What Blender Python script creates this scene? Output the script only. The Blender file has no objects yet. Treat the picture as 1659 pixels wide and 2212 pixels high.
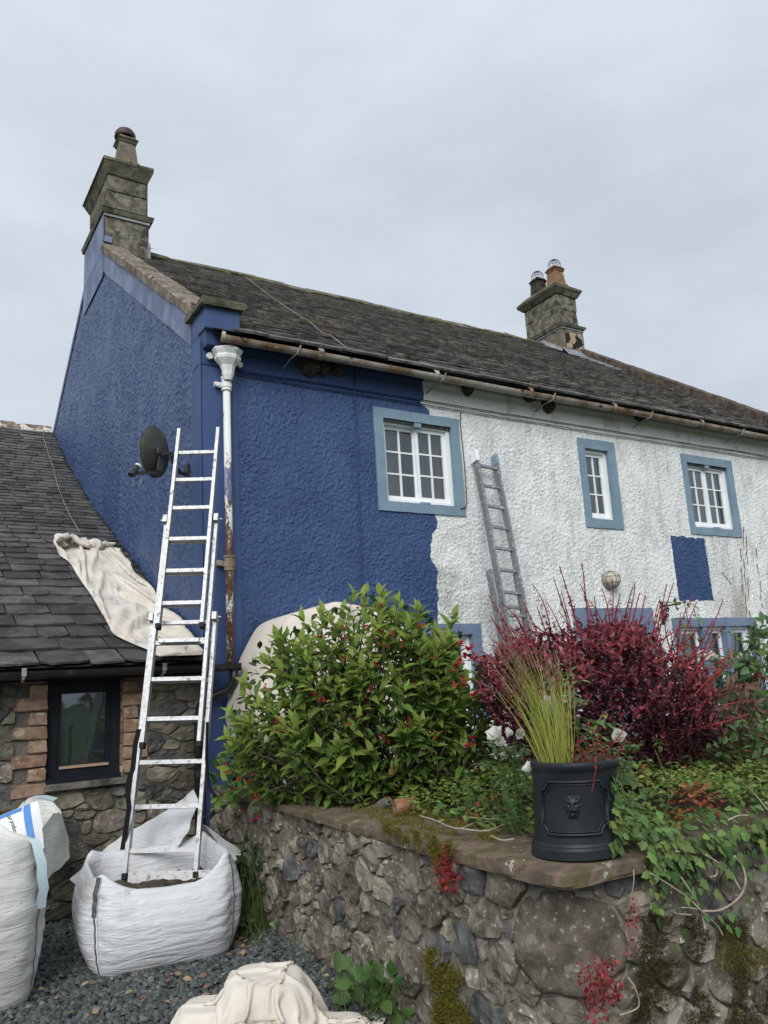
import bpy, math, random
import numpy as np
from mathutils import Matrix, Vector, noise as mnoise
R = math.radians
rng = np.random.default_rng(7)
rnd = random.Random(11)
scene = bpy.context.scene
COL = scene.collection

# ------------------------------------------------------------------ camera
F_PX, PITCH, YAW, ROLL = 1745.0, R(11.95), R(32.25), R(-3.3)      # focal length in px of a 1659 x 2212 picture
CAM = np.array([0.0, 0.0, 1.6])
_cp, _sp, _cy, _sy = math.cos(PITCH), math.sin(PITCH), math.cos(YAW), math.sin(YAW)
FWD = np.array([_sy*_cp, _cy*_cp, _sp]); _rt = np.array([_cy, -_sy, 0.0]); _up = np.cross(_rt, FWD)
RIGHT = _rt*math.cos(ROLL) + _up*math.sin(ROLL)
UP = -_rt*math.sin(ROLL) + _up*math.cos(ROLL)
cam_data = bpy.data.cameras.new("camera")
cam_data.sensor_fit = 'VERTICAL'; cam_data.sensor_height = 36.0; cam_data.sensor_width = 27.0
cam_data.lens = F_PX/2212.0*36.0
cam_data.clip_start = 0.05; cam_data.clip_end = 2000.0
cam = bpy.data.objects.new("camera", cam_data); COL.objects.link(cam)
m = Matrix.Identity(4)
for i in range(3):
    m[i][0], m[i][1], m[i][2], m[i][3] = RIGHT[i], UP[i], -FWD[i], CAM[i]
cam.matrix_world = m
scene.camera = cam

def ray(px, py):
    return FWD*F_PX + RIGHT*(px-829.5) - UP*(py-1106.0)
def at(px, py, depth):
    return CAM + ray(px, py)/F_PX*depth
def hit(px, py, ax, v):
    d = ray(px, py); return CAM + d*((v-CAM[ax])/d[ax])

# ------------------------------------------------------------------ sky, sun, exposure
EXPO = 0.82
SUN_DIR = Vector((-0.50, -0.62, 0.60)).normalized()      # towards the sun
world = bpy.data.worlds.new("World"); scene.world = world; world.use_nodes = True
wn, wl = world.node_tree.nodes, world.node_tree.links
wn.clear()
out = wn.new('ShaderNodeOutputWorld'); bg = wn.new('ShaderNodeBackground'); bg.inputs[1].default_value = 0.1
sky = wn.new('ShaderNodeTexSky'); sky.sky_type = 'NISHITA'; sky.sun_disc = False
sky.sun_elevation = math.asin(SUN_DIR.z); sky.sun_rotation = math.atan2(SUN_DIR.x, SUN_DIR.y)
tc = wn.new('ShaderNodeTexCoord'); mp = wn.new('ShaderNodeMapping'); mp.inputs['Scale'].default_value = (1.0, 1.0, 2.6)
cn = wn.new('ShaderNodeTexNoise'); cn.inputs['Scale'].default_value = 1.9; cn.inputs['Detail'].default_value = 6; cn.inputs['Roughness'].default_value = 0.5
cr = wn.new('ShaderNodeValToRGB')
K = 10.0/2**EXPO
cr.color_ramp.elements[0].position = 0.36; cr.color_ramp.elements[0].color = (0.565*K, 0.635*K, 0.715*K, 1)
cr.color_ramp.elements[1].position = 0.64; cr.color_ramp.elements[1].color = (0.765*K, 0.830*K, 0.910*K, 1)
mx = wn.new('ShaderNodeMix'); mx.data_type = 'RGBA'; mx.inputs[0].default_value = 0.97
wl.new(tc.outputs['Generated'], mp.inputs[0]); wl.new(mp.outputs[0], cn.inputs['Vector']); wl.new(cn.outputs['Fac'], cr.inputs[0])
wl.new(sky.outputs[0], mx.inputs[6]); wl.new(cr.outputs[0], mx.inputs[7]); wl.new(mx.outputs[2], bg.inputs[0]); wl.new(bg.outputs[0], out.inputs[0])
sun_data = bpy.data.lights.new("sun", 'SUN'); sun_data.energy = 1.5; sun_data.angle = R(36); sun_data.color = (1.0, 0.985, 0.96)
sun = bpy.data.objects.new("sun", sun_data); COL.objects.link(sun)
sun.rotation_euler = (-SUN_DIR).to_track_quat('-Z', 'Y').to_euler(); sun.location = (-5, -5, 12)
vs = scene.view_settings
vs.view_transform = 'Standard'; vs.look = 'None'; vs.exposure = EXPO; vs.gamma = 1.0; vs.use_curve_mapping = False
scene.render.engine = 'CYCLES'
scene.cycles.use_denoising = True
scene.cycles.max_bounces = 6; scene.cycles.transparent_max_bounces = 8

# ------------------------------------------------------------------ materials
class NT:
    def __init__(s, name):
        s.m = bpy.data.materials.new(name); s.m.use_nodes = True
        s.n, s.l = s.m.node_tree.nodes, s.m.node_tree.links
        s.n.clear(); s.out = s.n.new('ShaderNodeOutputMaterial')
        s.p = s.n.new('ShaderNodeBsdfPrincipled'); s.l.new(s.p.outputs[0], s.out.inputs[0])
        g = s.n.new('ShaderNodeNewGeometry'); s.geo = g; s.pos = g.outputs['Position']
    def link(s, a, b): s.l.new(a, b)
    def val(s, inp, v):
        if hasattr(v, 'is_linked') or isinstance(v, bpy.types.NodeSocket): s.l.new(v, inp)
        else:
            if isinstance(v, tuple) and len(v) == 3 and inp.type == 'RGBA': v = v+(1,)
            inp.default_value = v
    def math(s, op, a, b=0.0, c=None):
        n = s.n.new('ShaderNodeMath'); n.operation = op; s.val(n.inputs[0], a); s.val(n.inputs[1], b)
        if c is not None: s.val(n.inputs[2], c)
        return n.outputs[0]
    def noise(s, scale, detail=5, rough=0.55, vec=None, dist=0.0):
        n = s.n.new('ShaderNodeTexNoise'); n.inputs['Scale'].default_value = scale; n.inputs['Detail'].default_value = detail
        n.inputs['Roughness'].default_value = rough; n.inputs['Distortion'].default_value = dist
        s.l.new(vec or s.pos, n.inputs['Vector']); return n.outputs['Fac']
    def voro(s, scale, vec=None, out='Distance', feature='F1'):
        n = s.n.new('ShaderNodeTexVoronoi'); n.inputs['Scale'].default_value = scale; n.feature = feature
        s.l.new(vec or s.pos, n.inputs['Vector']); return n.outputs[out]
    def step(s, v, lo, hi):
        n = s.n.new('ShaderNodeMapRange'); n.interpolation_type = 'SMOOTHSTEP'
        s.val(n.inputs[0], v); n.inputs[1].default_value = lo; n.inputs[2].default_value = hi; return n.outputs[0]
    def mix(s, f, a, b, mode='MIX'):
        n = s.n.new('ShaderNodeMix'); n.data_type = 'RGBA'; n.blend_type = mode
        s.val(n.inputs[0], f); s.val(n.inputs[6], a); s.val(n.inputs[7], b); return n.outputs[2]
    def scalev(s, sx, sy, sz, vec=None):
        n = s.n.new('ShaderNodeMapping'); n.inputs['Scale'].default_value = (sx, sy, sz); s.l.new(vec or s.pos, n.inputs[0]); return n.outputs[0]
    def xyz(s):
        n = s.n.new('ShaderNodeSeparateXYZ'); s.l.new(s.pos, n.inputs[0]); return n.outputs
    def hsv(s, col, v, h=None):
        n = s.n.new('ShaderNodeHueSaturation'); s.val(n.inputs['Value'], v); s.val(n.inputs['Color'], col)
        if h is not None: s.val(n.inputs['Hue'], h)
        return n.outputs[0]
    def rand(s):
        a = s.n.new('ShaderNodeObjectInfo').outputs['Random']; b = s.geo.outputs['Random Per Island']
        return s.math('FRACT', s.math('ADD', a, b))
    def bump(s, h, strength=0.5, dist=0.01, prev=None):
        n = s.n.new('ShaderNodeBump'); n.inputs['Strength'].default_value = strength; n.inputs['Distance'].default_value = dist
        s.l.new(h, n.inputs['Height'])
        if prev is not None: s.l.new(prev, n.inputs['Normal'])
        return n.outputs[0]
    def fin(s, col, rough=0.8, spec=0.3, metal=0.0, normal=None):
        s.val(s.p.inputs['Base Color'], col); s.val(s.p.inputs['Roughness'], rough)
        s.p.inputs['Specular IOR Level'].default_value = spec; s.val(s.p.inputs['Metallic'], metal)
        if normal is not None: s.l.new(normal, s.p.inputs['Normal'])
        return s.m

MATS = {}
def mat(name, c1, c2=None, scale=6.0, rough=0.8, spec=0.3, metal=0.0, bump=0.0, bscale=60.0, bdist=0.01, spots=(), vary=0.0, hue=0.0, lo=0.35, hi=0.65):
    """colour mixed from two tones by noise, spots = (colour, scale, lo, hi), vary = light/dark from piece to piece"""
    t = NT(name)
    col = c1 if c2 is None else t.mix(t.step(t.noise(scale), lo, hi), c1, c2)
    for (sc, ss, a, b) in spots:
        col = t.mix(t.step(t.noise(ss, 4, 0.6), a, b), col, sc)
    if vary or hue:
        r = t.rand()
        col = t.hsv(col, t.math('MULTIPLY_ADD', r, vary*2, 1-vary), None if not hue else t.math('MULTIPLY_ADD', t.math('FRACT', t.math('MULTIPLY', r, 7.13)), hue*2, 0.5-hue))
    nrm = t.bump(t.noise(bscale, 6, 0.65), bump, bdist) if bump else None
    MATS[name] = t.fin(col, rough, spec, metal, nrm)
    return MATS[name]

def leafmat(name, c1, c2, rough=0.45, trans=0.35, vary=0.3, hue=0.02, spec=0.4):
    t = NT(name)
    r = t.rand()
    col = t.mix(r, c1, c2)
    col = t.hsv(col, t.math('MULTIPLY_ADD', t.math('FRACT', t.math('MULTIPLY', r, 5.7)), vary*2, 1-vary), t.math('MULTIPLY_ADD', t.math('FRACT', t.math('MULTIPLY', r, 9.3)), hue*2, 0.5-hue))
    t.fin(col, rough, spec)
    tr = t.n.new('ShaderNodeBsdfTranslucent'); t.link(col, tr.inputs[0])
    ms = t.n.new('ShaderNodeMixShader'); ms.inputs[0].default_value = trans
    t.link(t.p.outputs[0], ms.inputs[1]); t.link(tr.outputs[0], ms.inputs[2]); t.link(ms.outputs[0], t.out.inputs[0])
    MATS[name] = t.m
    return t.m

# stone, slate, ground
mat('stone', (0.115, 0.100, 0.076), (0.228, 0.203, 0.163), 9, 0.9, 0.2, bump=0.9, bscale=38, bdist=0.014, vary=0.42, hue=0.016,
    spots=[((0.085, 0.090, 0.050), 5, 0.56, 0.70), ((0.40, 0.40, 0.35), 36, 0.625, 0.65), ((0.27, 0.25, 0.21), 13, 0.58, 0.66)])
mat('slate_stone', (0.062, 0.063, 0.064), (0.118, 0.116, 0.112), 12, 0.8, 0.3, bump=0.7, bscale=45, vary=0.25, spots=[((0.33, 0.34, 0.30), 45, 0.66, 0.70)])
mat('pale_stone', (0.20, 0.18, 0.145), (0.30, 0.275, 0.23), 10, 0.9, 0.2, bump=0.8, bscale=40, vary=0.2, spots=[((0.42, 0.43, 0.38), 40, 0.60, 0.65), ((0.10, 0.10, 0.07), 7, 0.6, 0.7)])
mat('house_stone', (0.105, 0.095, 0.070), (0.190, 0.172, 0.128), 7, 0.9, 0.2, bump=0.9, bscale=34, vary=0.42, hue=0.015, spots=[((0.055, 0.058, 0.050), 4, 0.58, 0.66), ((0.24, 0.225, 0.19), 11, 0.62, 0.7)])
mat('mortar', (0.155, 0.138, 0.112), (0.262, 0.238, 0.202), 14, 0.95, 0.15, bump=1.0, bscale=55, bdist=0.015, spots=[((0.06, 0.06, 0.045), 5, 0.58, 0.72)])
mat('house_mortar', (0.105, 0.097, 0.082), (0.180, 0.167, 0.140), 10, 0.95, 0.15, bump=1.0, bscale=50, bdist=0.02, spots=[((0.05, 0.05, 0.042), 4, 0.56, 0.7)])
mat('brick', (0.205, 0.125, 0.082), (0.325, 0.230, 0.162), 14, 0.9, 0.2, bump=0.6, bscale=70, vary=0.22, hue=0.012, spots=[((0.46, 0.37, 0.29), 9, 0.58, 0.68), ((0.13, 0.085, 0.06), 24, 0.62, 0.70)])
mat('red_coping', (0.115, 0.088, 0.066), (0.270, 0.190, 0.138), 5, 0.9, 0.2, bump=0.8, bscale=36, vary=0.15,
    spots=[((0.105, 0.090, 0.052), 5, 0.46, 0.60), ((0.43, 0.44, 0.38), 9, 0.65, 0.665), ((0.105, 0.075, 0.055), 18, 0.60, 0.68)])
mat('slate', (0.070, 0.067, 0.062), (0.154, 0.146, 0.133), 7, 0.75, 0.35, bump=0.9, bscale=28, bdist=0.012, vary=0.38, hue=0.01,
    spots=[((0.25, 0.235, 0.20), 21, 0.60, 0.68), ((0.130, 0.105, 0.050), 2.6, 0.58, 0.70)])
mat('outbuilding_slate', (0.043, 0.042, 0.041), (0.090, 0.087, 0.083), 5, 0.7, 0.35, bump=1.0, bscale=24, bdist=0.014, vary=0.42, hue=0.008,
    spots=[((0.150, 0.15, 0.14), 14, 0.62, 0.72), ((0.50, 0.52, 0.50), 22, 0.72, 0.735), ((0.075, 0.06, 0.03), 5, 0.68, 0.75)])
mat('roof_deck', (0.02, 0.02, 0.02), rough=0.95)
mat('chimney_stone', (0.092, 0.084, 0.064), (0.215, 0.198, 0.158), 9, 0.9, 0.2, bump=0.9, bscale=24, bdist=0.015, vary=0.16, hue=0.01,
    spots=[((0.050, 0.050, 0.040), 3.6, 0.50, 0.66), ((0.30, 0.29, 0.24), 17, 0.60, 0.68), ((0.045, 0.043, 0.036), 22, 0.62, 0.68)])
mat('chimney_cap', (0.085, 0.083, 0.058), (0.150, 0.142, 0.105), 8, 0.95, 0.2, bump=1.0, bscale=22, bdist=0.02, vary=0.12, spots=[((0.045, 0.048, 0.036), 5, 0.52, 0.66)])
mat('verge_stone', (0.115, 0.090, 0.066), (0.235, 0.205, 0.165), 12, 0.9, 0.2, bump=0.9, bscale=26, bdist=0.015, vary=0.12, spots=[((0.35, 0.34, 0.28), 9, 0.62, 0.70), ((0.065, 0.055, 0.04), 13, 0.58, 0.68)])
mat('dark_verge', (0.060, 0.046, 0.036), (0.125, 0.100, 0.080), 12, 0.9, 0.2, bump=0.9, bscale=26, bdist=0.015, vary=0.15, spots=[((0.22, 0.20, 0.17), 9, 0.66, 0.74)])
mat('mossy_ridge', (0.080, 0.070, 0.050), (0.190, 0.175, 0.140), 9, 0.95, 0.2, bump=1.0, bscale=25, bdist=0.02, vary=0.15, spots=[((0.115, 0.105, 0.028), 3.5, 0.50, 0.62)])
mat('lichen_ridge', (0.13, 0.085, 0.065), (0.28, 0.23, 0.19), 9, 0.95, 0.2, bump=1.0, bscale=25, bdist=0.02, vary=0.1, spots=[((0.62, 0.60, 0.53), 5, 0.52, 0.58)])
mat('gravel', (0.046, 0.054, 0.053), (0.108, 0.120, 0.116), 30, 0.8, 0.35, bump=0.3, bscale=120, vary=0.45, hue=0.02, spots=[((0.16, 0.13, 0.10), 11, 0.70, 0.74)])
mat('gravel_base', (0.030, 0.033, 0.033), (0.080, 0.088, 0.086), 45, 0.95, 0.2, bump=1.0, bscale=90, bdist=0.02)
mat('soil', (0.035, 0.026, 0.018), (0.075, 0.058, 0.040), 12, 0.95, 0.15, bump=1.0, bscale=40, bdist=0.03)
mat('bag_soil', (0.055, 0.043, 0.032), (0.120, 0.100, 0.078), 20, 0.95, 0.15, bump=1.0, bscale=50, bdist=0.03)
mat('grass_ground', (0.045, 0.070, 0.025), (0.075, 0.105, 0.035), 0.8, 0.95, 0.1, bump=0.6, bscale=20)
# plaster and paint
mat('blue_paint_smooth', (0.032, 0.066, 0.172), (0.040, 0.078, 0.198), 3, 0.55, 0.5, bump=0.35, bscale=40, bdist=0.008)
mat('pale_blue_smooth', (0.100, 0.135, 0.235), (0.195, 0.230, 0.335), 3, 0.6, 0.4, bump=0.3, bscale=30, bdist=0.008, spots=[((0.30, 0.33, 0.45), 5, 0.64, 0.72)])  # paler, uneven blue of the verge band and the chimney side
mat('pale_blue_paint', (0.165, 0.245, 0.315), (0.200, 0.285, 0.355), 5, 0.6, 0.4, bump=0.5, bscale=50, bdist=0.005, spots=[((0.075, 0.125, 0.18), 24, 0.72, 0.75)])
mat('grey_blue_paint', (0.135, 0.180, 0.275), (0.165, 0.215, 0.310), 5, 0.6, 0.4, bump=0.5, bscale=50, bdist=0.005, spots=[((0.07, 0.09, 0.13), 20, 0.70, 0.74)])
mat('white_gloss', (0.76, 0.79, 0.80), (0.82, 0.84, 0.84), 6, 0.35, 0.5, bump=0.15, bscale=40, bdist=0.004)
mat('lintel_shade', (0.05, 0.055, 0.06), (0.16, 0.15, 0.14), 22, 0.9, 0.2, bump=0.6, bscale=60)
mat('dark_frame', (0.006, 0.008, 0.012), (0.010, 0.013, 0.018), 8, 0.6, 0.2, bump=0.1, bscale=50)
mat('black_plastic', (0.010, 0.011, 0.012), (0.018, 0.019, 0.020), 9, 0.4, 0.5, bump=0.1, bscale=40, spots=[((0.05, 0.052, 0.05), 14, 0.66, 0.72)])
mat('black_iron', (0.008, 0.008, 0.009), rough=0.5)
mat('lead', (0.20, 0.215, 0.235), (0.33, 0.345, 0.36), 8, 0.5, 0.5, metal=0.3, bump=0.5, bscale=18)
mat('terracotta', (0.195, 0.108, 0.055), (0.275, 0.175, 0.100), 9, 0.85, 0.2, bump=0.6, bscale=28, vary=0.1, spots=[((0.10, 0.075, 0.05), 6, 0.58, 0.70)])
mat('sooty_pot', (0.018, 0.017, 0.016), (0.085, 0.070, 0.055), 9, 0.9, 0.2, bump=0.6, bscale=28)
mat('dome_clay', (0.055, 0.030, 0.026), (0.085, 0.055, 0.046), 9, 0.6, 0.4, bump=0.3, bscale=28)
mat('stone_pot', (0.135, 0.120, 0.090), (0.21, 0.175, 0.130), 8, 0.9, 0.2, bump=0.7, bscale=30, spots=[((0.05, 0.047, 0.04), 6, 0.55, 0.66), ((0.33, 0.17, 0.10), 12, 0.66, 0.70)])
mat('wire', (0.045, 0.042, 0.045), rough=0.5, metal=0.5)
mat('cable_blue', (0.018, 0.034, 0.115), rough=0.5); mat('cable_grey', (0.17, 0.16, 0.15), (0.30, 0.29, 0.27), 6, 0.6); mat('cable_dark', (0.06, 0.06, 0.06), rough=0.6)
mat('mud', (0.055, 0.047, 0.037), (0.115, 0.098, 0.075), 30, 0.98, 0.1, bump=1.0, bscale=60, bdist=0.03)
mat('dish_grey', (0.042, 0.046, 0.044), (0.070, 0.074, 0.068), 5, 0.55, 0.4, bump=0.2, bscale=50, spots=[((0.085, 0.085, 0.040), 4, 0.56, 0.68)])
mat('lnb_white', (0.62, 0.63, 0.62), rough=0.5)
# aluminium, cloth, bag
def aluminium(name, c, dirt, rough):
    t = NT(name)
    f = t.step(t.noise(26, 6, 0.7), 0.55, 0.64)
    f2 = t.step(t.noise(38, 4, 0.6), 0.66, 0.70)
    col = t.mix(f, c, dirt); col = t.mix(f2, col, (0.60, 0.60, 0.585)); col = t.mix(t.step(t.noise(9, 3), 0.74, 0.77), col, (0.45, 0.16, 0.07))
    MATS[name] = t.fin(col, t.math('MULTIPLY_ADD', t.noise(40), 0.35, rough), 0.5, t.math('MULTIPLY_ADD', t.math('MAXIMUM', f, f2), -0.5, 0.55), t.bump(t.noise(60), 0.15, 0.004))
aluminium('aluminium', (0.36, 0.365, 0.37), (0.20, 0.195, 0.185), 0.30)
aluminium('old_aluminium', (0.25, 0.255, 0.265), (0.48, 0.49, 0.49), 0.40)
def canvas(name, c1, c2, stain):
    t = NT(name)
    col = t.mix(t.step(t.noise(4, 4), 0.35, 0.65), c1, c2)
    for sc, s, lo, hi in stain: col = t.mix(t.step(t.noise(s, 4, 0.6), lo, hi), col, sc)
    b = t.bump(t.noise(420, 2), 0.25, 0.002)
    rn = t.n.new('ShaderNodeTexNoise'); rn.noise_type = 'RIDGED_MULTIFRACTAL'; rn.inputs['Scale'].default_value = 5.0; rn.inputs['Detail'].default_value = 4; rn.inputs['Distortion'].default_value = 0.6; t.link(t.pos, rn.inputs['Vector']); b = t.bump(rn.outputs['Fac'], 0.45, 0.016, b)
    MATS[name] = t.fin(col, 0.9, 0.15, 0.0, b)
canvas('canvas', (0.585, 0.53, 0.455), (0.655, 0.605, 0.53), [((0.47, 0.42, 0.35), 3, 0.58, 0.75), ((0.16, 0.145, 0.12), 13, 0.72, 0.74)])
canvas('painted_canvas', (0.56, 0.51, 0.44), (0.65, 0.61, 0.54), [((0.40, 0.38, 0.42), 3.5, 0.58, 0.72), ((0.70, 0.55, 0.30), 2.6, 0.68, 0.74), ((0.045, 0.05, 0.075), 24, 0.68, 0.695)])
def woven(name, c1, c2, wr):
    t = NT(name)
    col = t.mix(t.step(t.noise(2.5, 4), 0.4, 0.7), c1, c2)
    col = t.mix(t.step(t.noise(30, 3), 0.70, 0.74), col, (0.42, 0.40, 0.36)); col = t.mix(t.math('MULTIPLY', t.step(t.noise(3.2, 6, 0.7), 0.48, 0.70), 0.45), col, (0.36, 0.345, 0.31))
    b = t.bump(t.noise(330, 2), 0.2, 0.002)
    w = t.noise(6, 3, 0.5, t.scalev(1.0, 1.0, 5.5), 0.8)
    b = t.bump(w, wr, 0.035, b)
    MATS[name] = t.fin(col, 0.5, 0.35, 0.0, b)
woven('bag_white', (0.58, 0.59, 0.61), (0.66, 0.67, 0.685), 0.40)
woven('bag_cream', (0.60, 0.60, 0.57), (0.71, 0.71, 0.67), 0.30)
mat('strap_dark', (0.022, 0.024, 0.026), (0.16, 0.165, 0.165), 140, 0.85); mat('strap_blue', (0.42, 0.53, 0.57), (0.55, 0.65, 0.68), 130, 0.7); mat('seam_dark', (0.012, 0.012, 0.012), rough=0.9)
mat('piping', (0.70, 0.71, 0.71), rough=0.7)
mat('sack_white', (0.72, 0.73, 0.74), rough=0.6, bump=0.3, bscale=20, bdist=0.02); mat('sack_blue', (0.09, 0.25, 0.60), rough=0.6); mat('print_black', (0.015, 0.015, 0.017), rough=0.7)
mat('rubber', (0.012, 0.012, 0.012), rough=0.7); mat('strap_black', (0.010, 0.010, 0.011), rough=0.85)
mat('planter', (0.009, 0.012, 0.017), (0.016, 0.020, 0.026), 9, 0.5, 0.4, bump=0.35, bscale=70, bdist=0.004, spots=[((0.055, 0.06, 0.065), 30, 0.65, 0.74)])
mat('rust_core', (0.22, 0.085, 0.03), (0.30, 0.20, 0.13), 22, 0.9, 0.2, bump=0.6, bscale=60)
mat('lamp_grey', (0.22, 0.215, 0.19), (0.34, 0.33, 0.30), 12, 0.6, 0.3, bump=0.4, bscale=60); mat('lamp_glass', (0.42, 0.41, 0.30), (0.60, 0.58, 0.47), 10, 0.25, 0.6)
mat('curtain_grey', (0.17, 0.15, 0.16), (0.215, 0.195, 0.20), 8, 0.9); mat('curtain_pale', (0.42, 0.36, 0.30), (0.52, 0.46, 0.39), 8, 0.9)
mat('wood_batten', (0.36, 0.25, 0.17), rough=0.8); mat('blind_green', (0.13, 0.165, 0.15), (0.16, 0.195, 0.175), 4, 0.95); mat('room', (0.05, 0.05, 0.055), rough=0.95)
mat('bark', (0.055, 0.045, 0.032), (0.11, 0.09, 0.065), 30, 0.9, 0.2, bump=0.5, bscale=60)
mat('twig_pale', (0.29, 0.25, 0.185), (0.40, 0.35, 0.27), 20, 0.85); mat('stem_green', (0.085, 0.12, 0.035), rough=0.7); mat('stem_red', (0.20, 0.022, 0.028), (0.32, 0.05, 0.05), 20, 0.6); mat('stem_brown', (0.11, 0.045, 0.03), rough=0.8)
# leaves
leafmat('weigela_leaf', (0.076, 0.160, 0.030), (0.180, 0.270, 0.056), 0.7, 0.45, 0.32, 0.025, 0.25); leafmat('weigela_young', (0.200, 0.300, 0.055), (0.290, 0.370, 0.085), 0.6, 0.45, 0.2, 0.02, 0.25)
leafmat('red_flower', (0.36, 0.008, 0.018), (0.52, 0.014, 0.030), 0.5, 0.3, 0.2, 0.01)
leafmat('barberry_leaf', (0.038, 0.013, 0.019), (0.105, 0.026, 0.038), 0.5, 0.25, 0.4, 0.02); leafmat('barberry_young', (0.250, 0.045, 0.070), (0.430, 0.125, 0.135), 0.5, 0.3, 0.3, 0.02)
leafmat('rose_leaf', (0.065, 0.140, 0.055), (0.115, 0.200, 0.070)); leafmat('rose_young', (0.140, 0.230, 0.045), (0.185, 0.270, 0.070))
leafmat('white_petal', (0.82, 0.81, 0.74), (0.88, 0.87, 0.82), 0.6, 0.45, 0.05, 0.0)
leafmat('ivy_leaf', (0.055, 0.125, 0.032), (0.150, 0.235, 0.058), 0.5, 0.3, 0.4, 0.03); leafmat('cover_leaf', (0.100, 0.175, 0.034), (0.220, 0.280, 0.060), 0.5, 0.35, 0.4, 0.03); leafmat('cover_red', (0.22, 0.050, 0.030), (0.30, 0.115, 0.035), 0.5, 0.35, 0.3, 0.03)
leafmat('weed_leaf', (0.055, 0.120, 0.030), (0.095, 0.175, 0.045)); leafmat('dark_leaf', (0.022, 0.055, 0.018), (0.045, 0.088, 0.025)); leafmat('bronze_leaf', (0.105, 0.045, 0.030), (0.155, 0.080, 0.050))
leafmat('grass_blade', (0.360, 0.420, 0.080), (0.540, 0.550, 0.150), 0.6, 0.5, 0.25, 0.02); leafmat('grass_head', (0.190, 0.090, 0.075), (0.260, 0.155, 0.115), 0.7, 0.3, 0.2, 0.02)
leafmat('moss', (0.130, 0.120, 0.022), (0.235, 0.215, 0.045), 0.8, 0.3, 0.35, 0.02, 0.1); leafmat('dark_moss', (0.038, 0.034, 0.010), (0.085, 0.072, 0.018), 0.9, 0.2, 0.4, 0.03, 0.1)
leafmat('red_herb', (0.20, 0.016, 0.024), (0.34, 0.050, 0.040), 0.5, 0.3, 0.3, 0.02); leafmat('dead_leaf', (0.20, 0.120, 0.070), (0.34, 0.240, 0.155), 0.8, 0.15, 0.35, 0.02)

def glass():
    t = NT('glass')
    gl = t.n.new('ShaderNodeBsdfGlossy'); gl.inputs['Roughness'].default_value = 0.03; gl.inputs['Color'].default_value = (0.9, 0.95, 1, 1)
    tr = t.n.new('ShaderNodeBsdfTransparent'); tr.inputs[0].default_value = (0.80, 0.83, 0.83, 1)
    fr = t.n.new('ShaderNodeFresnel'); fr.inputs[0].default_value = 1.5
    t.link(t.bump(t.noise(3.0, 2), 0.06, 0.05), gl.inputs['Normal'])
    ms = t.n.new('ShaderNodeMixShader'); t.link(t.math('MULTIPLY_ADD', fr.outputs[0], 1.9, 0.05), ms.inputs[0])
    t.link(tr.outputs[0], ms.inputs[1]); t.link(gl.outputs[0], ms.inputs[2]); t.link(ms.outputs[0], t.out.inputs[0])
    MATS['glass'] = t.m
glass()

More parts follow.
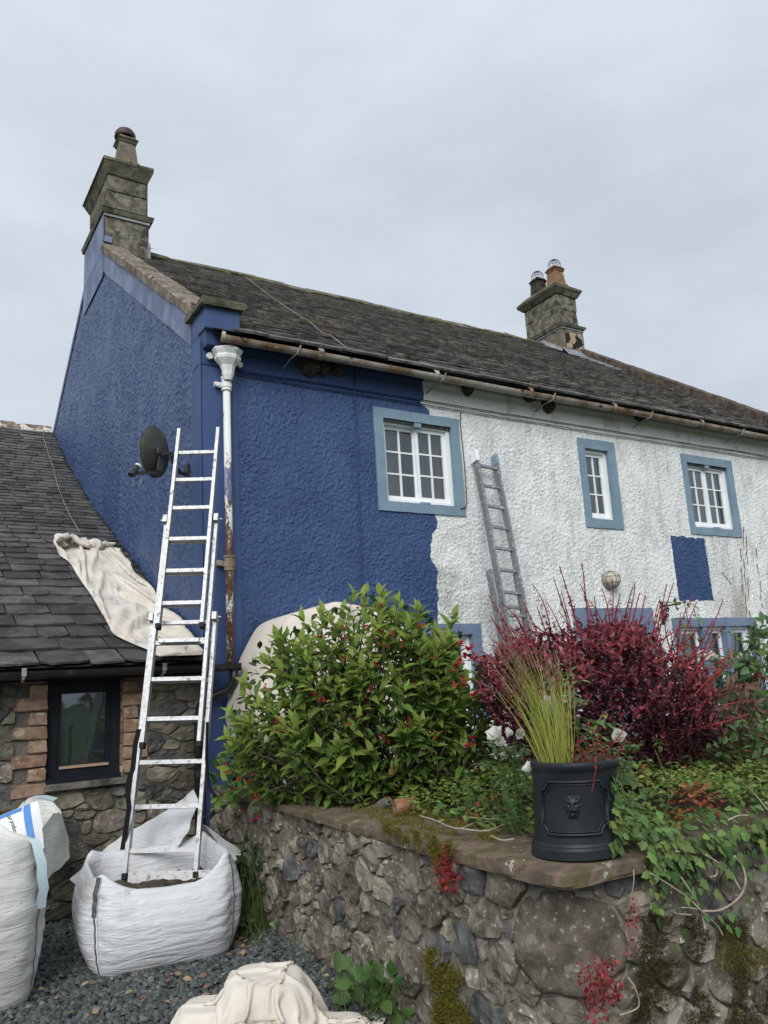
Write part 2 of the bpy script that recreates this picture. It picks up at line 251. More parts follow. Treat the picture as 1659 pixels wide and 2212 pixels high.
def roughcast(name, facade):
    """pebbledash render; on the facade the fresh blue coat ends at a brushed edge, one test patch beside it"""
    t = NT(name)
    x, y, z = t.xyz()
    wob = t.noise(9, 4, 0.6); fine = t.noise(60, 3, 0.7)
    pits = t.voro(70); lump = t.noise(60, 6, 0.75)
    blue = t.mix(t.step(t.noise(1.7, 6, 0.65), 0.32, 0.70), (0.024, 0.057, 0.148), (0.039, 0.082, 0.198)); blue = t.mix(t.math('MULTIPLY', t.step(t.noise(7, 5, 0.7, t.scalev(1.0, 1.0, 0.3)), 0.56, 0.72), 0.5), blue, (0.060, 0.100, 0.225))
    if facade:
        fc = t.n.new('ShaderNodeFloatCurve')
        pts = [(0.0, 4.93), (1.92, 4.93), (2.30, 4.955), (2.70, 4.965), (2.89, 4.905), (3.09, 4.945), (3.267, 5.02), (3.31, 5.0), (4.44, 5.0), (4.50, 5.03), (4.60, 4.91), (5.5, 4.97)]
        c = fc.mapping.curves[0]
        while len(c.points) < len(pts): c.points.new(0.5, 0.5)
        for p, (zz, xx) in zip(c.points, pts):
            p.location = (zz/5.5, (xx-4.6)/0.8); p.handle_type = 'AUTO_CLAMPED'
        fc.mapping.update()
        t.link(t.math('DIVIDE', z, 5.5), fc.inputs['Value'])
        edge = t.math('MULTIPLY_ADD', fc.outputs[0], 0.8, 4.6)
        jag = t.math('ADD', t.math('MULTIPLY', t.math('SUBTRACT', wob, 0.5), 0.10), t.math('MULTIPLY', t.math('SUBTRACT', fine, 0.5), 0.05))
        side = t.math('LESS_THAN', t.math('ADD', x, jag), edge)
        xx = t.math('ADD', t.math('ADD', x, t.math('MULTIPLY', z, 0.015)), t.math('MULTIPLY', jag, 0.6)); zz = t.math('ADD', z, jag)
        patch = t.math('MULTIPLY', t.math('MULTIPLY', t.math('GREATER_THAN', xx, 8.83), t.math('LESS_THAN', xx, 9.53)), t.math('MULTIPLY', t.math('GREATER_THAN', zz, 2.43), t.math('LESS_THAN', zz, 3.285)))
        isblue = t.math('MAXIMUM', side, patch)
        white = t.mix(t.step(t.noise(3, 5), 0.35, 0.7), (0.70, 0.72, 0.71), (0.79, 0.805, 0.795))
        sp = t.math('MULTIPLY', t.step(t.noise(55, 4, 0.75), 0.575, 0.66), t.step(t.noise(2.6, 5), 0.30, 0.58))
        white = t.mix(sp, white, (0.24, 0.235, 0.21))
        low = t.step(z, 3.9, 2.2)
        g1 = t.math('MULTIPLY', t.step(t.noise(1.6, 6, 0.65, t.scalev(1.6, 1.6, 0.55)), 0.44, 0.66), t.math('MULTIPLY', t.step(x, 8.9, 10.2), low))
        white = t.mix(t.math('MULTIPLY', g1, 0.85), white, (0.30, 0.275, 0.235))
        g2 = t.math('MULTIPLY', t.step(t.noise(2.3, 6, 0.7), 0.42, 0.64), t.math('MULTIPLY', t.step(x, 6.1, 5.1), t.step(z, 3.35, 2.7)))
        white = t.mix(t.math('MULTIPLY', g2, 0.7), white, (0.33, 0.33, 0.29))
        g3 = t.math('MULTIPLY', t.step(t.noise(4, 6, 0.75, t.scalev(1.6, 1.6, 0.5)), 0.46, 0.68), t.step(x, 5.2, 5.6))
        white = t.mix(t.math('MULTIPLY', g3, 0.60), white, (0.40, 0.40, 0.37))
        col = t.mix(isblue, white, blue)
        rough = t.math('MULTIPLY_ADD', isblue, -0.40, 0.9)
    else:
        col = t.mix(t.step(t.noise(1.6, 5, 0.6, t.scalev(2.5, 2.5, 0.35)), 0.45, 0.75), blue, (0.068, 0.100, 0.205)); rough = 0.38
    h = lump
    MATS[name] = t.fin(col, rough, 0.45 if facade else 0.7, 0.0, t.bump(h, 0.6, 0.014))
roughcast('roughcast_front', True); roughcast('roughcast_gable', False)

def plain_band(name):
    t = NT(name)      # the smooth band under the eaves, blue up to the same brushed edge
    x, y, z = t.xyz()
    jag = t.math('MULTIPLY', t.math('SUBTRACT', t.noise(14, 4), 0.5), 0.09)
    isb = t.math('LESS_THAN', t.math('ADD', x, jag), 4.955)
    white = t.mix(t.step(t.noise(5, 5, 0.6, t.scalev(1, 1, 0.5)), 0.52, 0.72), (0.80, 0.81, 0.79), (0.55, 0.52, 0.46))
    white = t.mix(t.math('MULTIPLY', t.step(t.noise(30, 4), 0.64, 0.70), t.step(t.noise(2.2), 0.5, 0.62)), white, (0.13, 0.085, 0.03))
    col = t.mix(isb, white, (0.035, 0.070, 0.182))
    MATS[name] = t.fin(col, 0.65, 0.4, 0.0, t.bump(t.noise(20), 0.3, 0.01))
plain_band('eaves_band')

def peeling(name, zsplit, base=(0.70, 0.70, 0.66)):
    t = NT(name)
    x, y, z = t.xyz()
    n = t.noise(11, 6, 0.7, t.scalev(1, 1, 0.35)); f = t.noise(45, 4, 0.7)
    thr = t.math('MULTIPLY_ADD', t.step(z, zsplit+2.6, zsplit), 0.17, -0.125)
    m = t.step(t.math('ADD', t.math('ADD', t.math('MULTIPLY', n, 0.7), t.math('MULTIPLY', f, 0.3)), thr), 0.47, 0.50)
    rust = t.mix(t.step(t.noise(20), 0.4, 0.6), (0.090, 0.035, 0.022), (0.165, 0.095, 0.060))
    bl = t.math('MULTIPLY', t.math('LESS_THAN', t.math('ADD', z, t.math('MULTIPLY', f, 0.12)), 3.66), t.math('GREATER_THAN', t.math('ADD', z, t.math('MULTIPLY', n, 0.3)), 3.50))
    col = t.mix(m, base, rust)
    col = t.mix(t.math('MULTIPLY', bl, 0.75), col, (0.10, 0.13, 0.26))
    MATS[name] = t.fin(col, 0.6, 0.4, 0.0, t.bump(m, 0.4, 0.004))
peeling('peeling_pipe', 2.0)
mat('hopper_paint', (0.66, 0.67, 0.65), (0.74, 0.74, 0.72), 6, 0.45, 0.4, spots=[((0.11, 0.04, 0.025), 16, 0.635, 0.66)])
mat('rusty_gutter', (0.205, 0.140, 0.085), (0.37, 0.345, 0.295), 4, 0.8, 0.3, bump=0.6, bscale=40, spots=[((0.10, 0.045, 0.02), 9, 0.58, 0.68), ((0.48, 0.47, 0.44), 12, 0.63, 0.70)])
mat('gutter_iron', (0.30, 0.30, 0.29), (0.20, 0.17, 0.14), 12, 0.7)

# ------------------------------------------------------------------ object helpers
WL = {}
def _props(o, label=None, cat=None, group=None, kind=None):
    if label: o["label"] = label
    if cat: o["category"] = cat
    if group: o["group"] = group
    if kind: o["kind"] = kind
    return o
def thing(name, loc, label, cat, group=None):
    o = bpy.data.objects.new(name, None); o.empty_display_size = 0.1; o.location = loc; COL.objects.link(o)
    WL[o] = Vector(loc)
    return _props(o, label, cat, group)
def place(name, me, parent=None, M=None, **kw):
    """link a mesh; M is its world matrix (identity when the vertices are in world coordinates)"""
    o = bpy.data.objects.new(name, me); COL.objects.link(o)
    M = Matrix.Identity(4) if M is None else M
    if parent is not None:
        o.parent = parent
        pw = WL.get(parent)
        o.matrix_local = (Matrix.Translation(-pw) @ M) if isinstance(pw, Vector) else ((pw.inverted() @ M) if pw is not None else M)
    else: o.matrix_world = M
    WL[o] = M.copy()
    return _props(o, **kw)
def mesh(name, v, f, mats, smooth=False, mi=None):
    me = bpy.data.meshes.new(name)
    me.from_pydata([tuple(map(float, p)) for p in v], [], [tuple(map(int, q)) for q in f])
    for mm in (mats if isinstance(mats, (list, tuple)) else [mats]): me.materials.append(MATS[mm])
    if smooth: me.shade_smooth()
    if mi is not None: me.polygons.foreach_set('material_index', mi)
    return me
class B:
    """collects shapes of ONE part"""
    def __init__(s): s.v, s.f, s.mi, s.cur = [], [], [], 0
    def add(s, v, f):
        o = len(s.v); s.v += [tuple(p) for p in v]; s.f += [tuple(i+o for i in q) for q in f]; s.mi += [s.cur]*len(f); return s
    def box(s, x0, x1, y0, y1, z0, z1, M=None, bev=0.0):
        if bev:
            P = []
            for z, e in ((z0, bev), (z0+bev, 0), (z1-bev, 0), (z1, bev)):
                P += [(x0+e, y0+e, z), (x1-e, y0+e, z), (x1-e, y1-e, z), (x0+e, y1-e, z)]
            Fc = [(3, 2, 1, 0), (12, 13, 14, 15)]
            for k in range(3):
                for i in range(4): Fc.append((4*k+i, 4*k+(i+1) % 4, 4*k+4+(i+1) % 4, 4*k+4+i))
        else:
            P = [(x0, y0, z0), (x1, y0, z0), (x1, y1, z0), (x0, y1, z0), (x0, y0, z1), (x1, y0, z1), (x1, y1, z1), (x0, y1, z1)]
            Fc = [(3, 2, 1, 0), (4, 5, 6, 7), (0, 1, 5, 4), (1, 2, 6, 5), (2, 3, 7, 6), (3, 0, 4, 7)]
        if M is not None: P = [tuple(M @ Vector(p)) for p in P]
        return s.add(P, Fc)
    def beam(s, a, b, w, h, side):
        """rectangular bar from a to b, w along `side`, h across"""
        a, b, side = map(lambda q: np.array(q, float), (a, b, side)); d = b-a; d /= np.linalg.norm(d)
        side = side-d*(side@d); side /= np.linalg.norm(side); n = np.cross(d, side)
        P = [c+side*w/2*i+n*h/2*j for c in (a, b) for i, j in ((-1, -1), (1, -1), (1, 1), (-1, 1))]
        return s.add(P, [(3, 2, 1, 0), (4, 5, 6, 7), (0, 1, 5, 4), (1, 2, 6, 5), (2, 3, 7, 6), (3, 0, 4, 7)])
    def tube(s, pts, r, n=6, cap=True):
        pts = [np.array(p, float) for p in pts]; k = len(pts)
        rs = r if hasattr(r, '__len__') else [r]*k
        V, Fc = [], []; u = None
        for i, p in enumerate(pts):
            d = pts[min(i+1, k-1)]-pts[max(i-1, 0)]; d = d/(np.linalg.norm(d)+1e-9)
            if u is None: u = np.cross(d, (0, 0, 1) if abs(d[2]) < 0.9 else (1, 0, 0))
            u = u-d*(u@d); u = u/(np.linalg.norm(u)+1e-9); w = np.cross(d, u)
            for j in range(n):
                a = 2*math.pi*j/n; V.append(p+(u*math.cos(a)+w*math.sin(a))*rs[i])
        for i in range(k-1):
            for j in range(n): Fc.append((i*n+j, i*n+(j+1) % n, (i+1)*n+(j+1) % n, (i+1)*n+j))
        if cap: Fc += [tuple(range(n-1, -1, -1)), tuple(range((k-1)*n, k*n))]
        return s.add(V, Fc)
    def lathe(s, prof, c=(0, 0, 0), n=24, ax=None):
        V, Fc = [], []
        for (r, z) in prof:
            for j in range(n):
                a = 2*math.pi*j/n; V.append((c[0]+r*math.cos(a), c[1]+r*math.sin(a), c[2]+z))
        for i in range(len(prof)-1):
            for j in range(n): Fc.append((i*n+j, i*n+(j+1) % n, (i+1)*n+(j+1) % n, (i+1)*n+j))
        if ax is not None: V = [tuple(ax @ Vector(p)) for p in V]
        return s.add(V, Fc)
    def grid(s, P):
        P = np.asarray(P); a, b = P.shape[:2]
        return s.add(P.reshape(-1, 3), [(i*b+j, i*b+j+1, (i+1)*b+j+1, (i+1)*b+j) for i in range(a-1) for j in range(b-1)])
    def frustum(s, x0, x1, y0, y1, z0, z1, e):
        """box whose top is drawn in (e>0) or out (e<0)"""
        P = [(x0, y0, z0), (x1, y0, z0), (x1, y1, z0), (x0, y1, z0), (x0+e, y0+e, z1), (x1-e, y0+e, z1), (x1-e, y1-e, z1), (x0+e, y1-e, z1)]
        return s.add(P, [(3, 2, 1, 0), (4, 5, 6, 7), (0, 1, 5, 4), (1, 2, 6, 5), (2, 3, 7, 6), (3, 0, 4, 7)])
    def out(s, name, mats, parent=None, smooth=False, jitter=0.0, **kw):
        v = np.array(s.v, float)
        if jitter: v = v+rng.normal(0, jitter, v.shape)
        me = mesh(name, v, s.f, mats, smooth, s.mi if isinstance(mats, (list, tuple)) else None)
        return place(name, me, parent, **kw)
def sheet_mesh(name, V, keep, m, parent, smooth=True, **kw):
    """a fine grid of points V (a, b, 3); keep says which of its cells exist"""
    a, c = V.shape[:2]; I = np.arange(a*c).reshape(a, c); Q = np.stack([I[:-1, :-1], I[:-1, 1:], I[1:, 1:], I[1:, :-1]], -1)[keep]
    me = bpy.data.meshes.new(name); n = len(Q); me.vertices.add(a*c); me.vertices.foreach_set('co', V.reshape(-1)); me.loops.add(4*n); me.loops.foreach_set('vertex_index', Q.reshape(-1).astype(np.int32))
    me.polygons.add(n); me.polygons.foreach_set('loop_start', (np.arange(n)*4).astype(np.int32)); me.polygons.foreach_set('loop_total', np.full(n, 4, np.int32)); me.materials.append(MATS[m]); me.update(calc_edges=True); me.validate()
    if smooth: me.shade_smooth()
    return place(name, me, parent, **kw)
def grain(a, c, seed, amp):
    """thrown pebbledash: lumps about two cells wide over slow unevenness"""
    r_ = np.random.default_rng(seed); g = r_.normal(0, 1, (a+2, c+2)); g = np.where(g > 0, g**1.3 if False else np.abs(g)**1.2, -np.abs(g)**0.8)
    k = (g[1:-1, 1:-1]*3+g[:-2, 1:-1]+g[2:, 1:-1]+g[1:-1, :-2]+g[1:-1, 2:])/4.2
    L = r_.normal(0, 1, (a//16+3, c//16+3)); ii, jj = np.arange(a)/16, np.arange(c)/16; i0, j0 = ii.astype(int), jj.astype(int); fi, fj = (ii-i0)[:, None], (jj-j0)[None]
    big = (L[i0][:, j0]*(1-fi)*(1-fj)+L[i0+1][:, j0]*fi*(1-fj)+L[i0][:, j0+1]*(1-fi)*fj+L[i0+1][:, j0+1]*fi*fj)
    return amp*(k*(1+0.2*big)+0.12*big)
def cloth(P, ru, rv, collide, steps, iters=8, grav=(0, 0, -0.0006), damp=0.985, bend=0.08):
    """position-based cloth: rest lengths ru, rv between neighbours; returns the settled grid"""
    X = P.copy(); Y = P.copy(); g = np.array(grav)
    rd = np.sqrt(ru[:, :-1]**2+rv[:-1, :]**2); rd2 = rd
    def sat(A, C, r, w=0.5):
        d = C-A; l = np.linalg.norm(d, axis=-1, keepdims=True)+1e-9; c_ = d*(1-r[..., None]/l)*w; A += c_; C -= c_
    for s_ in range(steps):
        N = X+(X-Y)*damp+g; Y = X.copy(); X = N
        for _ in range(iters):
            for p in (0, 1):
                sat(X[p:-1:2], X[p+1::2], ru[p::2]); sat(X[:, p:-1:2], X[:, p+1::2], rv[:, p::2])
                sat(X[p:-1:2, :-1], X[p+1::2, 1:], rd[p::2], 0.25); sat(X[p:-1:2, 1:], X[p+1::2, :-1], rd2[p::2], 0.25)
            for p in (0, 1, 2, 3):
                a_, c_ = X[p:-2:4], X[p+2::4]; k_ = min(len(a_), len(c_)); sat(a_[:k_], c_[:k_], (ru[:-1]+ru[1:])[p::4][:k_], bend)
                a_, c_ = X[:, p:-2:4], X[:, p+2::4]; k_ = min(a_.shape[1], c_.shape[1]); sat(a_[:, :k_], c_[:, :k_], (rv[:, :-1]+rv[:, 1:])[:, p::4][:, :k_], bend)
        X = collide(X, Y)
    return X
def sn(p, s=1.0, o=0.0): return mnoise.noise(Vector((p[0]*s+o, p[1]*s+o*0.7, p[2]*s-o)))

# leaf templates: length 1 along +x, normal +z
def leaf_tmpl(w=0.36, fold=0.10, droop=0.22, n=4, tip=0.6):
    V, Fc = [], []
    for i in range(n+1):
        t = i/n; ww = w*math.sin(math.pi*min(1, t**tip*0.98+0.02))**0.9*0.5 if 0 < i < n else 0.004
        z = -droop*t*t
        V += [(t, -ww, z+fold*ww*2), (t, 0, z), (t, ww, z+fold*ww*2)]
    for i in range(n):
        a = 3*i; Fc += [(a, a+3, a+4, a+1), (a+1, a+4, a+5, a+2)]
    return np.array(V), Fc
T_LEAF = leaf_tmpl(0.42, 0.25, 0.30, 4, 0.75)
T_OVAL = leaf_tmpl(0.58, 0.12, 0.12, 3, 0.9)
T_LONG = leaf_tmpl(0.26, 0.15, 0.25, 3, 0.8)
T_BLADE = leaf_tmpl(0.020, 0.3, 0.14, 4, 0.5)
def ivy_tmpl():
    prof = [(0.0, 0.0), (-0.12, 0.22), (0.10, 0.30), (0.14, 0.52), (0.36, 0.30), (0.55, 0.34), (1.0, 0.0)]
    V = [(0.35, 0, 0.05)]; ring = prof+[(x, -y) for x, y in prof[-2:0:-1]]
    V += [(x, y, -0.10*(abs(y)+max(0, x-0.3))) for x, y in ring]; k = len(ring)
    return np.array(V), [(0, 1+i, 1+(i+1) % k) for i in range(k)]
T_IVY = ivy_tmpl()
T_CHIP = (np.array([(-0.5, -0.25, 0), (0.15, -0.5, 0), (0.5, 0.1, 0), (-0.1, 0.5, 0), (-0.3, -0.15, 0.3), (0.25, -0.1, 0.34), (0.0, 0.3, 0.3)]),
          [(0, 1, 5, 4), (1, 2, 5), (2, 3, 6, 5), (3, 0, 4, 6), (4, 5, 6)])
T_TUFT = (np.array([(-0.12, 0, 0), (0.12, 0, 0), (0.05, 0.05, 1.0), (0, -0.12, 0), (0, 0.12, 0), (0.1, -0.05, 0.8)]), [(0, 1, 2), (3, 4, 5)])
T_PETAL = leaf_tmpl(0.85, 0.35, -0.35, 3, 1.1)

def frames(D, Nh, size, P):
    """4x4 matrices: x axis along D, z axis near Nh"""
    D = D/np.linalg.norm(D, axis=1, keepdims=True)
    Y = np.cross(Nh, D); Y /= np.linalg.norm(Y, axis=1, keepdims=True)+1e-9
    Z = np.cross(D, Y)
    M = np.zeros((len(D), 4, 4)); s = np.asarray(size).reshape(-1, 1)
    M[:, :3, 0] = D*s; M[:, :3, 1] = Y*s; M[:, :3, 2] = Z*s; M[:, :3, 3] = P; M[:, 3, 3] = 1
    return M
def scatter(name, tmpl, Ms, mats, parent=None, smooth=True, **kw):
    V, Fc = tmpl; n, k = len(Ms), len(V)
    W = np.einsum('nij,kj->nki', Ms[:, :3, :3], V)+Ms[:, None, :3, 3]
    me = bpy.data.meshes.new(name)
    fl = [len(q) for q in Fc]; idx = np.concatenate([np.array(q) for q in Fc]); nl = len(idx)
    me.vertices.add(n*k); me.vertices.foreach_set('co', W.reshape(-1))
    me.loops.add(n*nl); me.loops.foreach_set('vertex_index', (idx[None]+(np.arange(n)*k)[:, None]).reshape(-1).astype(np.int32))
    starts = np.concatenate([[0], np.cumsum(fl)[:-1]])
    me.polygons.add(n*len(fl)); me.polygons.foreach_set('loop_start', (starts[None]+(np.arange(n)*nl)[:, None]).reshape(-1).astype(np.int32))
    me.polygons.foreach_set('loop_total', np.tile(fl, n).astype(np.int32))
    me.materials.append(MATS[mats]); me.update(calc_edges=True); me.validate()
    if smooth: me.shade_smooth()
    return place(name, me, parent, **kw)
_shared = {}
def singles(name, tmpl, Ms, matname, parent):
    key = (name, matname, id(tmpl[0]))
    if key not in _shared: _shared[key] = mesh(name, tmpl[0], tmpl[1], matname, True)
    for Mx in Ms: place(name, _shared[key], parent, Matrix([list(map(float, r)) for r in Mx]))
def leaves(tmpl, Ms, matname, parent, keep=0, name='leaf'):
    """the nearest `keep` leaves as parts of their own, the rest as one part"""
    if keep:
        score = np.linalg.norm(Ms[:, :3, 0], axis=1)/(((Ms[:, :3, 3]-CAM) @ FWD)**3)
        o = np.argsort(-score); singles(name, tmpl, Ms[o[:keep]], matname, parent); Ms = Ms[o[keep:]]
    if len(Ms): scatter('foliage', tmpl, Ms, matname, parent, kind='stuff')
def inside(poly, n):
    """n random picture points inside an outline"""
    poly = np.array(poly, float); lo, hi = poly.min(0), poly.max(0); res = []
    while len(res) < n:
        p = rng.uniform(lo, hi, (4*n, 2)); c = np.zeros(len(p), bool); j = len(poly)-1
        for i in range(len(poly)):
            a, b = poly[i], poly[j]
            cond = ((a[1] > p[:, 1]) != (b[1] > p[:, 1])) & (p[:, 0] < (b[0]-a[0])*(p[:, 1]-a[1])/(b[1]-a[1]+1e-12)+a[0]); c ^= cond; j = i
        res += list(p[c])
    return np.array(res[:n])
def unit(v): return v/(np.linalg.norm(v, axis=-1, keepdims=True)+1e-9)
# ------------------------------------------------------------------ the setting
YF, XG, YE = 6.90, 2.42, 6.93          # front wall plane, left gable plane, outbuilding wall plane
XR = 12.15                             # right gable
RY, RZ = 11.55, 8.33                   # ridge of the main roof
EY, EZ = 6.64, 4.90                    # eaves line
SL = (RZ-EZ)/(RY-EY)
me = mesh('ground', [(-300, -300, -0.012), (300, -300, -0.012), (300, 300, -0.012), (-300, 300, -0.012)], [(0, 1, 2, 3)], 'grass_ground')
place('ground', me, kind='structure')
me = mesh('gravel_yard', [(-6, -8, -0.006), (14, -8, -0.006), (14, 6.95, -0.006), (-6, 6.95, -0.006)], [(0, 1, 2, 3)], 'gravel_base')
place('gravel_yard', me, kind='structure')
# loose slate chips
def chips(n, x0, x1, y0, y1, s0, s1, name, z=0.0, m='gravel', label=None, dens=None):
    P = np.stack([rng.uniform(x0, x1, n), rng.uniform(y0, y1, n), np.full(n, z)+rng.uniform(-0.008, 0.008, n)], 1)
    a = rng.uniform(0, 2*math.pi, n); D = np.stack([np.cos(a), np.sin(a), rng.normal(0, 0.25, n)], 1)
    N = unit(np.stack([rng.normal(0, 0.35, n), rng.normal(0, 0.35, n), np.ones(n)], 1))
    return scatter(name, T_CHIP, frames(D, N, rng.uniform(s0, s1, n), P), m, smooth=False, kind='stuff', label=label, cat='gravel')
chips(17000, 0.55, 2.55, 3.0, 6.9, 0.022, 0.052, 'gravel', label='loose blue-grey slate chippings covering the yard')
n = 150
P = np.stack([rng.uniform(0.9, 2.35, n), rng.uniform(3.9, 5.6, n), rng.uniform(0.015, 0.03, n)], 1)
a = rng.uniform(0, 6.28, n)
scatter('leaf_litter', T_OVAL, frames(np.stack([np.cos(a), np.sin(a), rng.normal(0, .3, n)], 1), unit(np.stack([rng.normal(0, .5, n), rng.normal(0, .5, n), np.ones(n)], 1)), rng.uniform(0.025, 0.06, n), P), 'dead_leaf',
        kind='stuff', label='brown dead leaves scattered over the chippings', cat='leaves')
# raised bed behind the garden wall
def wall_x(y): return 2.26+(y-2.45)*0.045
nx, ny = 40, 24
G = np.zeros((ny, nx, 3))
for i in range(ny):
    y = 2.72+(6.35-2.72)*i/(ny-1)
    for j in range(nx):
        x = 2.62+(9.5-2.62)*(j/(nx-1))**1.3
        zz = 0.80+0.05*sn((x, y, 0), 1.7)+0.03*sn((x, y, 3), 5)+0.05*min(1, (x-2.6)/1.5)
        if i == ny-1: zz = 0.0
        G[i, j] = (x, y, zz)
b = B(); b.grid(G); b.out('garden_bed', 'soil', smooth=True, kind='structure')

# ------------------------------------------------------------------ main house
house = thing('house', (XG, YF, 0), 'tall farmhouse half repainted blue with a long slate roof and two stone chimneys', 'house')
# openings: name, x0, x1, z0, z1 of the painted surround; margins of the opening inside it
OPEN = [(4.285, 5.405, 3.340, 4.460, 0.110, 0.110, 0.10, 0.105),
        (7.250, 7.905, 3.320, 4.460, 0.105, 0.130, 0.11, 0.120),
        (9.205, 10.315, 3.330, 4.455, 0.100, 0.120, 0.10, 0.110),
        (8.590, 10.340, 0.900, 2.205, 0.120, 0.120, 0.10, 0.110),
        (3.950, 5.490, 0.900, 2.170, 0.120, 0.120, 0.10, 0.110),
        (6.865, 8.245, 0.000, 2.335, 0.190, 0.190, 0.00, 0.200)]
holes = [(x0+l, x1-r, z0+bt, z1-t) for x0, x1, z0, z1, l, r, bt, t in OPEN]
WALLTOP = 5.02
def holed(name, xs0, xs1, z0, z1, holes, y, depth, mats):
    xs = sorted({xs0, xs1}|{h[0] for h in holes}|{h[1] for h in holes}); zs = sorted({z0, z1}|{h[2] for h in holes}|{h[3] for h in holes})
    b = B()
    for i in range(len(xs)-1):
        for j in range(len(zs)-1):
            cx, cz = (xs[i]+xs[i+1])/2, (zs[j]+zs[j+1])/2
            if any(h[0] < cx < h[1] and h[2] < cz < h[3] for h in holes): continue
            b.add([(xs[i], y, zs[j]), (xs[i+1], y, zs[j]), (xs[i+1], y, zs[j+1]), (xs[i], y, zs[j+1])], [(0, 1, 2, 3)])
    return b
fw = holed('front_wall', XG, XR, 0.0, WALLTOP, holes, YF+0.008, 0.2, 'x')
fw.cur = 1
for a0, a1, c0, c1 in holes:          # reveals
    d = YF+0.24
    fw.add([(a0, YF, c0), (a0, d, c0), (a0, d, c1), (a0, YF, c1)], [(0, 1, 2, 3)]); fw.add([(a1, YF, c0), (a1, d, c0), (a1, d, c1), (a1, YF, c1)], [(3, 2, 1, 0)])
    fw.add([(a0, YF, c0), (a1, YF, c0), (a1, d, c0), (a0, d, c0)], [(0, 1, 2, 3)]); fw.add([(a0, YF, c1), (a1, YF, c1), (a1, d, c1), (a0, d, c1)], [(3, 2, 1, 0)])
fw.out('front_wall', ['roughcast_front', 'pale_blue_paint'], house)
xs_, zs_ = np.arange(2.74, XR, 0.0098), np.arange(1.0, 4.64, 0.0098)
V = np.zeros((len(zs_), len(xs_), 3)); V[..., 0] = xs_[None]; V[..., 2] = zs_[:, None]; V[..., 1] = YF-0.002-np.clip(grain(len(zs_), len(xs_), 4, 0.0036), -0.005, 0.011)
V[..., 0] += np.random.default_rng(8).normal(0, 0.002, V.shape[:2]); V[..., 2] += np.random.default_rng(9).normal(0, 0.002, V.shape[:2])
cx_, cz_ = (xs_[:-1]+xs_[1:])[None]/2, (zs_[:-1]+zs_[1:])[:, None]/2; keep = np.ones((len(zs_)-1, len(xs_)-1), bool)
for (x0, x1, z0, z1, *_r) in OPEN: keep &= ~((cx_ > x0+0.03) & (cx_ < x1-0.03) & (cz_ > z0+0.03) & (cz_ < z1-0.03))
sheet_mesh('roughcast_coat', V, keep, 'roughcast_front', house)
b = B(); b.box(XG+0.36, XR-0.01, YF-0.012, YF-0.001, 4.625, WALLTOP); b.out('eaves_band', 'eaves_band', house)
# gables and back
GB = 16.2; EB = RZ-(GB-RY)*0.66
def gable(x, name, m, extra=0.0):
    b = B(); b.add([(x, YF, 0), (x, GB, 0), (x, GB, EB), (x, RY, RZ+extra), (x, YF, EZ+(YF-EY)*SL+extra)], [(0, 1, 2, 3, 4)]); return b.out(name, m, house)
gable(XG, 'gable_wall', 'roughcast_gable', 0.04); gable(XR, 'gable_wall', 'roughcast_gable', 0.04)
b = B(); b.add([(XG, GB, 0), (XR, GB, 0), (XR, GB, EB), (XG, GB, EB)], [(0, 1, 2, 3)]); b.out('back_wall', 'room', house)
ys_, zs_ = np.arange(YF+0.22, 15.9, 0.0145), np.arange(1.9, 8.2, 0.0145)
V = np.zeros((len(zs_), len(ys_), 3)); V[..., 1] = ys_[None]; V[..., 2] = zs_[:, None]; V[..., 0] = XG-0.003-np.clip(grain(len(zs_), len(ys_), 14, 0.0056), -0.006, 0.016)
cy_, cz_ = (ys_[:-1]+ys_[1:])[None]/2, (zs_[:-1]+zs_[1:])[:, None]/2
keep = cz_ < np.where(cy_ < RY, EZ+(cy_-EY)*SL-0.03, RZ-(cy_-RY)*0.66-0.03)
keep &= cz_ > 1.5+(cy_-6.6)*0.42
sheet_mesh('roughcast_coat', V, keep, 'roughcast_gable', house)
# corner strips of smooth paint
b = B(); b.box(XG-0.008, 2.765, YF-0.014, YF-0.002, 0.0, 4.98); b.box(XG-0.016, XG-0.002, YF-0.014, YF+0.235, 0.0, 5.15); b.out('corner_strip', 'blue_paint_smooth', house)
# smooth verge band on the gable
def gz(y): return EZ+(y-EY)*SL
b = B()
V = []
for y in np.linspace(7.12, RY-0.15, 14):
    V += [(XG-0.020, y, gz(y)+0.03), (XG-0.020, y, gz(y)-0.34-0.02*sn((y, 0, 0), 3))]
V = np.array(V).reshape(-1, 2, 3); b.grid(V)
b.add([(XG-0.024, RY-0.62, 7.50), (XG-0.024, RY+0.72, 7.45), (XG-0.024, RY+0.66, 8.52), (XG-0.024, RY-0.60, 8.46)], [(0, 1, 2, 3)])
b.add([(XG-0.018, RY+0.6, 7.9), (XG-0.018, GB, EB-0.1), (XG-0.018, GB, EB+0.04), (XG-0.018, RY+0.6, 8.02)], [(0, 1, 2, 3)])
b.out('verge_band', 'pale_blue_smooth', house)
# kneeler: corbel, block and cap
b = B(); b.box(2.395, 2.73, 6.70, 7.05, 4.93, 5.13); b.frustum(2.43, 2.70, 6.76, 7.0, 4.78, 4.93, -0.035); b.box(2.385, 2.745, 6.685, 6.90, 4.905, 4.945, bev=0.008)
kn = b.out('kneeler', 'blue_paint_smooth', house)
b = B(); b.box(2.345, 2.775, 6.64, 7.17, 5.13, 5.215, bev=0.018); b.out('kneeler_cap', 'chimney_cap', house, jitter=0.006)

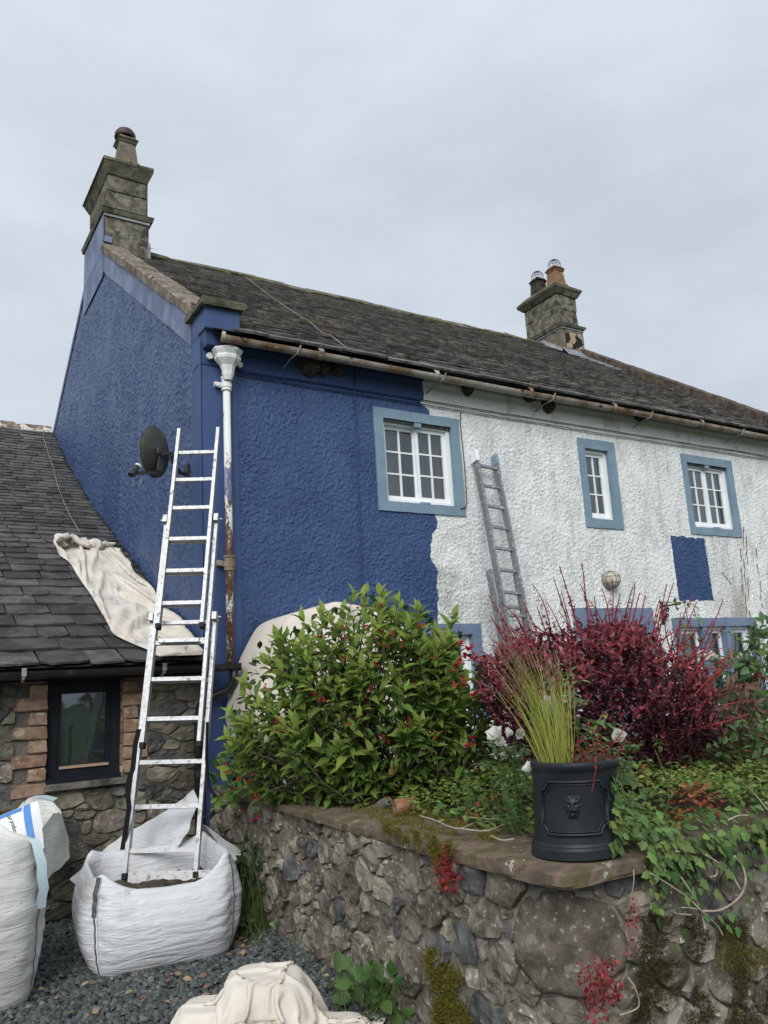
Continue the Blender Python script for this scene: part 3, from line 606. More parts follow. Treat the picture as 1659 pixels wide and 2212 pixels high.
# roof: deck, slates, ridge
b = B()
b.add([(XG+0.05, EY, EZ-0.01), (XR, EY, EZ-0.01), (XR, RY, RZ-0.01), (XG+0.05, RY, RZ-0.01)], [(0, 1, 2, 3)])
b.add([(XG-0.02, RY, RZ-0.01), (XR, RY, RZ-0.01), (XR, GB+0.3, EB-0.2), (XG-0.02, GB+0.3, EB-0.2)], [(0, 1, 2, 3)])
b.add([(XG+0.05, EY+0.02, EZ-0.05), (XR, EY+0.02, EZ-0.05), (XR, YF+0.05, WALLTOP), (XG+0.05, YF+0.05, WALLTOP)], [(3, 2, 1, 0)])
roof = b.out('roof', 'roof_deck', house)
def slate_variants(k, mname, ragged, thick, seed):
    r = np.random.default_rng(seed); res = []
    for q in range(k):
        n = 5; xs = np.linspace(-0.5, 0.5, n); lo = -r.uniform(0, ragged, n); lo[[0, -1]] += r.uniform(0, ragged*1.4, 2); dz = r.normal(0, 0.10, n)*thick
        V = [(x, l, thick+d) for x, l, d in zip(xs, lo, dz)]+[(x, l, d*0.5) for x, l, d in zip(xs, lo, dz)]+[(x, 1.0, thick*0.55) for x in xs]
        Fc = [(i, i+1, 2*n+i+1, 2*n+i) for i in range(n-1)]+[(n+i, n+i+1, i+1, i) for i in range(n-1)]+[(n, 0, 2*n), (n-1, 2*n-1, 3*n-1)]
        res.append(mesh('slate', V, Fc, mname))
    return res
def slate_matrix(x, y, z, w, l, ty, tz, tilt, skew):
    t = Vector((0, ty, tz)).normalized(); e = Vector((1, 0, 0)); nrm = e.cross(t)
    t2 = (t-nrm*tilt).normalized(); n2 = e.cross(t2)
    e2 = (e+t2*skew).normalized(); t3 = n2.cross(e2)
    M = Matrix.Identity(4)
    for i in range(3): M[i][0], M[i][1], M[i][2], M[i][3] = e2[i]*w, t3[i]*l, n2[i], (x, y, z)[i]
    return M
def join_mats(parent, variants, Ms, m, name='slates'):
    tm = []
    for v in variants:
        co = np.array([q.co[:] for q in v.vertices]); tm.append((co, [tuple(p.vertices) for p in v.polygons]))
    V, Fc = [], []
    for i, Mx in enumerate(Ms):
        co, fs = tm[i % len(tm)]; A = np.array(Mx); o = len(V)
        V += list(co @ A[:3, :3].T+A[:3, 3]); Fc += [tuple(a+o for a in q) for q in fs]
    return place(name, mesh(name, V, Fc, m), parent, kind='stuff')
sv = slate_variants(14, 'slate', 0.10, 0.025, 3)
rows = []; s = 0.0; tot = math.hypot(RY-EY, RZ-EZ); ex = 0.245
while s < tot-0.05:
    rows.append((s, ex)); s += ex*rnd.uniform(0.93, 1.07); ex = max(0.125, ex*0.972)
ty, tz = (RY-EY)/tot, (RZ-EZ)/tot
allm = []
for ri, (s, ex) in enumerate(rows):
    x = 2.70-rnd.uniform(0, 0.2)
    while x < XR-0.28:
        w = rnd.uniform(0.20, 0.46)*(0.8+0.4*ex/0.245); y = EY+ty*s; z = EZ+tz*s+0.012*sn((x, s, 0), 0.9)+rnd.uniform(-0.003, 0.006)
        x1 = min(x+w, XR-0.20)
        if x1-max(x, 2.66) > 0.03:
            xa = max(x, 2.66); allm.append((ri, slate_matrix((xa+x1)/2, y, z, (x1-xa)-0.006, ex*1.25, ty, tz, 0.09 if ri else 0.05, rnd.gauss(0, 0.02))))
        x += w
order = sorted(range(len(allm)), key=lambda i: (allm[i][0] > 9, np.linalg.norm(np.array(allm[i][1].translation)-CAM)))
first = set(order[:300])
for i in order[:300]: place('slate', sv[i % len(sv)], roof, allm[i][1])
join_mats(roof, sv, [allm[i][1] for i in order[300:]], 'slate')
x = 3.1; k = 0
while x < 11.3:
    w = rnd.uniform(0.42, 0.58); zz = RZ+0.02+0.025*sn((x, 0, 0), 0.8)
    b = B(); b.add([(x+.004, RY-0.19, zz-0.10), (x+w-.004, RY-0.19, zz-0.10), (x+w-.004, RY, zz+0.05), (x+.004, RY, zz+0.05), (x+w-.004, RY+0.19, zz-0.10), (x+.004, RY+0.19, zz-0.10), (x+.004, RY-0.17, zz-0.14), (x+w-.004, RY-0.17, zz-0.14)],
                   [(0, 1, 2, 3), (3, 2, 4, 5), (6, 7, 1, 0), (0, 3, 5), (1, 4, 2)])
    b.out('ridge_tile', 'mossy_ridge', roof, jitter=0.008); x += w
# verge copings
def verge(x0, x1, y0, y1, n, hgt, m):
    ys = np.linspace(y0, y1, n+1)
    for i in range(n):
        b = B(); a, c = ys[i]+0.006, ys[i+1]-0.006
        N = 5; P = []
        for t in np.linspace(a, c, N):
            zb = gz(t); w = 0.008*sn((t, x0, 0), 6)
            P.append([(x0+w, t, zb-0.03), (x0+w, t, zb+hgt), (x0+0.03, t, zb+hgt+0.025), (x1-0.03, t, zb+hgt+0.02), (x1, t, zb+hgt), (x1, t, zb-0.03)])
        b.grid(np.array(P)); b.add(P[0], [(0, 1, 2, 3, 4, 5)]); b.add(P[-1], [(5, 4, 3, 2, 1, 0)])
        b.out('coping_stone', m, roof, jitter=0.004)
verge(2.375, 2.71, 7.12, 11.02, 6, 0.085, 'verge_stone')
verge(XR-0.26, XR+0.06, 6.62, 11.0, 7, 0.17, 'dark_verge')
# left chimney
def blocks(parent, x0, x1, y0, y1, z0, z1, courses, m, splits):
    dz = (z1-z0)/courses
    for c in range(courses):
        za, zb = z0+c*dz+0.003, z0+(c+1)*dz-0.003
        xs = [x0]+[x0+(x1-x0)*t for t in splits[c][0]]+[x1]; ys = [y0]+[y0+(y1-y0)*t for t in splits[c][1]]+[y1]
        for i in range(len(xs)-1):          # front course, then side course
            e = rnd.uniform(0, 0.008); b = B(); b.box(xs[i]+0.003, xs[i+1]-0.003, y0+e, y0+0.25, za, zb, bev=0.007); b.out('stone_block', m, parent, jitter=0.006)
        for i in range(len(ys)-1):
            ya = ys[i]+0.003 if i else y0+0.253
            e = rnd.uniform(0, 0.008); b = B(); b.box(x0+e, x0+0.25, ya, ys[i+1]-0.003, za, zb, bev=0.007); b.out('stone_block', m, parent, jitter=0.003)
def core(x0, x1, y0, y1, z0, z1): b = B(); b.box(x0+0.02, x1, y0+0.02, y1, z0, z1); return b
b = core(2.45, 3.05, 11.0, 12.2, 7.5, 9.3); chim = b.out('chimney', 'chimney_stone', house)
b = B(); b.box(2.425, 3.055, 10.975, 12.25, 7.9, 8.49, bev=0.01); b.out('base_block', 'chimney_stone', chim, jitter=0.004)
b = B(); b.box(2.394, 2.424, 10.99, 12.24, 7.9, 8.50); b.box(2.412, 2.52, 10.95, 10.974, 8.06, 8.15); b.out('painted_face', 'pale_blue_smooth', chim)
b = B(); b.box(2.40, 3.065, 10.955, 12.26, 8.485, 8.53); b.out('lead_flashing', 'lead', chim)
b = B(); b.frustum(2.375, 3.11, 10.93, 12.30, 8.53, 8.60, -0.015); b.frustum(2.36, 3.125, 10.915, 12.315, 8.60, 8.655, 0.07); b.out('moulding', 'chimney_cap', chim, jitter=0.005)
blocks(chim, 2.455, 3.02, 11.0, 12.2, 8.65, 9.22, 2, 'chimney_stone', [((0.22,), (0.28, 0.75)), ((), (0.45,))])
b = B(); b.frustum(2.445, 3.03, 10.985, 12.21, 9.20, 9.36, -0.075); b.box(2.36, 3.115, 10.90, 12.29, 9.36, 9.43, bev=0.012); b.frustum(2.38, 3.095, 10.92, 12.27, 9.43, 9.51, 0.12); b.out('cap_stone', 'chimney_cap', chim, jitter=0.006)
def square_pot(parent, cx, cy, z0, h, w0, w1, m, name='chimney_pot'):
    b = B(); b.frustum(cx-w0/2-.03, cx+w0/2+.03, cy-w0/2-.03, cy+w0/2+.03, z0-0.03, z0+0.04, 0.012); b.frustum(cx-w0/2, cx+w0/2, cy-w0/2, cy+w0/2, z0+0.04, z0+h*0.76, (w0-w1)/2)
    e = w1/2
    b.frustum(cx-e-.012, cx+e+.012, cy-e-.012, cy+e+.012, z0+h*0.76, z0+h*0.81, -0.008); b.frustum(cx-e-.005, cx+e+.005, cy-e-.005, cy+e+.005, z0+h*0.81, z0+h*0.88, -0.035); b.frustum(cx-e-.02, cx+e+.02, cy-e-.02, cy+e+.02, z0+h*0.88, z0+h, 0.02)
    return b.out(name, m, parent, jitter=0.003)
square_pot(chim, 2.765, 11.22, 9.51, 0.50, 0.30, 0.235, 'stone_pot')
square_pot(chim, 2.765, 11.85, 9.51, 0.46, 0.30, 0.235, 'stone_pot')
b = B(); b.lathe([(0.001, 0.15), (0.06, 0.145), (0.12, 0.115), (0.155, 0.06), (0.16, 0.0), (0.15, -0.02), (0.10, 0.0)], (2.755, 11.22, 10.04), 20); b.lathe([(0.1, -0.06), (0.1, 0.03)], (2.755, 11.22, 10.04), 16); b.out('dome_cowl', 'dome_clay', chim, smooth=True)
b = B(); b.add([(3.06, 10.95, 8.12), (3.20, 10.93, 8.10), (3.20, 11.4, 8.38), (3.06, 11.4, 8.40)], [(0, 1, 2, 3)]); b.box(3.05, 3.085, 10.97, 11.5, 7.95, 8.2); b.out('lead_apron', 'lead', chim)
# right chimney
b = core(11.42, 11.98, 11.0, 11.98, 7.4, 9.2); chim2 = b.out('chimney', 'chimney_stone', house)
b = B(); b.box(11.42, 12.02, 10.94, 12.0, 7.6, 8.47, bev=0.01); b.out('base_block', 'stone_pot', chim2, jitter=0.004)
t = NT('tarred'); MATS['tarred'] = t.fin(t.mix(t.step(t.noise(4.5, 5), 0.50, 0.53), (0.012, 0.012, 0.012), (0.36, 0.28, 0.19)), 0.8)
b = B(); b.box(11.50, 11.98, 10.932, 10.938, 8.05, 8.40); b.out('tar_patch', 'tarred', chim2, jitter=0.002)
b = B(); b.box(11.405, 12.035, 10.925, 12.02, 8.465, 8.51); b.out('lead_flashing', 'lead', chim2)
b = B(); b.frustum(11.375, 12.06, 10.895, 12.06, 8.51, 8.57, -0.015); b.frustum(11.36, 12.075, 10.88, 12.07, 8.57, 8.625, 0.08); b.out('moulding', 'chimney_cap', chim2, jitter=0.006)
blocks(chim2, 11.43, 11.985, 11.0, 11.98, 8.62, 9.25, 2, 'chimney_stone', [((0.12, 0.85), (0.12, 0.6)), ((0.22,), (0.5,))])
b = B(); b.frustum(11.415, 12.0, 10.985, 12.0, 9.24, 9.36, -0.085); b.box(11.325, 12.09, 10.895, 12.09, 9.36, 9.42, bev=0.015); b.frustum(11.35, 12.06, 10.92, 12.06, 9.42, 9.55, 0.13); b.out('cap_stone', 'chimney_cap', chim2, jitter=0.008)
square_pot(chim2, 11.70, 11.22, 9.53, 0.46, 0.29, 0.235, 'terracotta')
square_pot(chim2, 11.69, 11.74, 9.53, 0.44, 0.27, 0.22, 'sooty_pot')
def wire_ball(c, r, parent):
    b = B()
    for k in range(6):
        a = math.pi*k/6; b.tube([(c[0]+r*math.cos(a)*math.cos(t), c[1]+r*math.sin(a)*math.cos(t), c[2]+r*math.sin(t)) for t in np.linspace(-0.5, math.pi+0.5, 15)], 0.0035, 4)
    for t in (0.0, 0.4, 0.8, 1.15): b.tube([(c[0]+r*math.cos(t)*math.cos(a), c[1]+r*math.cos(t)*math.sin(a), c[2]+r*math.sin(t)) for a in np.linspace(0, 2*math.pi, 17)], 0.0035, 4)
    b.out('wire_guard', 'wire', parent)
wire_ball((11.70, 11.22, 10.05), 0.135, chim2); wire_ball((11.69, 11.74, 10.03), 0.135, chim2)
b = B()
for i in range(6):
    y = 10.95-i*0.0; yy = 9.95+i*0.17; b.box(11.72-i*0.035, 11.90, yy, yy+0.165, gz(yy)+0.03, gz(yy)+0.07)
P = [[(11.42-0.10, 10.9, gz(10.9)+0.05), (11.42-0.12, 11.5, gz(11.5)+0.03)], [(11.44, 10.93, gz(10.9)+0.16), (11.43, 11.5, gz(11.5)+0.14)]]
b.grid(P); b.add([(11.32, 10.72, gz(10.72)+0.04), (11.9, 10.72, gz(10.72)+0.04), (11.9, 10.945, gz(10.94)+0.14), (11.38, 10.945, gz(10.94)+0.14)], [(0, 1, 2, 3)])
b.out('lead_flashing', 'lead', chim2)
# roof wire
def on_roof(px, py):
    d = ray(px, py); n = np.array([0, -tz, ty]); p0 = np.array([0, EY, EZ+0.05]); return CAM+d*((p0-CAM)@n)/(d@n)
b = B(); b.tube([on_roof(*q) for q in ((523, 592), (548, 612), (585, 640), (625, 668), (665, 692), (697, 719), (715, 725), (741, 745), (752, 754))], 0.0045, 5); b.out('aerial_cable', 'cable_grey', house)

# gutter, hopper and downpipe
b = B(); NN = 9
def channel(b, pts, r, a0=math.pi, a1=2*math.pi):
    P = np.array([[(p[0], p[1]+r*math.cos(a), p[2]+r*math.sin(a)) for a in np.linspace(a0, a1, NN)] for p in pts]); b.grid(P)
    P2 = np.array([[(p[0], p[1]+(r-.008)*math.cos(a), p[2]+(r-.008)*math.sin(a)) for a in np.linspace(a1, a0, NN)] for p in pts]); b.grid(P2)
GY, GZ = 6.655, 4.83
channel(b, [(x, GY+0.006*sn((x, 0, 0), 1.1), GZ+0.012*sn((x, 1, 0), 0.7)) for x in np.linspace(2.54, XR-0.1, 40)], 0.054)
b.lathe([(0.001, 0), (0.054, 0.0), (0.054, 0.02)], (0, 0, 0), 14, Matrix.Translation((2.535, GY, GZ-0.004)) @ Matrix.Rotation(R(90), 4, 'Y'))
for x in (3.55, 4.95, 6.3, 7.7, 9.4, 11): b.lathe([(0.057, -0.03), (0.059, -0.028), (0.059, 0.028), (0.057, 0.03)], (0, 0, 0), 16, Matrix.Translation((x, GY, GZ)) @ Matrix.Rotation(R(90), 4, 'Y'))
gut = b.out('gutter', 'rusty_gutter', house, smooth=True)
for x in (3.28, 5.02, 6.62, 8.33, 10.25):
    b = B(); b.tube([(x+0.03, GY-0.075, GZ+0.02), (x, GY-0.05, GZ-0.06), (x-0.02, GY+0.06, GZ-0.075), (x-0.03, YF-0.01, GZ-0.12)], 0.008, 6); b.out('bracket', 'gutter_iron', gut)
pipe_y = 6.815; pxx = 2.632
b = B(); b.tube([(pxx-0.01, pipe_y, 1.80), (pxx, pipe_y, 2.7), (pxx, pipe_y, 4.52)], 0.034, 16); pipe = b.out('downpipe', 'peeling_pipe', house, smooth=True)
def octo(prof, c, ysc=0.8):
    b = B(); V = []; n = 8
    for r, z in prof:
        for j in range(n): a = 2*math.pi*(j+.5)/n; V.append((c[0]+r*math.cos(a), c[1]+r*ysc*math.sin(a), c[2]+z))
    b.add(V, [(i*n+j, i*n+(j+1) % n, (i+1)*n+(j+1) % n, (i+1)*n+j) for i in range(len(prof)-1) for j in range(n)]); return b
b = octo([(0.04, -0.30), (0.055, -0.25), (0.06, -0.21), (0.075, -0.16), (0.105, -0.125), (0.125, -0.10), (0.13, -0.075), (0.12, -0.06), (0.14, -0.03), (0.15, -0.01), (0.15, 0.0), (0.13, 0.002), (0.10, -0.04)], (pxx, 6.775, 4.755))
b.tube([(pxx-0.15, 6.86, 4.70), (pxx-0.15, 6.83, 4.70)], 0.032, 10); b.tube([(pxx+0.15, 6.86, 4.66), (pxx+0.15, 6.83, 4.66)], 0.026, 10)
b.out('hopper', 'hopper_paint', pipe)
b = B(); b.tube([(pxx, 6.76, 4.74), (pxx, GY+0.02, GZ-0.05)], 0.035, 10); b.out('gutter_outlet', 'rusty_gutter', pipe)
for z in (4.43, 2.73):
    b = B(); b.lathe([(0.040, -0.07), (0.047, -0.065), (0.047, -0.04), (0.052, -0.035), (0.052, 0.0), (0.046, 0.005), (0.046, 0.045), (0.053, 0.05), (0.053, 0.068), (0.040, 0.07)], (pxx, pipe_y, z), 16); b.box(pxx-0.10, pxx+0.03, 6.86, 6.885, z-0.02, z+0.03); b.tube([(pxx-0.085, 6.87, z), (pxx-0.085, 6.83, z)], 0.022, 8)
    b.out('pipe_collar', 'hopper_paint' if z > 4 else 'rusty_gutter', pipe, smooth=False)
# cables along the front
def cable(pts, r, m, name='cable'): b = B(); b.tube(pts, r, 5); return b.out(name, m, house)
for k, (z0, off) in enumerate(((4.618, 0), (4.575, 2))):
    xs = np.linspace(2.76, 4.94, 14); cable([(x, YF-0.024, z0-0.004*k*(x-2.7)+0.010*sn((x, off, 0), 1.5)) for x in xs], 0.007, 'cable_blue')
    xs = np.linspace(4.94, 11.9, 30); cable([(x, YF-0.024, z0-0.012*k*min(1, x-4.9)+0.014*sn((x, off, 0), 1.1)) for x in xs], 0.007, 'cable_grey')
cable([(4.085, YF-0.02, 4.86), (4.06, YF-0.02, 4.5), (4.075, YF-0.02, 4.2), (4.05, YF-0.02, 3.6), (4.055, YF-0.02, 3.0), (4.03, YF-0.02, 2.4), (4.03, YF-0.02, 1.6)], 0.007, 'cable_blue')
cable([(5.44, YF-0.02, 4.54), (5.425, YF-0.02, 4.4), (5.43, YF-0.03, 3.9), (5.42, YF-0.03, 3.5), (5.40, YF-0.03, 3.44), (5.33, YF-0.03, 3.42)], 0.006, 'cable_dark')
cable([(2.41, 7.13, 4.62), (2.405, 6.95, 4.63), (2.41, 6.885, 4.63), (2.76, 6.88, 4.615)], 0.007, 'cable_blue')

# windows
def rough_bar(b, x0, x1, z0, z1, yo, yi):
    """a band of hand-painted stone with wavering edges"""
    n = max(3, int(max(x1-x0, z1-z0)/0.06)); rows = []; o = rnd.uniform(0, 50)
    for k in range(n+1):
        t = k/n
        if z1-z0 > x1-x0: z = z0+(z1-z0)*t; e = 0.007*sn((z, 0, o), 7); f = 0.007*sn((z, 3, o), 7); rows.append([(x0+e, yi, z), (x0+e, yo, z), (x1+f, yo-0.002*sn((z, 5, o), 9), z), (x1+f, yi, z)])
        else: x = x0+(x1-x0)*t; e = 0.007*sn((x, 0, o), 7); f = 0.007*sn((x, 3, o), 7); rows.append([(x, yi, z0+e), (x, yo, z0+e), (x, yo-0.002*sn((x, 5, o), 9), z1+f), (x, yi, z1+f)])
    b.grid(np.array(rows)); b.add(rows[0], [(0, 1, 2, 3)]); b.add(rows[-1], [(3, 2, 1, 0)])
def window(idx, sashes, rows, open_sash=False, m_sur='pale_blue_paint', curtains=(), setback=0.035, mull=False):
    x0, x1, z0, z1, l, r, bt, tp = OPEN[idx]; a0, a1, c0, c1 = holes[idx]
    fy = YF+setback
    b = B(); fwid = 0.045
    b.box(a0+.002, a0+fwid, fy, fy+0.09, c0+.002, c1-.002); b.box(a1-fwid, a1-.002, fy, fy+0.09, c0+.002, c1-.002); b.box(a0+fwid, a1-fwid, fy, fy+0.09, c1-fwid, c1-.002); b.box(a0+fwid, a1-fwid, fy-0.012, fy+0.09, c0+.002, c0+fwid*0.9)
    win = b.out('window', 'white_gloss', house)
    b = B(); e = 0.018; yo, yi = YF-e, YF+0.004
    rough_bar(b, x0, a0+0.004, z0, z1, yo, yi); rough_bar(b, a1-0.004, x1, z0, z1, yo, yi); rough_bar(b, a0+0.004, a1-0.004, c1-0.004, z1, yo-0.002, yi); rough_bar(b, a0+0.004, a1-0.004, z0, c0+0.004, yo-0.002, yi)
    b.out('surround', m_sur, win)
    if idx in (0, 2):
        b = B(); xm = (a0+a1)/2+0.0; b.box(a0+0.01, xm-0.05, YF+0.006, YF+0.012+0.05, c1-0.028, c1-0.003); b.box(xm+0.05, a1-0.01, YF+0.006, YF+0.012+0.05, c1-0.028, c1-0.003); b.out('lintel_shadow', 'lintel_shade', win, jitter=0.003)  # dark mottled strip stands in for the shade under the lintel
        b = B(); b.box(xm-0.045, xm+0.045, YF-0.012, YF+0.05, c1-0.055, c1-0.004); b.out('mullion_stub', m_sur, win)
        b = B(); b.box(xm-0.02, xm+0.10, YF-0.014, YF+0.05, c0+0.004, c0+0.022); b.out('sill_stub', m_sur, win)
    ia0, ia1, ic0, ic1 = a0+fwid, a1-fwid, c0+fwid*0.9, c1-fwid
    sw = (ia1-ia0)/sashes
    for si in range(sashes):
        sa, sb = ia0+sw*si, ia0+sw*(si+1); sy = fy+0.03+(0.03 if (open_sash and si == 0) else 0.0); st = 0.042
        if mull: sa += 0.05 if si else 0; sb -= 0.05 if si < sashes-1 else 0
        if si == 0 and open_sash: sb += 0.03
        b = B(); b.box(sa+.001, sa+st, sy, sy+0.035, ic0+.001, ic1-.001); b.box(sb-st, sb-.001, sy, sy+0.035, ic0+.001, ic1-.001); b.box(sa+st, sb-st, sy, sy+0.035, ic1-st, ic1-.001); b.box(sa+st, sb-st, sy, sy+0.035, ic0+.001, ic0+st*1.3)
        sash = b.out('sash', 'white_gloss', win)
        pa, pb, qa, qb = sa+st, sb-st, ic0+st*1.3, ic1-st
        cols = 2 if rows > 1 else 1
        for c in range(1, cols):
            xm = pa+(pb-pa)*c/cols; b = B(); b.box(xm-0.010, xm+0.010, sy+0.004, sy+0.032, qa, qb); b.out('glazing_bar', 'white_gloss', win)
        for rr in range(1, rows):
            zm = qa+(qb-qa)*rr/rows; b = B(); b.box(pa, pb, sy+0.006, sy+0.030, zm-0.009, zm+0.009); b.out('glazing_bar', 'white_gloss', win)
        for c in range(cols):
            for rr in range(rows):
                xa, xb = pa+(pb-pa)*c/cols, pa+(pb-pa)*(c+1)/cols; za, zb = qa+(qb-qa)*rr/rows, qa+(qb-qa)*(rr+1)/rows; tw = rnd.gauss(0, 0.0015)
                b = B(); b.add([(xa, sy+0.02+tw, za), (xb, sy+0.02-tw, za), (xb, sy+0.02-tw, zb), (xa, sy+0.02+tw, zb)], [(0, 1, 2, 3)]); b.out('pane', 'glass', win)
        if mull and si < sashes-1:
            b = B(); b.box(sb+0.003, sb+0.097, YF-0.01, fy+0.08, c0+0.003, c1-0.003); b.out('mullion', m_sur, win)
    for (u0, u1, dy, m, amp) in curtains:
        xs = np.linspace(a0+(a1-a0)*u0, a0+(a1-a0)*u1, max(6, int((u1-u0)*60)))
        P = np.array([[(x, fy+0.14+dy+amp*math.sin(x*95+1.3*sn((x, z, 0), 6)), z) for x in xs] for z in np.linspace(c0-0.05, c1+0.05, 6)]); b = B(); b.grid(P); b.out('curtain', m, win, smooth=True)
    b = B(); b.add([(a0-0.1, YF+0.95, c0-0.3), (a1+0.3, YF+0.95, c0-0.3), (a1+0.3, YF+0.95, c1+0.3), (a0-0.1, YF+0.95, c1+0.3)], [(0, 1, 2, 3)]); b.out('dark_room', 'room', win)
    return win
window(0, 2, 3, True, curtains=((0.0, 0.385, 0.02, 'curtain_grey', 0.001), (0.53, 0.56, 0.0, 'wood_batten', 0.0), (0.575, 0.90, 0.03, 'curtain_grey', 0.002), (0.90, 1.02, 0.05, 'curtain_pale', 0.012)))
window(1, 1, 3, curtains=((0.0, 0.13, 0.08, 'curtain_pale', 0.010), (0.84, 1.03, 0.08, 'curtain_pale', 0.012)))
window(2, 2, 3, curtains=((0.0, 0.22, 0.08, 'curtain_pale', 0.012), (0.33, 0.41, 0.12, 'curtain_grey', 0.012), (0.60, 0.70, 0.1, 'curtain_grey', 0.014), (0.80, 1.03, 0.08, 'curtain_grey', 0.014)))
window(3, 3, 1, m_sur='grey_blue_paint', setback=0.05, mull=True)
window(4, 2, 1, m_sur='grey_blue_paint', setback=0.05, mull=True)
x0, x1, z0, z1, l, r_, bt, tp = OPEN[5]; a0, a1, c0, c1 = holes[5]
b = B(); b.box(a0, a1, YF+0.10, YF+0.15, 0.02, c1); door = b.out('door', 'grey_blue_paint', house)
for zz in (0.25, 1.15): b = B(); b.box(a0+0.12, a1-0.12, YF+0.088, YF+0.099, zz, zz+0.75, bev=0.004); b.out('panel', 'grey_blue_paint', door)
b = B(); b.box(x0, a0+.004, YF-0.018, YF+0.004, 0.0, z1); b.box(a1-.004, x1, YF-0.018, YF+0.004, 0.0, z1); b.box(a0+.004, a1-.004, YF-0.019, YF+0.004, c1-.004, z1); b.out('surround', 'grey_blue_paint', door, jitter=0.003)

# nests, lamp, bracket, dish: fixed to the house but things of their own
def nest(x, z, w, h, d, label, seed):
    b = B(); P = []
    for i in range(9):
        t = i/8
        ring = []
        for j in range(14):
            a = math.pi+math.pi*j/13; rr = math.sin(math.pi*(0.08+0.86*t)) if t > .5 else (0.85+0.15*math.sin(math.pi*t)); rr = max(0.02, rr)
            p = np.array((x+w/2*rr*math.cos(a), YF-0.013+d*rr*math.sin(a), z+h*(0.5-t))); p += 0.012*np.array([sn(p*1.0, 26, seed), -abs(sn(p, 26, seed+3)), sn(p, 26, seed+5)]); ring.append(p)
        P.append(ring)
    b.grid(np.array(P)); b.out('mud_nest', 'mud', smooth=True, label=label, cat='nest', group='mud nests under the eaves')
nest(3.545, 4.785, 0.27, 0.24, 0.12, 'largest mud nest, on the blue wall nearest the downpipe', 1)
nest(3.70, 4.79, 0.15, 0.19, 0.11, 'broken mud nest stuck to the right of the largest one', 2)
nest(3.875, 4.80, 0.16, 0.15, 0.11, 'round mud nest alone on the blue wall, left of the hanging cable', 3)
nest(5.56, 4.83, 0.15, 0.16, 0.10, 'mud nest at the left end of the white wall under the gutter', 4)
nest(6.50, 4.86, 0.20, 0.10, 0.10, 'flat mud nest remnant above the narrow window, left one', 5)
nest(6.80, 4.80, 0.19, 0.19, 0.10, 'pointed mud nest above and left of the narrow window', 6)
nest(8.46, 4.85, 0.22, 0.09, 0.09, 'flat mud nest remnant between the narrow window and the right window', 7)
lamp = thing('wall_lamp', (7.525, YF, 2.67), 'grey bulkhead lamp with wire cage on the white wall above the door', 'lamp')
RX = Matrix.Translation((7.525, YF-0.003, 2.675)) @ Matrix.Rotation(R(90), 4, 'X')
b = B(); b.lathe([(0.001, 0), (0.115, 0), (0.118, 0.03), (0.105, 0.05), (0.10, 0.065)], (0, 0, 0), 20, RX); b.out('base', 'lamp_grey', lamp, smooth=True)
b = B(); b.lathe([(0.095, 0.06), (0.092, 0.10), (0.075, 0.135), (0.04, 0.15), (0.001, 0.152)], (0, 0, 0), 20, RX); b.out('glass_cover', 'lamp_glass', lamp, smooth=True)
b = B()
for o in (-0.035, 0.035):
    b.tube([RX @ Vector((o, math.cos(t)*0.105, 0.05+0.115*math.sin(t))) for t in np.linspace(0, math.pi, 11)], 0.004, 5); b.tube([RX @ Vector((math.cos(t)*0.105, o, 0.05+0.112*math.sin(t))) for t in np.linspace(0, math.pi, 11)], 0.004, 5)
b.tube([RX @ Vector((math.cos(t)*0.105, math.sin(t)*0.105, 0.06)) for t in np.linspace(0, 2*math.pi, 21)], 0.006, 5); b.out('wire_cage', 'lamp_grey', lamp)
br = thing('hanging_bracket', (8.42, YF, 2.36), 'black wrought iron basket bracket with scrolls left of the blue test patch', 'bracket')
pb = hit(1430, 1311, 1, YF-0.02); pt_ = hit(1464, 1304, 1, 6.52); d = (pt_-pb)
b = B(); b.beam(pb, pt_, 0.018, 0.018, (0, 0, 1)); b.tube([pt_, pt_+d*0.06], [0.02, 0.001], 6); b.tube([pt_-d*0.12+np.array([0, 0, -0.05]), pt_-d*0.12+np.array([0, 0, 0.07])], [0.007, 0.014], 6)
b.tube([pt_-d*0.12+np.array([0, 0, -0.05]), pt_-d*0.05+np.array([0, 0, -0.075]), pt_+np.array([0, 0, -0.05])], 0.008, 5); b.out('arm', 'black_iron', br)
b = B(); b.box(pb[0]-0.018, pb[0]+0.018, YF-0.014, YF-0.004, pb[2]-0.22, pb[2]+0.07); b.out('wall_plate', 'black_iron', br)
b = B()
for (s0, zc, rr) in ((0.16, -0.06, 0.045), (0.34, -0.05, 0.035), (0.12, -0.15, 0.040), (0.28, -0.12, 0.03)):
    c = pb+d*s0+np.array([0, 0, zc]); u = unit(d); b.tube([c+(u*math.cos(t)+np.array([0, 0, 1])*math.sin(t))*rr*(1-t/14) for t in np.linspace(0, 9, 22)], 0.007, 5)
for s0 in (0.1, 0.2, 0.3): c = pb+d*s0; b.tube([c, c+np.array([0, 0, 0.05])], [0.012, 0.002], 5)
b.out('scrolls', 'black_iron', br)
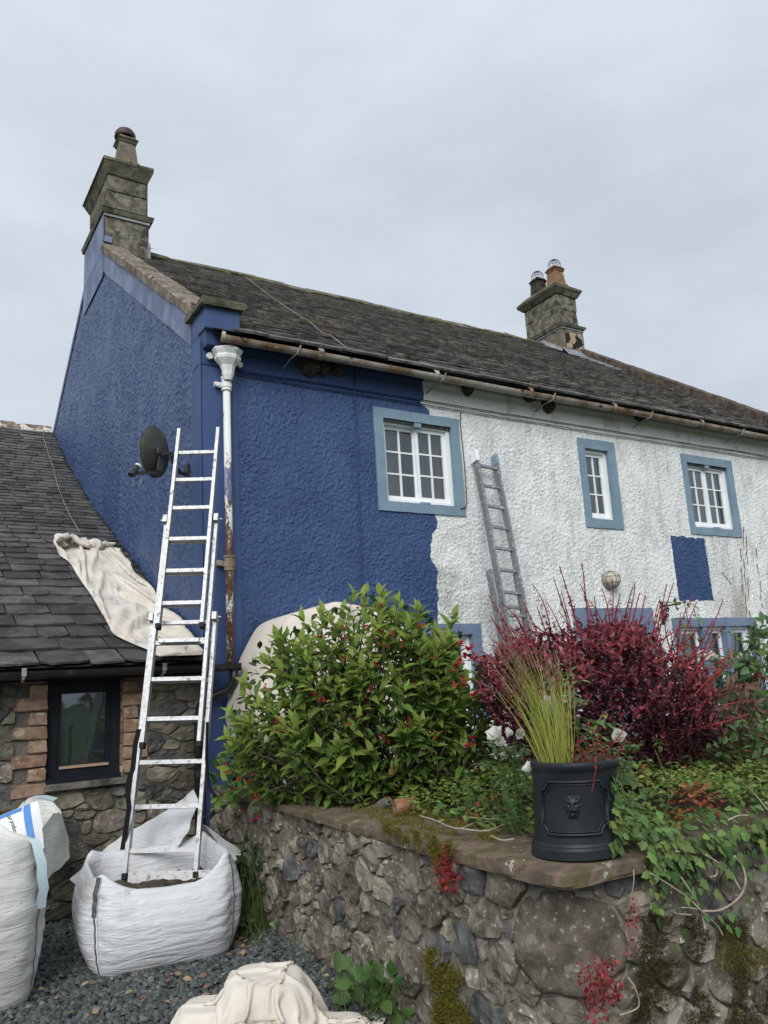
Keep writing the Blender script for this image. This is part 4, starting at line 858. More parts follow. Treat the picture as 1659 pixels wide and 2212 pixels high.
# satellite dish on the gable
dish = thing('satellite_dish', (2.42, 7.28, 3.70), 'dark grey oval satellite dish on the blue gable beside the ladder top', 'satellite dish')
dc = at(341, 977, 7.25)
nrm = unit(np.array([-0.60, 0.78, 0.16])); e1 = unit(np.cross(nrm, (0, 0, 1.0))); e2 = np.cross(e1, nrm); e2 = unit(e2+0.22*e1*0); 
P = []
for rr in np.linspace(0, 1, 8):
    P.append([dc+e1*0.205*rr*math.cos(t)+e2*0.222*rr*math.sin(t)+nrm*(0.055*(rr*rr)-0.03)+e1*(0.03*rr*-math.sin(t)) for t in np.linspace(0, 2*math.pi, 33)])
rim = P[-1]; P.append([p+unit(p-dc)*0.006+nrm*0.012 for p in rim]); P.append([p-nrm*0.004 for p in P[-1]])
b = B(); b.grid(np.array(P)); b.out('reflector', 'dish_grey', dish, smooth=True)
bk = dc-nrm*0.03
wp = np.array([2.415, 7.30, 3.735])
b = B(); b.tube([bk-nrm*0.02-e2*0.03, bk-nrm*0.09+np.array([0.02, 0, -0.01]), wp+np.array([-0.16, -0.05, 0.02]), wp+np.array([-0.08, -0.01, -0.07]), wp+np.array([-0.01, 0, -0.075])], 0.020, 8); b.box(2.395, 2.417, 7.24, 7.36, 3.60, 3.75); b.out('mast', 'black_plastic', dish)
b = B(); b.beam(bk-nrm*0.012+e2*0.0, bk-nrm*0.016-e2*0.17, 0.06, 0.02, e1); b.beam(bk-nrm*0.02-e1*0.07, bk-nrm*0.02+e1*0.07, 0.05, 0.02, e2); b.out('back_plate', 'dish_grey', dish)
la = dc-e2*0.185-nrm*0.02; lb = at(290, 1022, 7.0)
b = B(); b.beam(la, la+(lb-la)*1.0, 0.022, 0.022, (0, 0, 1)); b.beam(la+(lb-la)*0.62, lb, 0.032, 0.03, (0, 0, 1)); b.out('feed_arm', 'black_plastic', dish)
du = unit(dc+e2*0.02-lb)
b = B(); b.tube([lb-du*0.05+np.array([0, 0, .012]), lb+du*0.012+np.array([0, 0, .022])], 0.030, 10); b.tube([lb+du*0.0+np.array([0, 0, .02]), lb+du*0.045+np.array([0, 0, .03])], 0.019, 10); b.out('receiver', 'black_plastic', dish)
b = B(); b.tube([lb+du*0.045+np.array([0, 0, .03]), lb+du*0.062+np.array([0, 0, .034])], [0.031, 0.029], 14); b.out('receiver_cap', 'lnb_white', dish)
b = B(); b.tube([lb-du*0.03+np.array([0, 0, -.02]), lb+np.array([0.0, 0, -.08]), lb+(la-lb)*0.16+np.array([0, 0, -.115]), lb+(la-lb)*0.30+np.array([0, 0, -.08]), lb+(la-lb)*0.36+np.array([0, 0, -.01])], 0.005, 5); b.out('loop_cable', 'cable_grey', dish)
# dead creeper stems at the right end of the wall
cr_ = thing('dead_creeper', (10.4, YF, 0.8), 'dried red-brown creeper stems clinging to the stained white wall at the right', 'creeper')
for k, (px0, py0, px1, py1) in enumerate(((1605, 1130, 1612, 1345), (1612, 1150, 1622, 1400), (1600, 1180, 1606, 1300), (1633, 1180, 1645, 1290), (1643, 1280, 1650, 1340), (1560, 1235, 1580, 1262), (1620, 1350, 1645, 1480))):
    for seg in range(3):
        t0 = seg/3+rnd.uniform(0, .06); t1 = (seg+1)/3-rnd.uniform(0.0, .10); b = B()
        b.tube([hit(px0+(px1-px0)*t+rnd.gauss(0, 1.3), py0+(py1-py0)*t, 1, YF-0.015) for t in np.linspace(t0, t1, 6)], [0.004, 0.006, 0.003, 0.005, 0.003, 0.002], 5); b.out('stem', 'stem_brown', cr_)
# ------------------------------------------------------------------ stones
def clip(poly, nx_, ny_, c):
    res = []; k = len(poly)
    for i in range(k):
        a, b2 = poly[i], poly[(i+1) % k]; da, db = a[0]*nx_+a[1]*ny_-c, b2[0]*nx_+b2[1]*ny_-c
        if da <= 0: res.append(a)
        if da*db < 0: t = da/(da-db); res.append((a[0]+(b2[0]-a[0])*t, a[1]+(b2[1]-a[1])*t))
    return res
def cells(u0, u1, v0, v1, pts, asp):
    """power diagram of (u, v, radius) with stones asp times wider than tall"""
    res = []
    for i, (u, v, r) in enumerate(pts):
        poly = [(u0/asp, v0), (u1/asp, v0), (u1/asp, v1), (u0/asp, v1)]
        p = (u/asp, v)
        for j, (u2, v2, r2) in enumerate(pts):
            if i == j: continue
            q = (u2/asp, v2); dx, dy = q[0]-p[0], q[1]-p[1]; d2 = dx*dx+dy*dy
            if d2 > 0.7: continue
            c = (q[0]**2+q[1]**2-p[0]**2-p[1]**2+r*r-r2*r2)/2
            poly = clip(poly, dx, dy, c)
            if len(poly) < 3: break
        if len(poly) >= 3: res.append((i, [(a*asp, b3) for a, b3 in poly]))
    return res
def poisson(u0, u1, v0, v1, rmin, rmax, tries, asp, r_, first=()):
    pts = list(first)
    for k in range(tries):
        t = k/tries; r = rmax*(1-t)**1.5+rmin*(1-(1-t)**1.5)
        u, v = r_.uniform(u0, u1), r_.uniform(v0, v1)
        if all(((u-a)/asp)**2+(v-b4)**2 > (0.86*(r+c))**2 for a, b4, c in pts): pts.append((u, v, r*r_.uniform(0.85, 1.1)))
    return pts
def stone(poly, to3, prot, gap, m, parent, n=11, seed=0, rough=0.016, name='stone'):
    P = np.array(poly); c = P.mean(0); size = np.sqrt(np.abs(np.sum(P[:, 0]*np.roll(P[:, 1], 1)-P[:, 1]*np.roll(P[:, 0], 1)))/2)
    if size < 0.025: return None
    Q = []
    for i in range(len(P)):
        a, b5 = P[i], P[(i+1) % len(P)]; Q += [a*0.90+b5*0.10, a*0.12+b5*0.88]
    Q = np.array(Q); L = np.concatenate([[0], np.cumsum(np.linalg.norm(np.roll(Q, -1, 0)-Q, axis=1))])
    Qc = np.vstack([Q, Q[:1]]); t = np.linspace(0, L[-1], n, endpoint=False)
    O = np.stack([np.interp(t, L, Qc[:, 0]), np.interp(t, L, Qc[:, 1])], 1)
    O = c+(O-c)*max(0.4, 1-gap/size); tl = np.array([sn((seed, 1, 0), 3.7), sn((seed, 5, 2), 3.1)])*0.35
    V, Fc = [], []
    prof = ((1.0, -0.05), (1.0, prot*0.55), (0.93, prot*0.92), (0.58, prot))
    if n > 30: prof = ((1.0, -0.05), (1.0, prot*0.3), (0.97, prot*0.7), (0.90, prot*0.92), (0.78, prot), (0.64, prot*1.03), (0.50, prot*1.02), (0.36, prot*1.04), (0.22, prot*1.03), (0.10, prot*1.03))
    for k, (s, h) in enumerate(prof):
        for q in O:
            w = c+(q-c)*s; z = h+((w-c)@tl if k else 0)
            if k: z += rough*sn((w[0], w[1], seed), 14)*(1.0 if k > 1 else 0.4)+rough*0.8*sn((w[0], w[1], seed), 34); w = w+np.array([sn((w[0], w[1], 5), 25), sn((w[0], w[1], 9), 25)])*rough*0.5
            V.append(to3(w[0], w[1], z))
    V.append(to3(c[0], c[1], prot*1.02+rough*sn((c[0], c[1], seed), 14)))
    K = len(prof)-1
    for k in range(K):
        for i in range(n): Fc.append((k*n+i, k*n+(i+1) % n, (k+1)*n+(i+1) % n, (k+1)*n+i))
    Fc += [(K*n+i, K*n+(i+1) % n, (K+1)*n) for i in range(n)]
    return place(name, mesh(name, V, Fc, m, n > 30), parent)
def pick(r_, table):
    x = r_.random(); s = 0
    for m, w in table:
        s += w
        if x < s: return m
    return table[-1][0]

# ------------------------------------------------------------------ outbuilding
PROF = [(6.66, 1.885), (7.16, 2.09), (7.99, 2.48), (8.745, 2.858), (9.346, 3.165), (10.03, 3.52), (10.87, 3.955), (11.60, 4.351), (12.51, 4.875), (13.41, 5.420), (14.19, 5.94), (14.86, 6.40)]
PY, PZ = np.array([p[0] for p in PROF]), np.array([p[1] for p in PROF])
def rz(y): return float(np.interp(y, PY, PZ))
def rt(y): d = 0.25; v = np.array([0, 2*d, rz(min(y+d, 14.86))-rz(max(y-d, 6.66))]); v[1] = min(y+d, 14.86)-max(y-d, 6.66); return v/np.linalg.norm(v)
OX0 = -0.6
shed = thing('outbuilding', (0.9, YE, 0), 'low stone outbuilding with slate roof and dark-framed window joined to the gable', 'outbuilding')
WX0, WX1, WZ0, WZ1 = 1.155, 1.735, 0.985, 1.755
b = holed('x', OX0, XG, 0, 1.93, [(WX0, WX1, WZ0, WZ1)], YE, 0, 'x')
for (p, q, r2, s2) in (((WX0, WZ0), (WX0, WZ1), 0, 0), ((WX1, WZ0), (WX1, WZ1), 0, 0)):
    b.add([(p[0], YE, p[1]), (p[0], YE+0.3, p[1]), (p[0], YE+0.3, q[1]), (p[0], YE, q[1])], [(0, 1, 2, 3)])
b.add([(WX0, YE, WZ1), (WX1, YE, WZ1), (WX1, YE+.3, WZ1), (WX0, YE+.3, WZ1)], [(0, 1, 2, 3)]); b.add([(WX0, YE, WZ0), (WX1, YE, WZ0), (WX1, YE+.3, WZ0), (WX0, YE+.3, WZ0)], [(0, 1, 2, 3)])
b.add([(OX0, YE, 0), (OX0, 14.86, 0), (OX0, 14.86, 6.38), (OX0, 10.87, 3.93), (OX0, YE, 1.93)], [(0, 1, 2, 3, 4)]); b.add([(OX0, 18, 0), (XG, 18, 0), (XG, 18, 4), (OX0, 18, 4)], [(0, 1, 2, 3)])
swall = b.out('wall', 'house_mortar', shed)
to_e = lambda u, v, h: (u, YE-h, v)
sr = np.random.default_rng(21)
tabl = [('house_stone', 0.72), ('stone', 0.13), ('slate_stone', 0.15)]
def rubble(u0, u1, v0, v1, rmin, rmax, tries, asp, prot, gap, parent, to3, table, r_, n=11, first=(), big=None):
    pts = poisson(u0, u1, v0, v1, rmin, rmax, tries, asp, r_, first)
    for i, poly in cells(u0, u1, v0, v1, pts, asp):
        m = big if (i < len(first) and big) else pick(r_, table)
        stone(poly, to3, prot*r_.uniform(0.6, 1.25), gap*r_.uniform(0.7, 1.4), m, parent, n if i >= len(first) else 18, seed=i*1.7)
rubble(0.62, 0.93, 0.0, 1.84, 0.028, 0.070, 420, 2.0, 0.022, 0.012, swall, to_e, tabl, sr)
rubble(1.93, 2.41, 0.0, 1.84, 0.026, 0.075, 460, 2.0, 0.018, 0.014, swall, to_e, tabl, sr)
rubble(0.935, 1.925, 0.0, 0.925, 0.026, 0.075, 700, 2.1, 0.022, 0.012, swall, to_e, tabl, sr)
# brick jambs
z = 0.80; k = 0
while z < 1.75:
    h = 0.105
    if z+h > 1.83: h = 1.83-z
    for (xa, xb, tag) in ((WX0-(0.135 if k % 2 == 0 else 0.245), WX0-0.002, 0), (WX1+0.002, WX1+(0.20 if k % 2 else 0.115), 1)):
        if z < 0.93 and tag == 1: continue
        b = B(); e = rnd.uniform(0.0, 0.012); b.box(xa, xb-(0.004 if k % 2 == 0 or tag else 0), YE-0.022-e, YE+0.10, z+0.004, z+h-0.006, bev=0.009); b.out('brick', 'brick', swall, jitter=0.004)
        if tag == 0 and k % 2 == 1 and False: pass
    z += h; k += 1
for j in range(9):
    b = B(); zz = 0.99+j*0.085; b.box(WX1-0.010, WX1+0.001, YE+0.004, YE+0.10, zz, zz+0.078, bev=0.003); b.out('brick', 'brick', swall, jitter=0.002)
# window
b = B(); fy = YE+0.045
b.box(WX0+.002, WX0+0.085, fy, fy+.07, WZ0+.03, WZ1-.002); b.box(WX1-0.085, WX1-.012, fy, fy+.07, WZ0+.03, WZ1-.002); b.box(WX0+.085, WX1-.085, fy, fy+.07, WZ1-0.095, WZ1-.002); b.box(WX0+.085, WX1-.085, fy, fy+.07, WZ0+.03, WZ0+.10)
b.box(WX0+0.002, WX1-0.012, YE-0.005, fy+0.07, WZ0+0.002, WZ0+0.035)
b.box(WX0+.085, WX0+0.115, fy+.012, fy+.06, WZ0+.10, WZ1-.095); b.box(WX1-.115, WX1-.085, fy+.012, fy+.06, WZ0+.10, WZ1-.095)
b.box(WX0-0.02, WX1+0.02, YE-0.03, YE+0.04, WZ1-0.002, WZ1+0.085)
win = b.out('window', 'dark_frame', shed)
b = B(); b.add([(WX0+.115, fy+.035, WZ0+.10), (WX1-.115, fy+.035, WZ0+.10), (WX1-.115, fy+.035, WZ1-.095), (WX0+.115, fy+.035, WZ1-.095)], [(0, 1, 2, 3)]); b.out('pane', 'glass', win)
b = B(); b.add([(WX0+.05, fy+.12, WZ0), (WX1-.05, fy+.12, WZ0), (WX1-.05, fy+.12, WZ1), (WX0+.05, fy+.12, WZ1)], [(0, 1, 2, 3)]); b.out('blind', 'blind_green', win)
b = B(); b.box(WX0+.105, WX1-.10, fy-0.014, fy+.03, WZ0+0.100, WZ0+0.118); b.out('glazing_bead', 'wood_batten', win)
b = B(); b.box(WX0-0.012, WX1+0.045, YE-0.055, YE+0.05, WZ0-0.055, WZ0-0.001, bev=0.008); b.out('sill', 'house_mortar', win, jitter=0.004)
# roof
b = B(); b.grid(np.array([[(OX0, y, rz(y)-0.025), (XG-0.004, y, rz(y)-0.025)] for y in PY])); b.grid(np.array([[(OX0, 14.86, 6.375), (XG-.004, 14.86, 6.375)], [(OX0, 18.2, 4.0), (XG-.004, 18.2, 4.0)]]))
b.box(OX0, XG-0.004, 6.74, 6.80, 1.76, 1.905)
b.add([(OX0, 6.67, 1.862), (XG-.004, 6.67, 1.862), (XG-.004, 6.95, 1.93), (OX0, 6.95, 1.93)], [(3, 2, 1, 0)])
sroof = b.out('roof', 'roof_deck', shed)
ov = slate_variants(18, 'outbuilding_slate', 0.09, 0.018, 9)
ss = [0.0]; yy = [6.66]
for a in np.linspace(6.66, 14.86, 800)[1:]: ss.append(ss[-1]+math.hypot(a-yy[-1], rz(a)-rz(yy[-1]))); yy.append(a)
s = 0.0; ex = 0.315; om = []; r_i = 0
while s < ss[-1]-0.06:
    y = float(np.interp(s, ss, yy)); z = rz(y); tv = rt(y+0.1)
    vis_left = 0.72+(y-6.6)*0.095
    x = XG-0.005+rnd.uniform(0, 0.1)
    while x > OX0:
        w = rnd.uniform(0.17, 0.36)*(0.75+0.75*ex/0.33); x0 = max(x-w, OX0); x1 = min(x, XG-0.006)
        if x1-x0 > 0.02: om.append((x1 > vis_left, slate_matrix((x0+x1)/2, y, z+rnd.uniform(-0.002, 0.004), x1-x0-0.011, ex*1.2, tv[1], tv[2], 0.045, rnd.gauss(0, 0.012))))
        x -= w
    s += ex*rnd.uniform(0.95, 1.05); ex = max(0.150, ex*0.962); r_i += 1
vis = [i for i, q in enumerate(om) if q[0]]
vis = vis[:300]; vs_ = set(vis)
for i in vis: place('slate', ov[i % len(ov)], sroof, om[i][1])
join_mats(sroof, ov, [q[1] for i, q in enumerate(om) if i not in vs_], 'outbuilding_slate')
x = XG-0.02
while x > OX0:
    w = rnd.uniform(0.42, 0.5); b = B(); y0, z0 = 14.86, 6.43
    b.add([(x-w+.006, y0-0.17, z0-0.13), (x, y0-0.17, z0-0.13), (x, y0-0.03, z0+0.03), (x-w+.006, y0-0.03, z0+0.03), (x, y0+0.17, z0-0.10), (x-w+.006, y0+0.17, z0-0.10), (x-w+.006, y0-0.16, z0-0.17), (x, y0-0.16, z0-0.17)], [(0, 1, 2, 3), (3, 2, 4, 5), (6, 7, 1, 0), (0, 3, 5, 6), (1, 4, 2)]); b.out('ridge_tile', 'lichen_ridge', sroof, jitter=0.006); x -= w
# moss strip in the joint with the gable, wire over the roof
n = 900; ys = rng.uniform(6.9, 14.7, n); P = np.stack([XG-np.abs(rng.normal(0, 0.025, n))-0.01, ys, np.array([rz(q) for q in ys])+0.012], 1)
scatter('moss_strip', T_TUFT, frames(np.tile([1.0, 0, 0], (n, 1))+rng.normal(0, .4, (n, 3)), np.tile([0, -.45, 1.0], (n, 1))+rng.normal(0, .4, (n, 3)), rng.uniform(0.012, 0.035, n), P), 'dark_moss', sroof, kind='stuff')
def on_shed(px, py, lift=0.03):
    d = ray(px, py); ts = np.linspace(6.5, 15.0, 3000)/d[1]; P = CAM+d[None]*ts[:, None]; zz = np.interp(P[:, 1], PY, PZ)+lift
    i = int(np.argmax(P[:, 2] >= zz)) if P[0, 2] < zz[0] else int(np.argmax(P[:, 2] <= zz)); return P[i]
b = B(); b.tube([on_shed(*q) for q in ((93, 925), (94, 945), (103, 975), (115, 1010), (125, 1050), (140, 1090), (155, 1120), (172, 1148))], 0.005, 5); b.out('aerial_cable', 'cable_grey', sroof)
# gutter and pipes of the outbuilding
b = B(); channel(b, [(x, 6.655, 1.835+0.004*sn((x, 0, 0), 2)) for x in np.linspace(OX0, 2.64, 20)], 0.058)
b.box(2.635, 2.643, 6.60, 6.715, 1.775, 1.84)
sg = b.out('gutter', 'black_plastic', shed, smooth=True)
for x in (0.93, 1.98): b = B(); b.tube([(x, 6.59, 1.85), (x, 6.605, 1.785), (x, 6.66, 1.765), (x, 6.75, 1.80)], 0.012, 6); b.box(x-0.016, x+0.016, 6.585, 6.60, 1.80, 1.86); b.out('bracket', 'cable_grey', sg)
b = B(); b.tube([(2.60, 6.66, 1.79), (2.60, 6.67, 1.70), (2.57, 6.72, 1.62), (2.44, 6.80, 1.57), (2.36, 6.84, 1.50), (2.345, 6.85, 1.40), (2.345, 6.85, 0.05)], 0.036, 12); sp_ = b.out('downpipe', 'black_plastic', shed, smooth=True)
for z in (1.38, 0.95, 0.35): b = B(); b.lathe([(0.038, -0.03), (0.045, -0.028), (0.045, 0.028), (0.038, 0.03)], (2.345, 6.85, z), 14); b.out('pipe_collar', 'black_plastic', sp_)

# ------------------------------------------------------------------ garden wall
bul = lambda u, v: 0.022*sn((u, v, 2), 1.6)
gw = thing('garden_wall', (2.5, 2.7, 0), 'lichened rubble garden wall with red sandstone coping in front of the flower bed', 'wall')
WT = 0.80; YN, YX = 2.50, 6.88           # under the coping; near corner and far end
# the face runs along the yard, turns the rounded corner and goes on to the right
WPATH = [np.array([wall_x(y)+0.016, y]) for y in np.linspace(YX, 2.88, 40)]
_A, _C, _D = np.array([wall_x(2.86)+0.016, 2.86]), np.array([2.290, 2.490]), np.array([2.66, 2.515])
WPATH += [_A*(1-t)**2+2*_C*t*(1-t)+_D*t*t for t in np.linspace(0, 1, 16)]+[np.array([x, 2.515]) for x in np.linspace(2.70, 4.6, 24)]
WPATH = np.array(WPATH); WS = np.concatenate([[0], np.cumsum(np.linalg.norm(np.diff(WPATH, axis=0), axis=1))]); S_END = WS[-1]
def wpos(s_):
    x, y = np.interp(s_, WS, WPATH[:, 0]), np.interp(s_, WS, WPATH[:, 1]); e = 0.03
    dx, dy = np.interp(s_+e, WS, WPATH[:, 0])-np.interp(s_-e, WS, WPATH[:, 0]), np.interp(s_+e, WS, WPATH[:, 1])-np.interp(s_-e, WS, WPATH[:, 1]); l = math.hypot(dx, dy)
    return x, y, dy/l, -dx/l
def to_w(u, v, h):
    x, y, nx_, ny_ = wpos(u); h = h+bul(u, v); return (x+nx_*h, y+ny_*h, v)
b = B(); b.grid(np.array([[to_w(u, v, 0.002+0.004*sn((u, v, 7), 9)) for v in np.linspace(-0.02, WT, 30)] for u in np.linspace(0, S_END, 220)]))
b.grid(np.array([[(wall_x(y)+0.03, y, WT-0.004), (wall_x(y)+0.42, y, WT-0.004)] for y in np.linspace(2.75, YX, 8)])); b.grid(np.array([[(x, 2.56, WT-0.006), (x, YN+.40, WT-0.006)] for x in np.linspace(2.4, 4.6, 5)]))
b.grid(np.array([[(wall_x(y)+0.42, y, z) for z in (0.3, WT)] for y in np.linspace(YN+.3, YX, 8)]))
b.out('mortar_core', 'mortar', gw, smooth=True)
gr = np.random.default_rng(5)
tabw = [('stone', 0.66), ('slate_stone', 0.15), ('pale_stone', 0.19)]
s_c = float(np.interp(2.86, WPATH[::-1, 1][24:], WS[::-1][24:]))
SB = s_c+0.27
first = [(SB, 0.565, 0.195), (s_c-0.42, 0.25, 0.10), (s_c-0.58, 0.55, 0.085), (s_c-0.84, 0.22, 0.12), (s_c-0.89, 0.62, 0.09), (s_c-1.29, 0.15, 0.13), (s_c-1.44, 0.50, 0.10), (s_c-1.9, 0.14, 0.13), (s_c-1.09, 0.40, 0.085), (s_c-0.36, 0.66, 0.06), (SB+0.55, 0.62, 0.10), (SB+0.85, 0.30, 0.11)]
pts = poisson(0.0, S_END, -0.02, WT, 0.020, 0.085, 3400, 1.25, gr, first)
for i, poly in cells(0.0, S_END, -0.02, WT, pts, 1.25):
    m = 'stone' if i < len(first) else pick(gr, tabw)
    stone(poly, to_w, 0.034 if i == 0 else 0.026*gr.uniform(0.15, 1.4), 0.016 if i == 0 else 0.010*gr.uniform(0.3, 1.6), m, gw, 34 if i == 0 else (20 if i < len(first) else 12), seed=i*1.3, rough=0.022)
# coping slabs
def slab(P0, P1, P2, P3, z0, z1, m='red_coping', seed=0, cut=None):
    N = 9; c = [np.array(p, float) for p in ((P0, P1, P2, P3) if cut is None else (P0, P1, P2, P3)+tuple(cut))]; E = []
    for a, q in zip(c, c[1:]+c[:1]):
        for t in np.linspace(0, 1, N, endpoint=False): E.append(a+(q-a)*t)
    E = np.array(E); n = len(E); ctr = E.mean(0); V, Fc = [], []
    for k, (s, z) in enumerate(((0.985, z0), (1.0, z0+0.012), (1.0, z1-0.014), (0.975, z1-0.002), (0.7, z1+0.004))):
        for p in E:
            q = ctr+(p-ctr)*s; w = 0.014*sn((q[0], q[1], z), 9, seed)+0.007*sn((q[0], q[1], z), 26, seed)
            q = q+unit(p-ctr)*w if 0 < k < 4 else q; V.append((q[0], q[1], z+0.008*sn((q[0], q[1], 1), 8, seed)))
    for k in range(4):
        for i in range(n): Fc.append((k*n+i, k*n+(i+1) % n, (k+1)*n+(i+1) % n, (k+1)*n+i))
    Fc += [tuple(range(n-1, -1, -1)), tuple(range(4*n, 5*n))]
    return place('coping_stone', mesh('coping_stone', V, Fc, m, False), gw)
ys = [2.435, 3.30, 3.98, 4.62, 5.25, 5.95, 6.6]
for i in range(len(ys)-1):
    a, c = ys[i]+0.004, ys[i+1]-0.004
    P0 = (wall_x(a)-0.035, a); 
    cut = None
    if i == 0: P0 = (wall_x(a)+0.085, a); cut = ((wall_x(a)-0.020, a+0.10), (wall_x(a)+0.015, a+0.03))
    slab(P0, (wall_x(a)+0.44, a), (wall_x(c)+0.44, c), (wall_x(c)-0.03, c), 0.796, 0.858-0.004*i, seed=i*3.0, cut=cut)
for i, (a, c) in enumerate(((2.705, 3.35), (3.35, 4.05), (4.05, 4.9))): slab((a+.004, YN-0.06), (c-.004, YN-0.06), (c-.004, YN+0.36), (a+.004, YN+0.36), 0.785, 0.852, seed=20+i)

# ------------------------------------------------------------------ ladders
def ladder_section(parent, foot, top, rung, nrm, width, rails, rungs, m, rail_w=0.027, rail_d=0.062, rung_h=0.030, name='section'):
    """rails run from foot to top (fractions in rails); rungs are fractions of the same line"""
    ax = top-foot; sec = None
    for sgn in (-1, 1):
        a, c = foot+ax*rails[0]+rung*sgn*(width-rail_w)/2+nrm, foot+ax*rails[1]+rung*sgn*(width-rail_w)/2+nrm
        b = B(); b.beam(a, c, rail_w, rail_d, rung)
        o = b.out('section' if sec is None else 'rail', m, parent if sec is None else sec)
        if sec is None: sec = o
        u = unit(c-a)
        b = B(); b.beam(a-u*0.02, a+u*0.018, rail_w+0.005, rail_d+0.005, rung); b.out('end_cap', 'rubber', sec)
    for t in rungs:
        p = foot+ax*t+nrm; w = width/2-rail_w
        b = B(); b.beam(p-rung*w, p+rung*w, rung_h, 0.028, unit(ax)); b.out('rung', m, sec)
    return sec
lad = thing('ladder', (1.75, 5.8, 0.42), 'bright aluminium triple extension ladder standing in the white bag, leaning on the blue corner', 'ladder', 'aluminium extension ladders')
Lf, Rf = at(270, 1897, 5.55), at(424, 1885, 5.55)
foot = (Lf+Rf)/2; topc = (hit(397, 945, 1, 6.80)+hit(475, 940, 1, 6.62))/2
topc = at(436, 942, 7.13)
rung = unit(RIGHT+UP*0.035); rung = rung-unit(topc-foot)*(rung@unit(topc-foot)); rung = unit(rung)
out_n = unit(np.cross(rung, unit(topc-foot))); 
if out_n@FWD > 0: out_n = -out_n
def frac(py):
    lo, hi = 0.0, 1.05
    for _ in range(40):
        mid = (lo+hi)/2; p = foot+(topc-foot)*mid-CAM; y = 1106-F_PX*(p@UP)/(p@FWD)
        if y > py: lo = mid
        else: hi = mid
    return (lo+hi)/2
ry = [1837, 1742, 1646, 1556, 1471, 1393, 1313, 1244, 1176, 1110, 1050, 992]
ladder_section(lad, foot, topc, rung, out_n*0.0, 0.515, (0.0, frac(1330)), [frac(q) for q in ry[:5]]+[frac(1393)+.01, frac(1345)], 'aluminium')
ladder_section(lad, foot, topc, rung, out_n*0.055, 0.440, (frac(1612), frac(1125)), [frac(q) for q in (1556, 1471, 1393, 1313, 1244, 1176)], 'aluminium')
ladder_section(lad, foot, topc, rung, out_n*0.110, 0.365, (frac(1362), 1.0), [frac(q) for q in ry[5:]], 'aluminium')
b = B(); p = foot-unit(topc-foot)*0.01; b.beam(p-rung*0.22, p+rung*0.36, 0.075, 0.03, unit(topc-foot)); b.out('stabiliser_bar', 'aluminium', lad)
for q in (1125, 1330):
    for sgn in (-1, 1):
        w = 0.44 if q == 1125 else 0.515; p = foot+(topc-foot)*(frac(q)-0.008)+rung*sgn*(w/2-0.01)+out_n*(0.075 if q == 1125 else 0.03); b = B(); b.beam(p-unit(topc-foot)*0.03, p+unit(topc-foot)*0.03, 0.035, 0.10, rung); b.tube([p+rung*sgn*0.015, p+rung*sgn*0.045], 0.009, 8); b.out('guide_clip', 'aluminium', lad)
b = B(); P = [at(x, y, 5.62) for x, y in ((300, 1575), (292, 1610), (287, 1660), (277, 1690), (276, 1715), (279, 1745), (272, 1790), (264, 1840))]
b.grid(np.array([[p-rung*0.018, p+rung*0.018] for p in P])); b.out('strap', 'strap_black', lad)
b = B(); b.tube([at(x, y, 5.7) for x, y in ((448, 1560), (446, 1640), (450, 1700), (462, 1715), (464, 1745), (455, 1765), (440, 1765))], 0.011, 6); b.out('rope', 'strap_black', lad)
lad2 = thing('ladder', (5.47, 5.95, 0.2), 'dull aluminium two-section ladder against the white wall, behind the red bush', 'ladder', 'aluminium extension ladders')
t2 = np.array([5.70, 6.835, 4.045]); f2 = np.array([5.435, 5.92, 0.05]); ax2 = unit(t2-f2)
rung2 = unit(np.array([1, 0.0, -0.075])); rung2 = unit(rung2-ax2*(rung2@ax2)); on2 = unit(np.cross(rung2, ax2))
if on2@FWD > 0: on2 = -on2
L2 = np.linalg.norm(t2-f2)
ladder_section(lad2, f2, t2, rung2, on2*0.0, 0.315, (0.30, 1.0), [1-(0.14+0.25*k)/L2 for k in range(11)], 'old_aluminium', 0.03, 0.075, 0.03)
ladder_section(lad2, f2, t2, rung2, -on2*0.0+on2*-0.07, 0.40, (0.0, 0.665), [0.02+0.25*k/L2 for k in range(10)], 'old_aluminium', 0.03, 0.075, 0.03)
for sgn in (-1, 1):
    b = B(); p = t2+rung2*sgn*0.143; b.beam(p-ax2*0.10, p+ax2*0.035, 0.044, 0.085, rung2); b.out('taped_end', 'pale_blue_paint' if sgn > 0 else 'white_gloss', lad2, jitter=0.003)

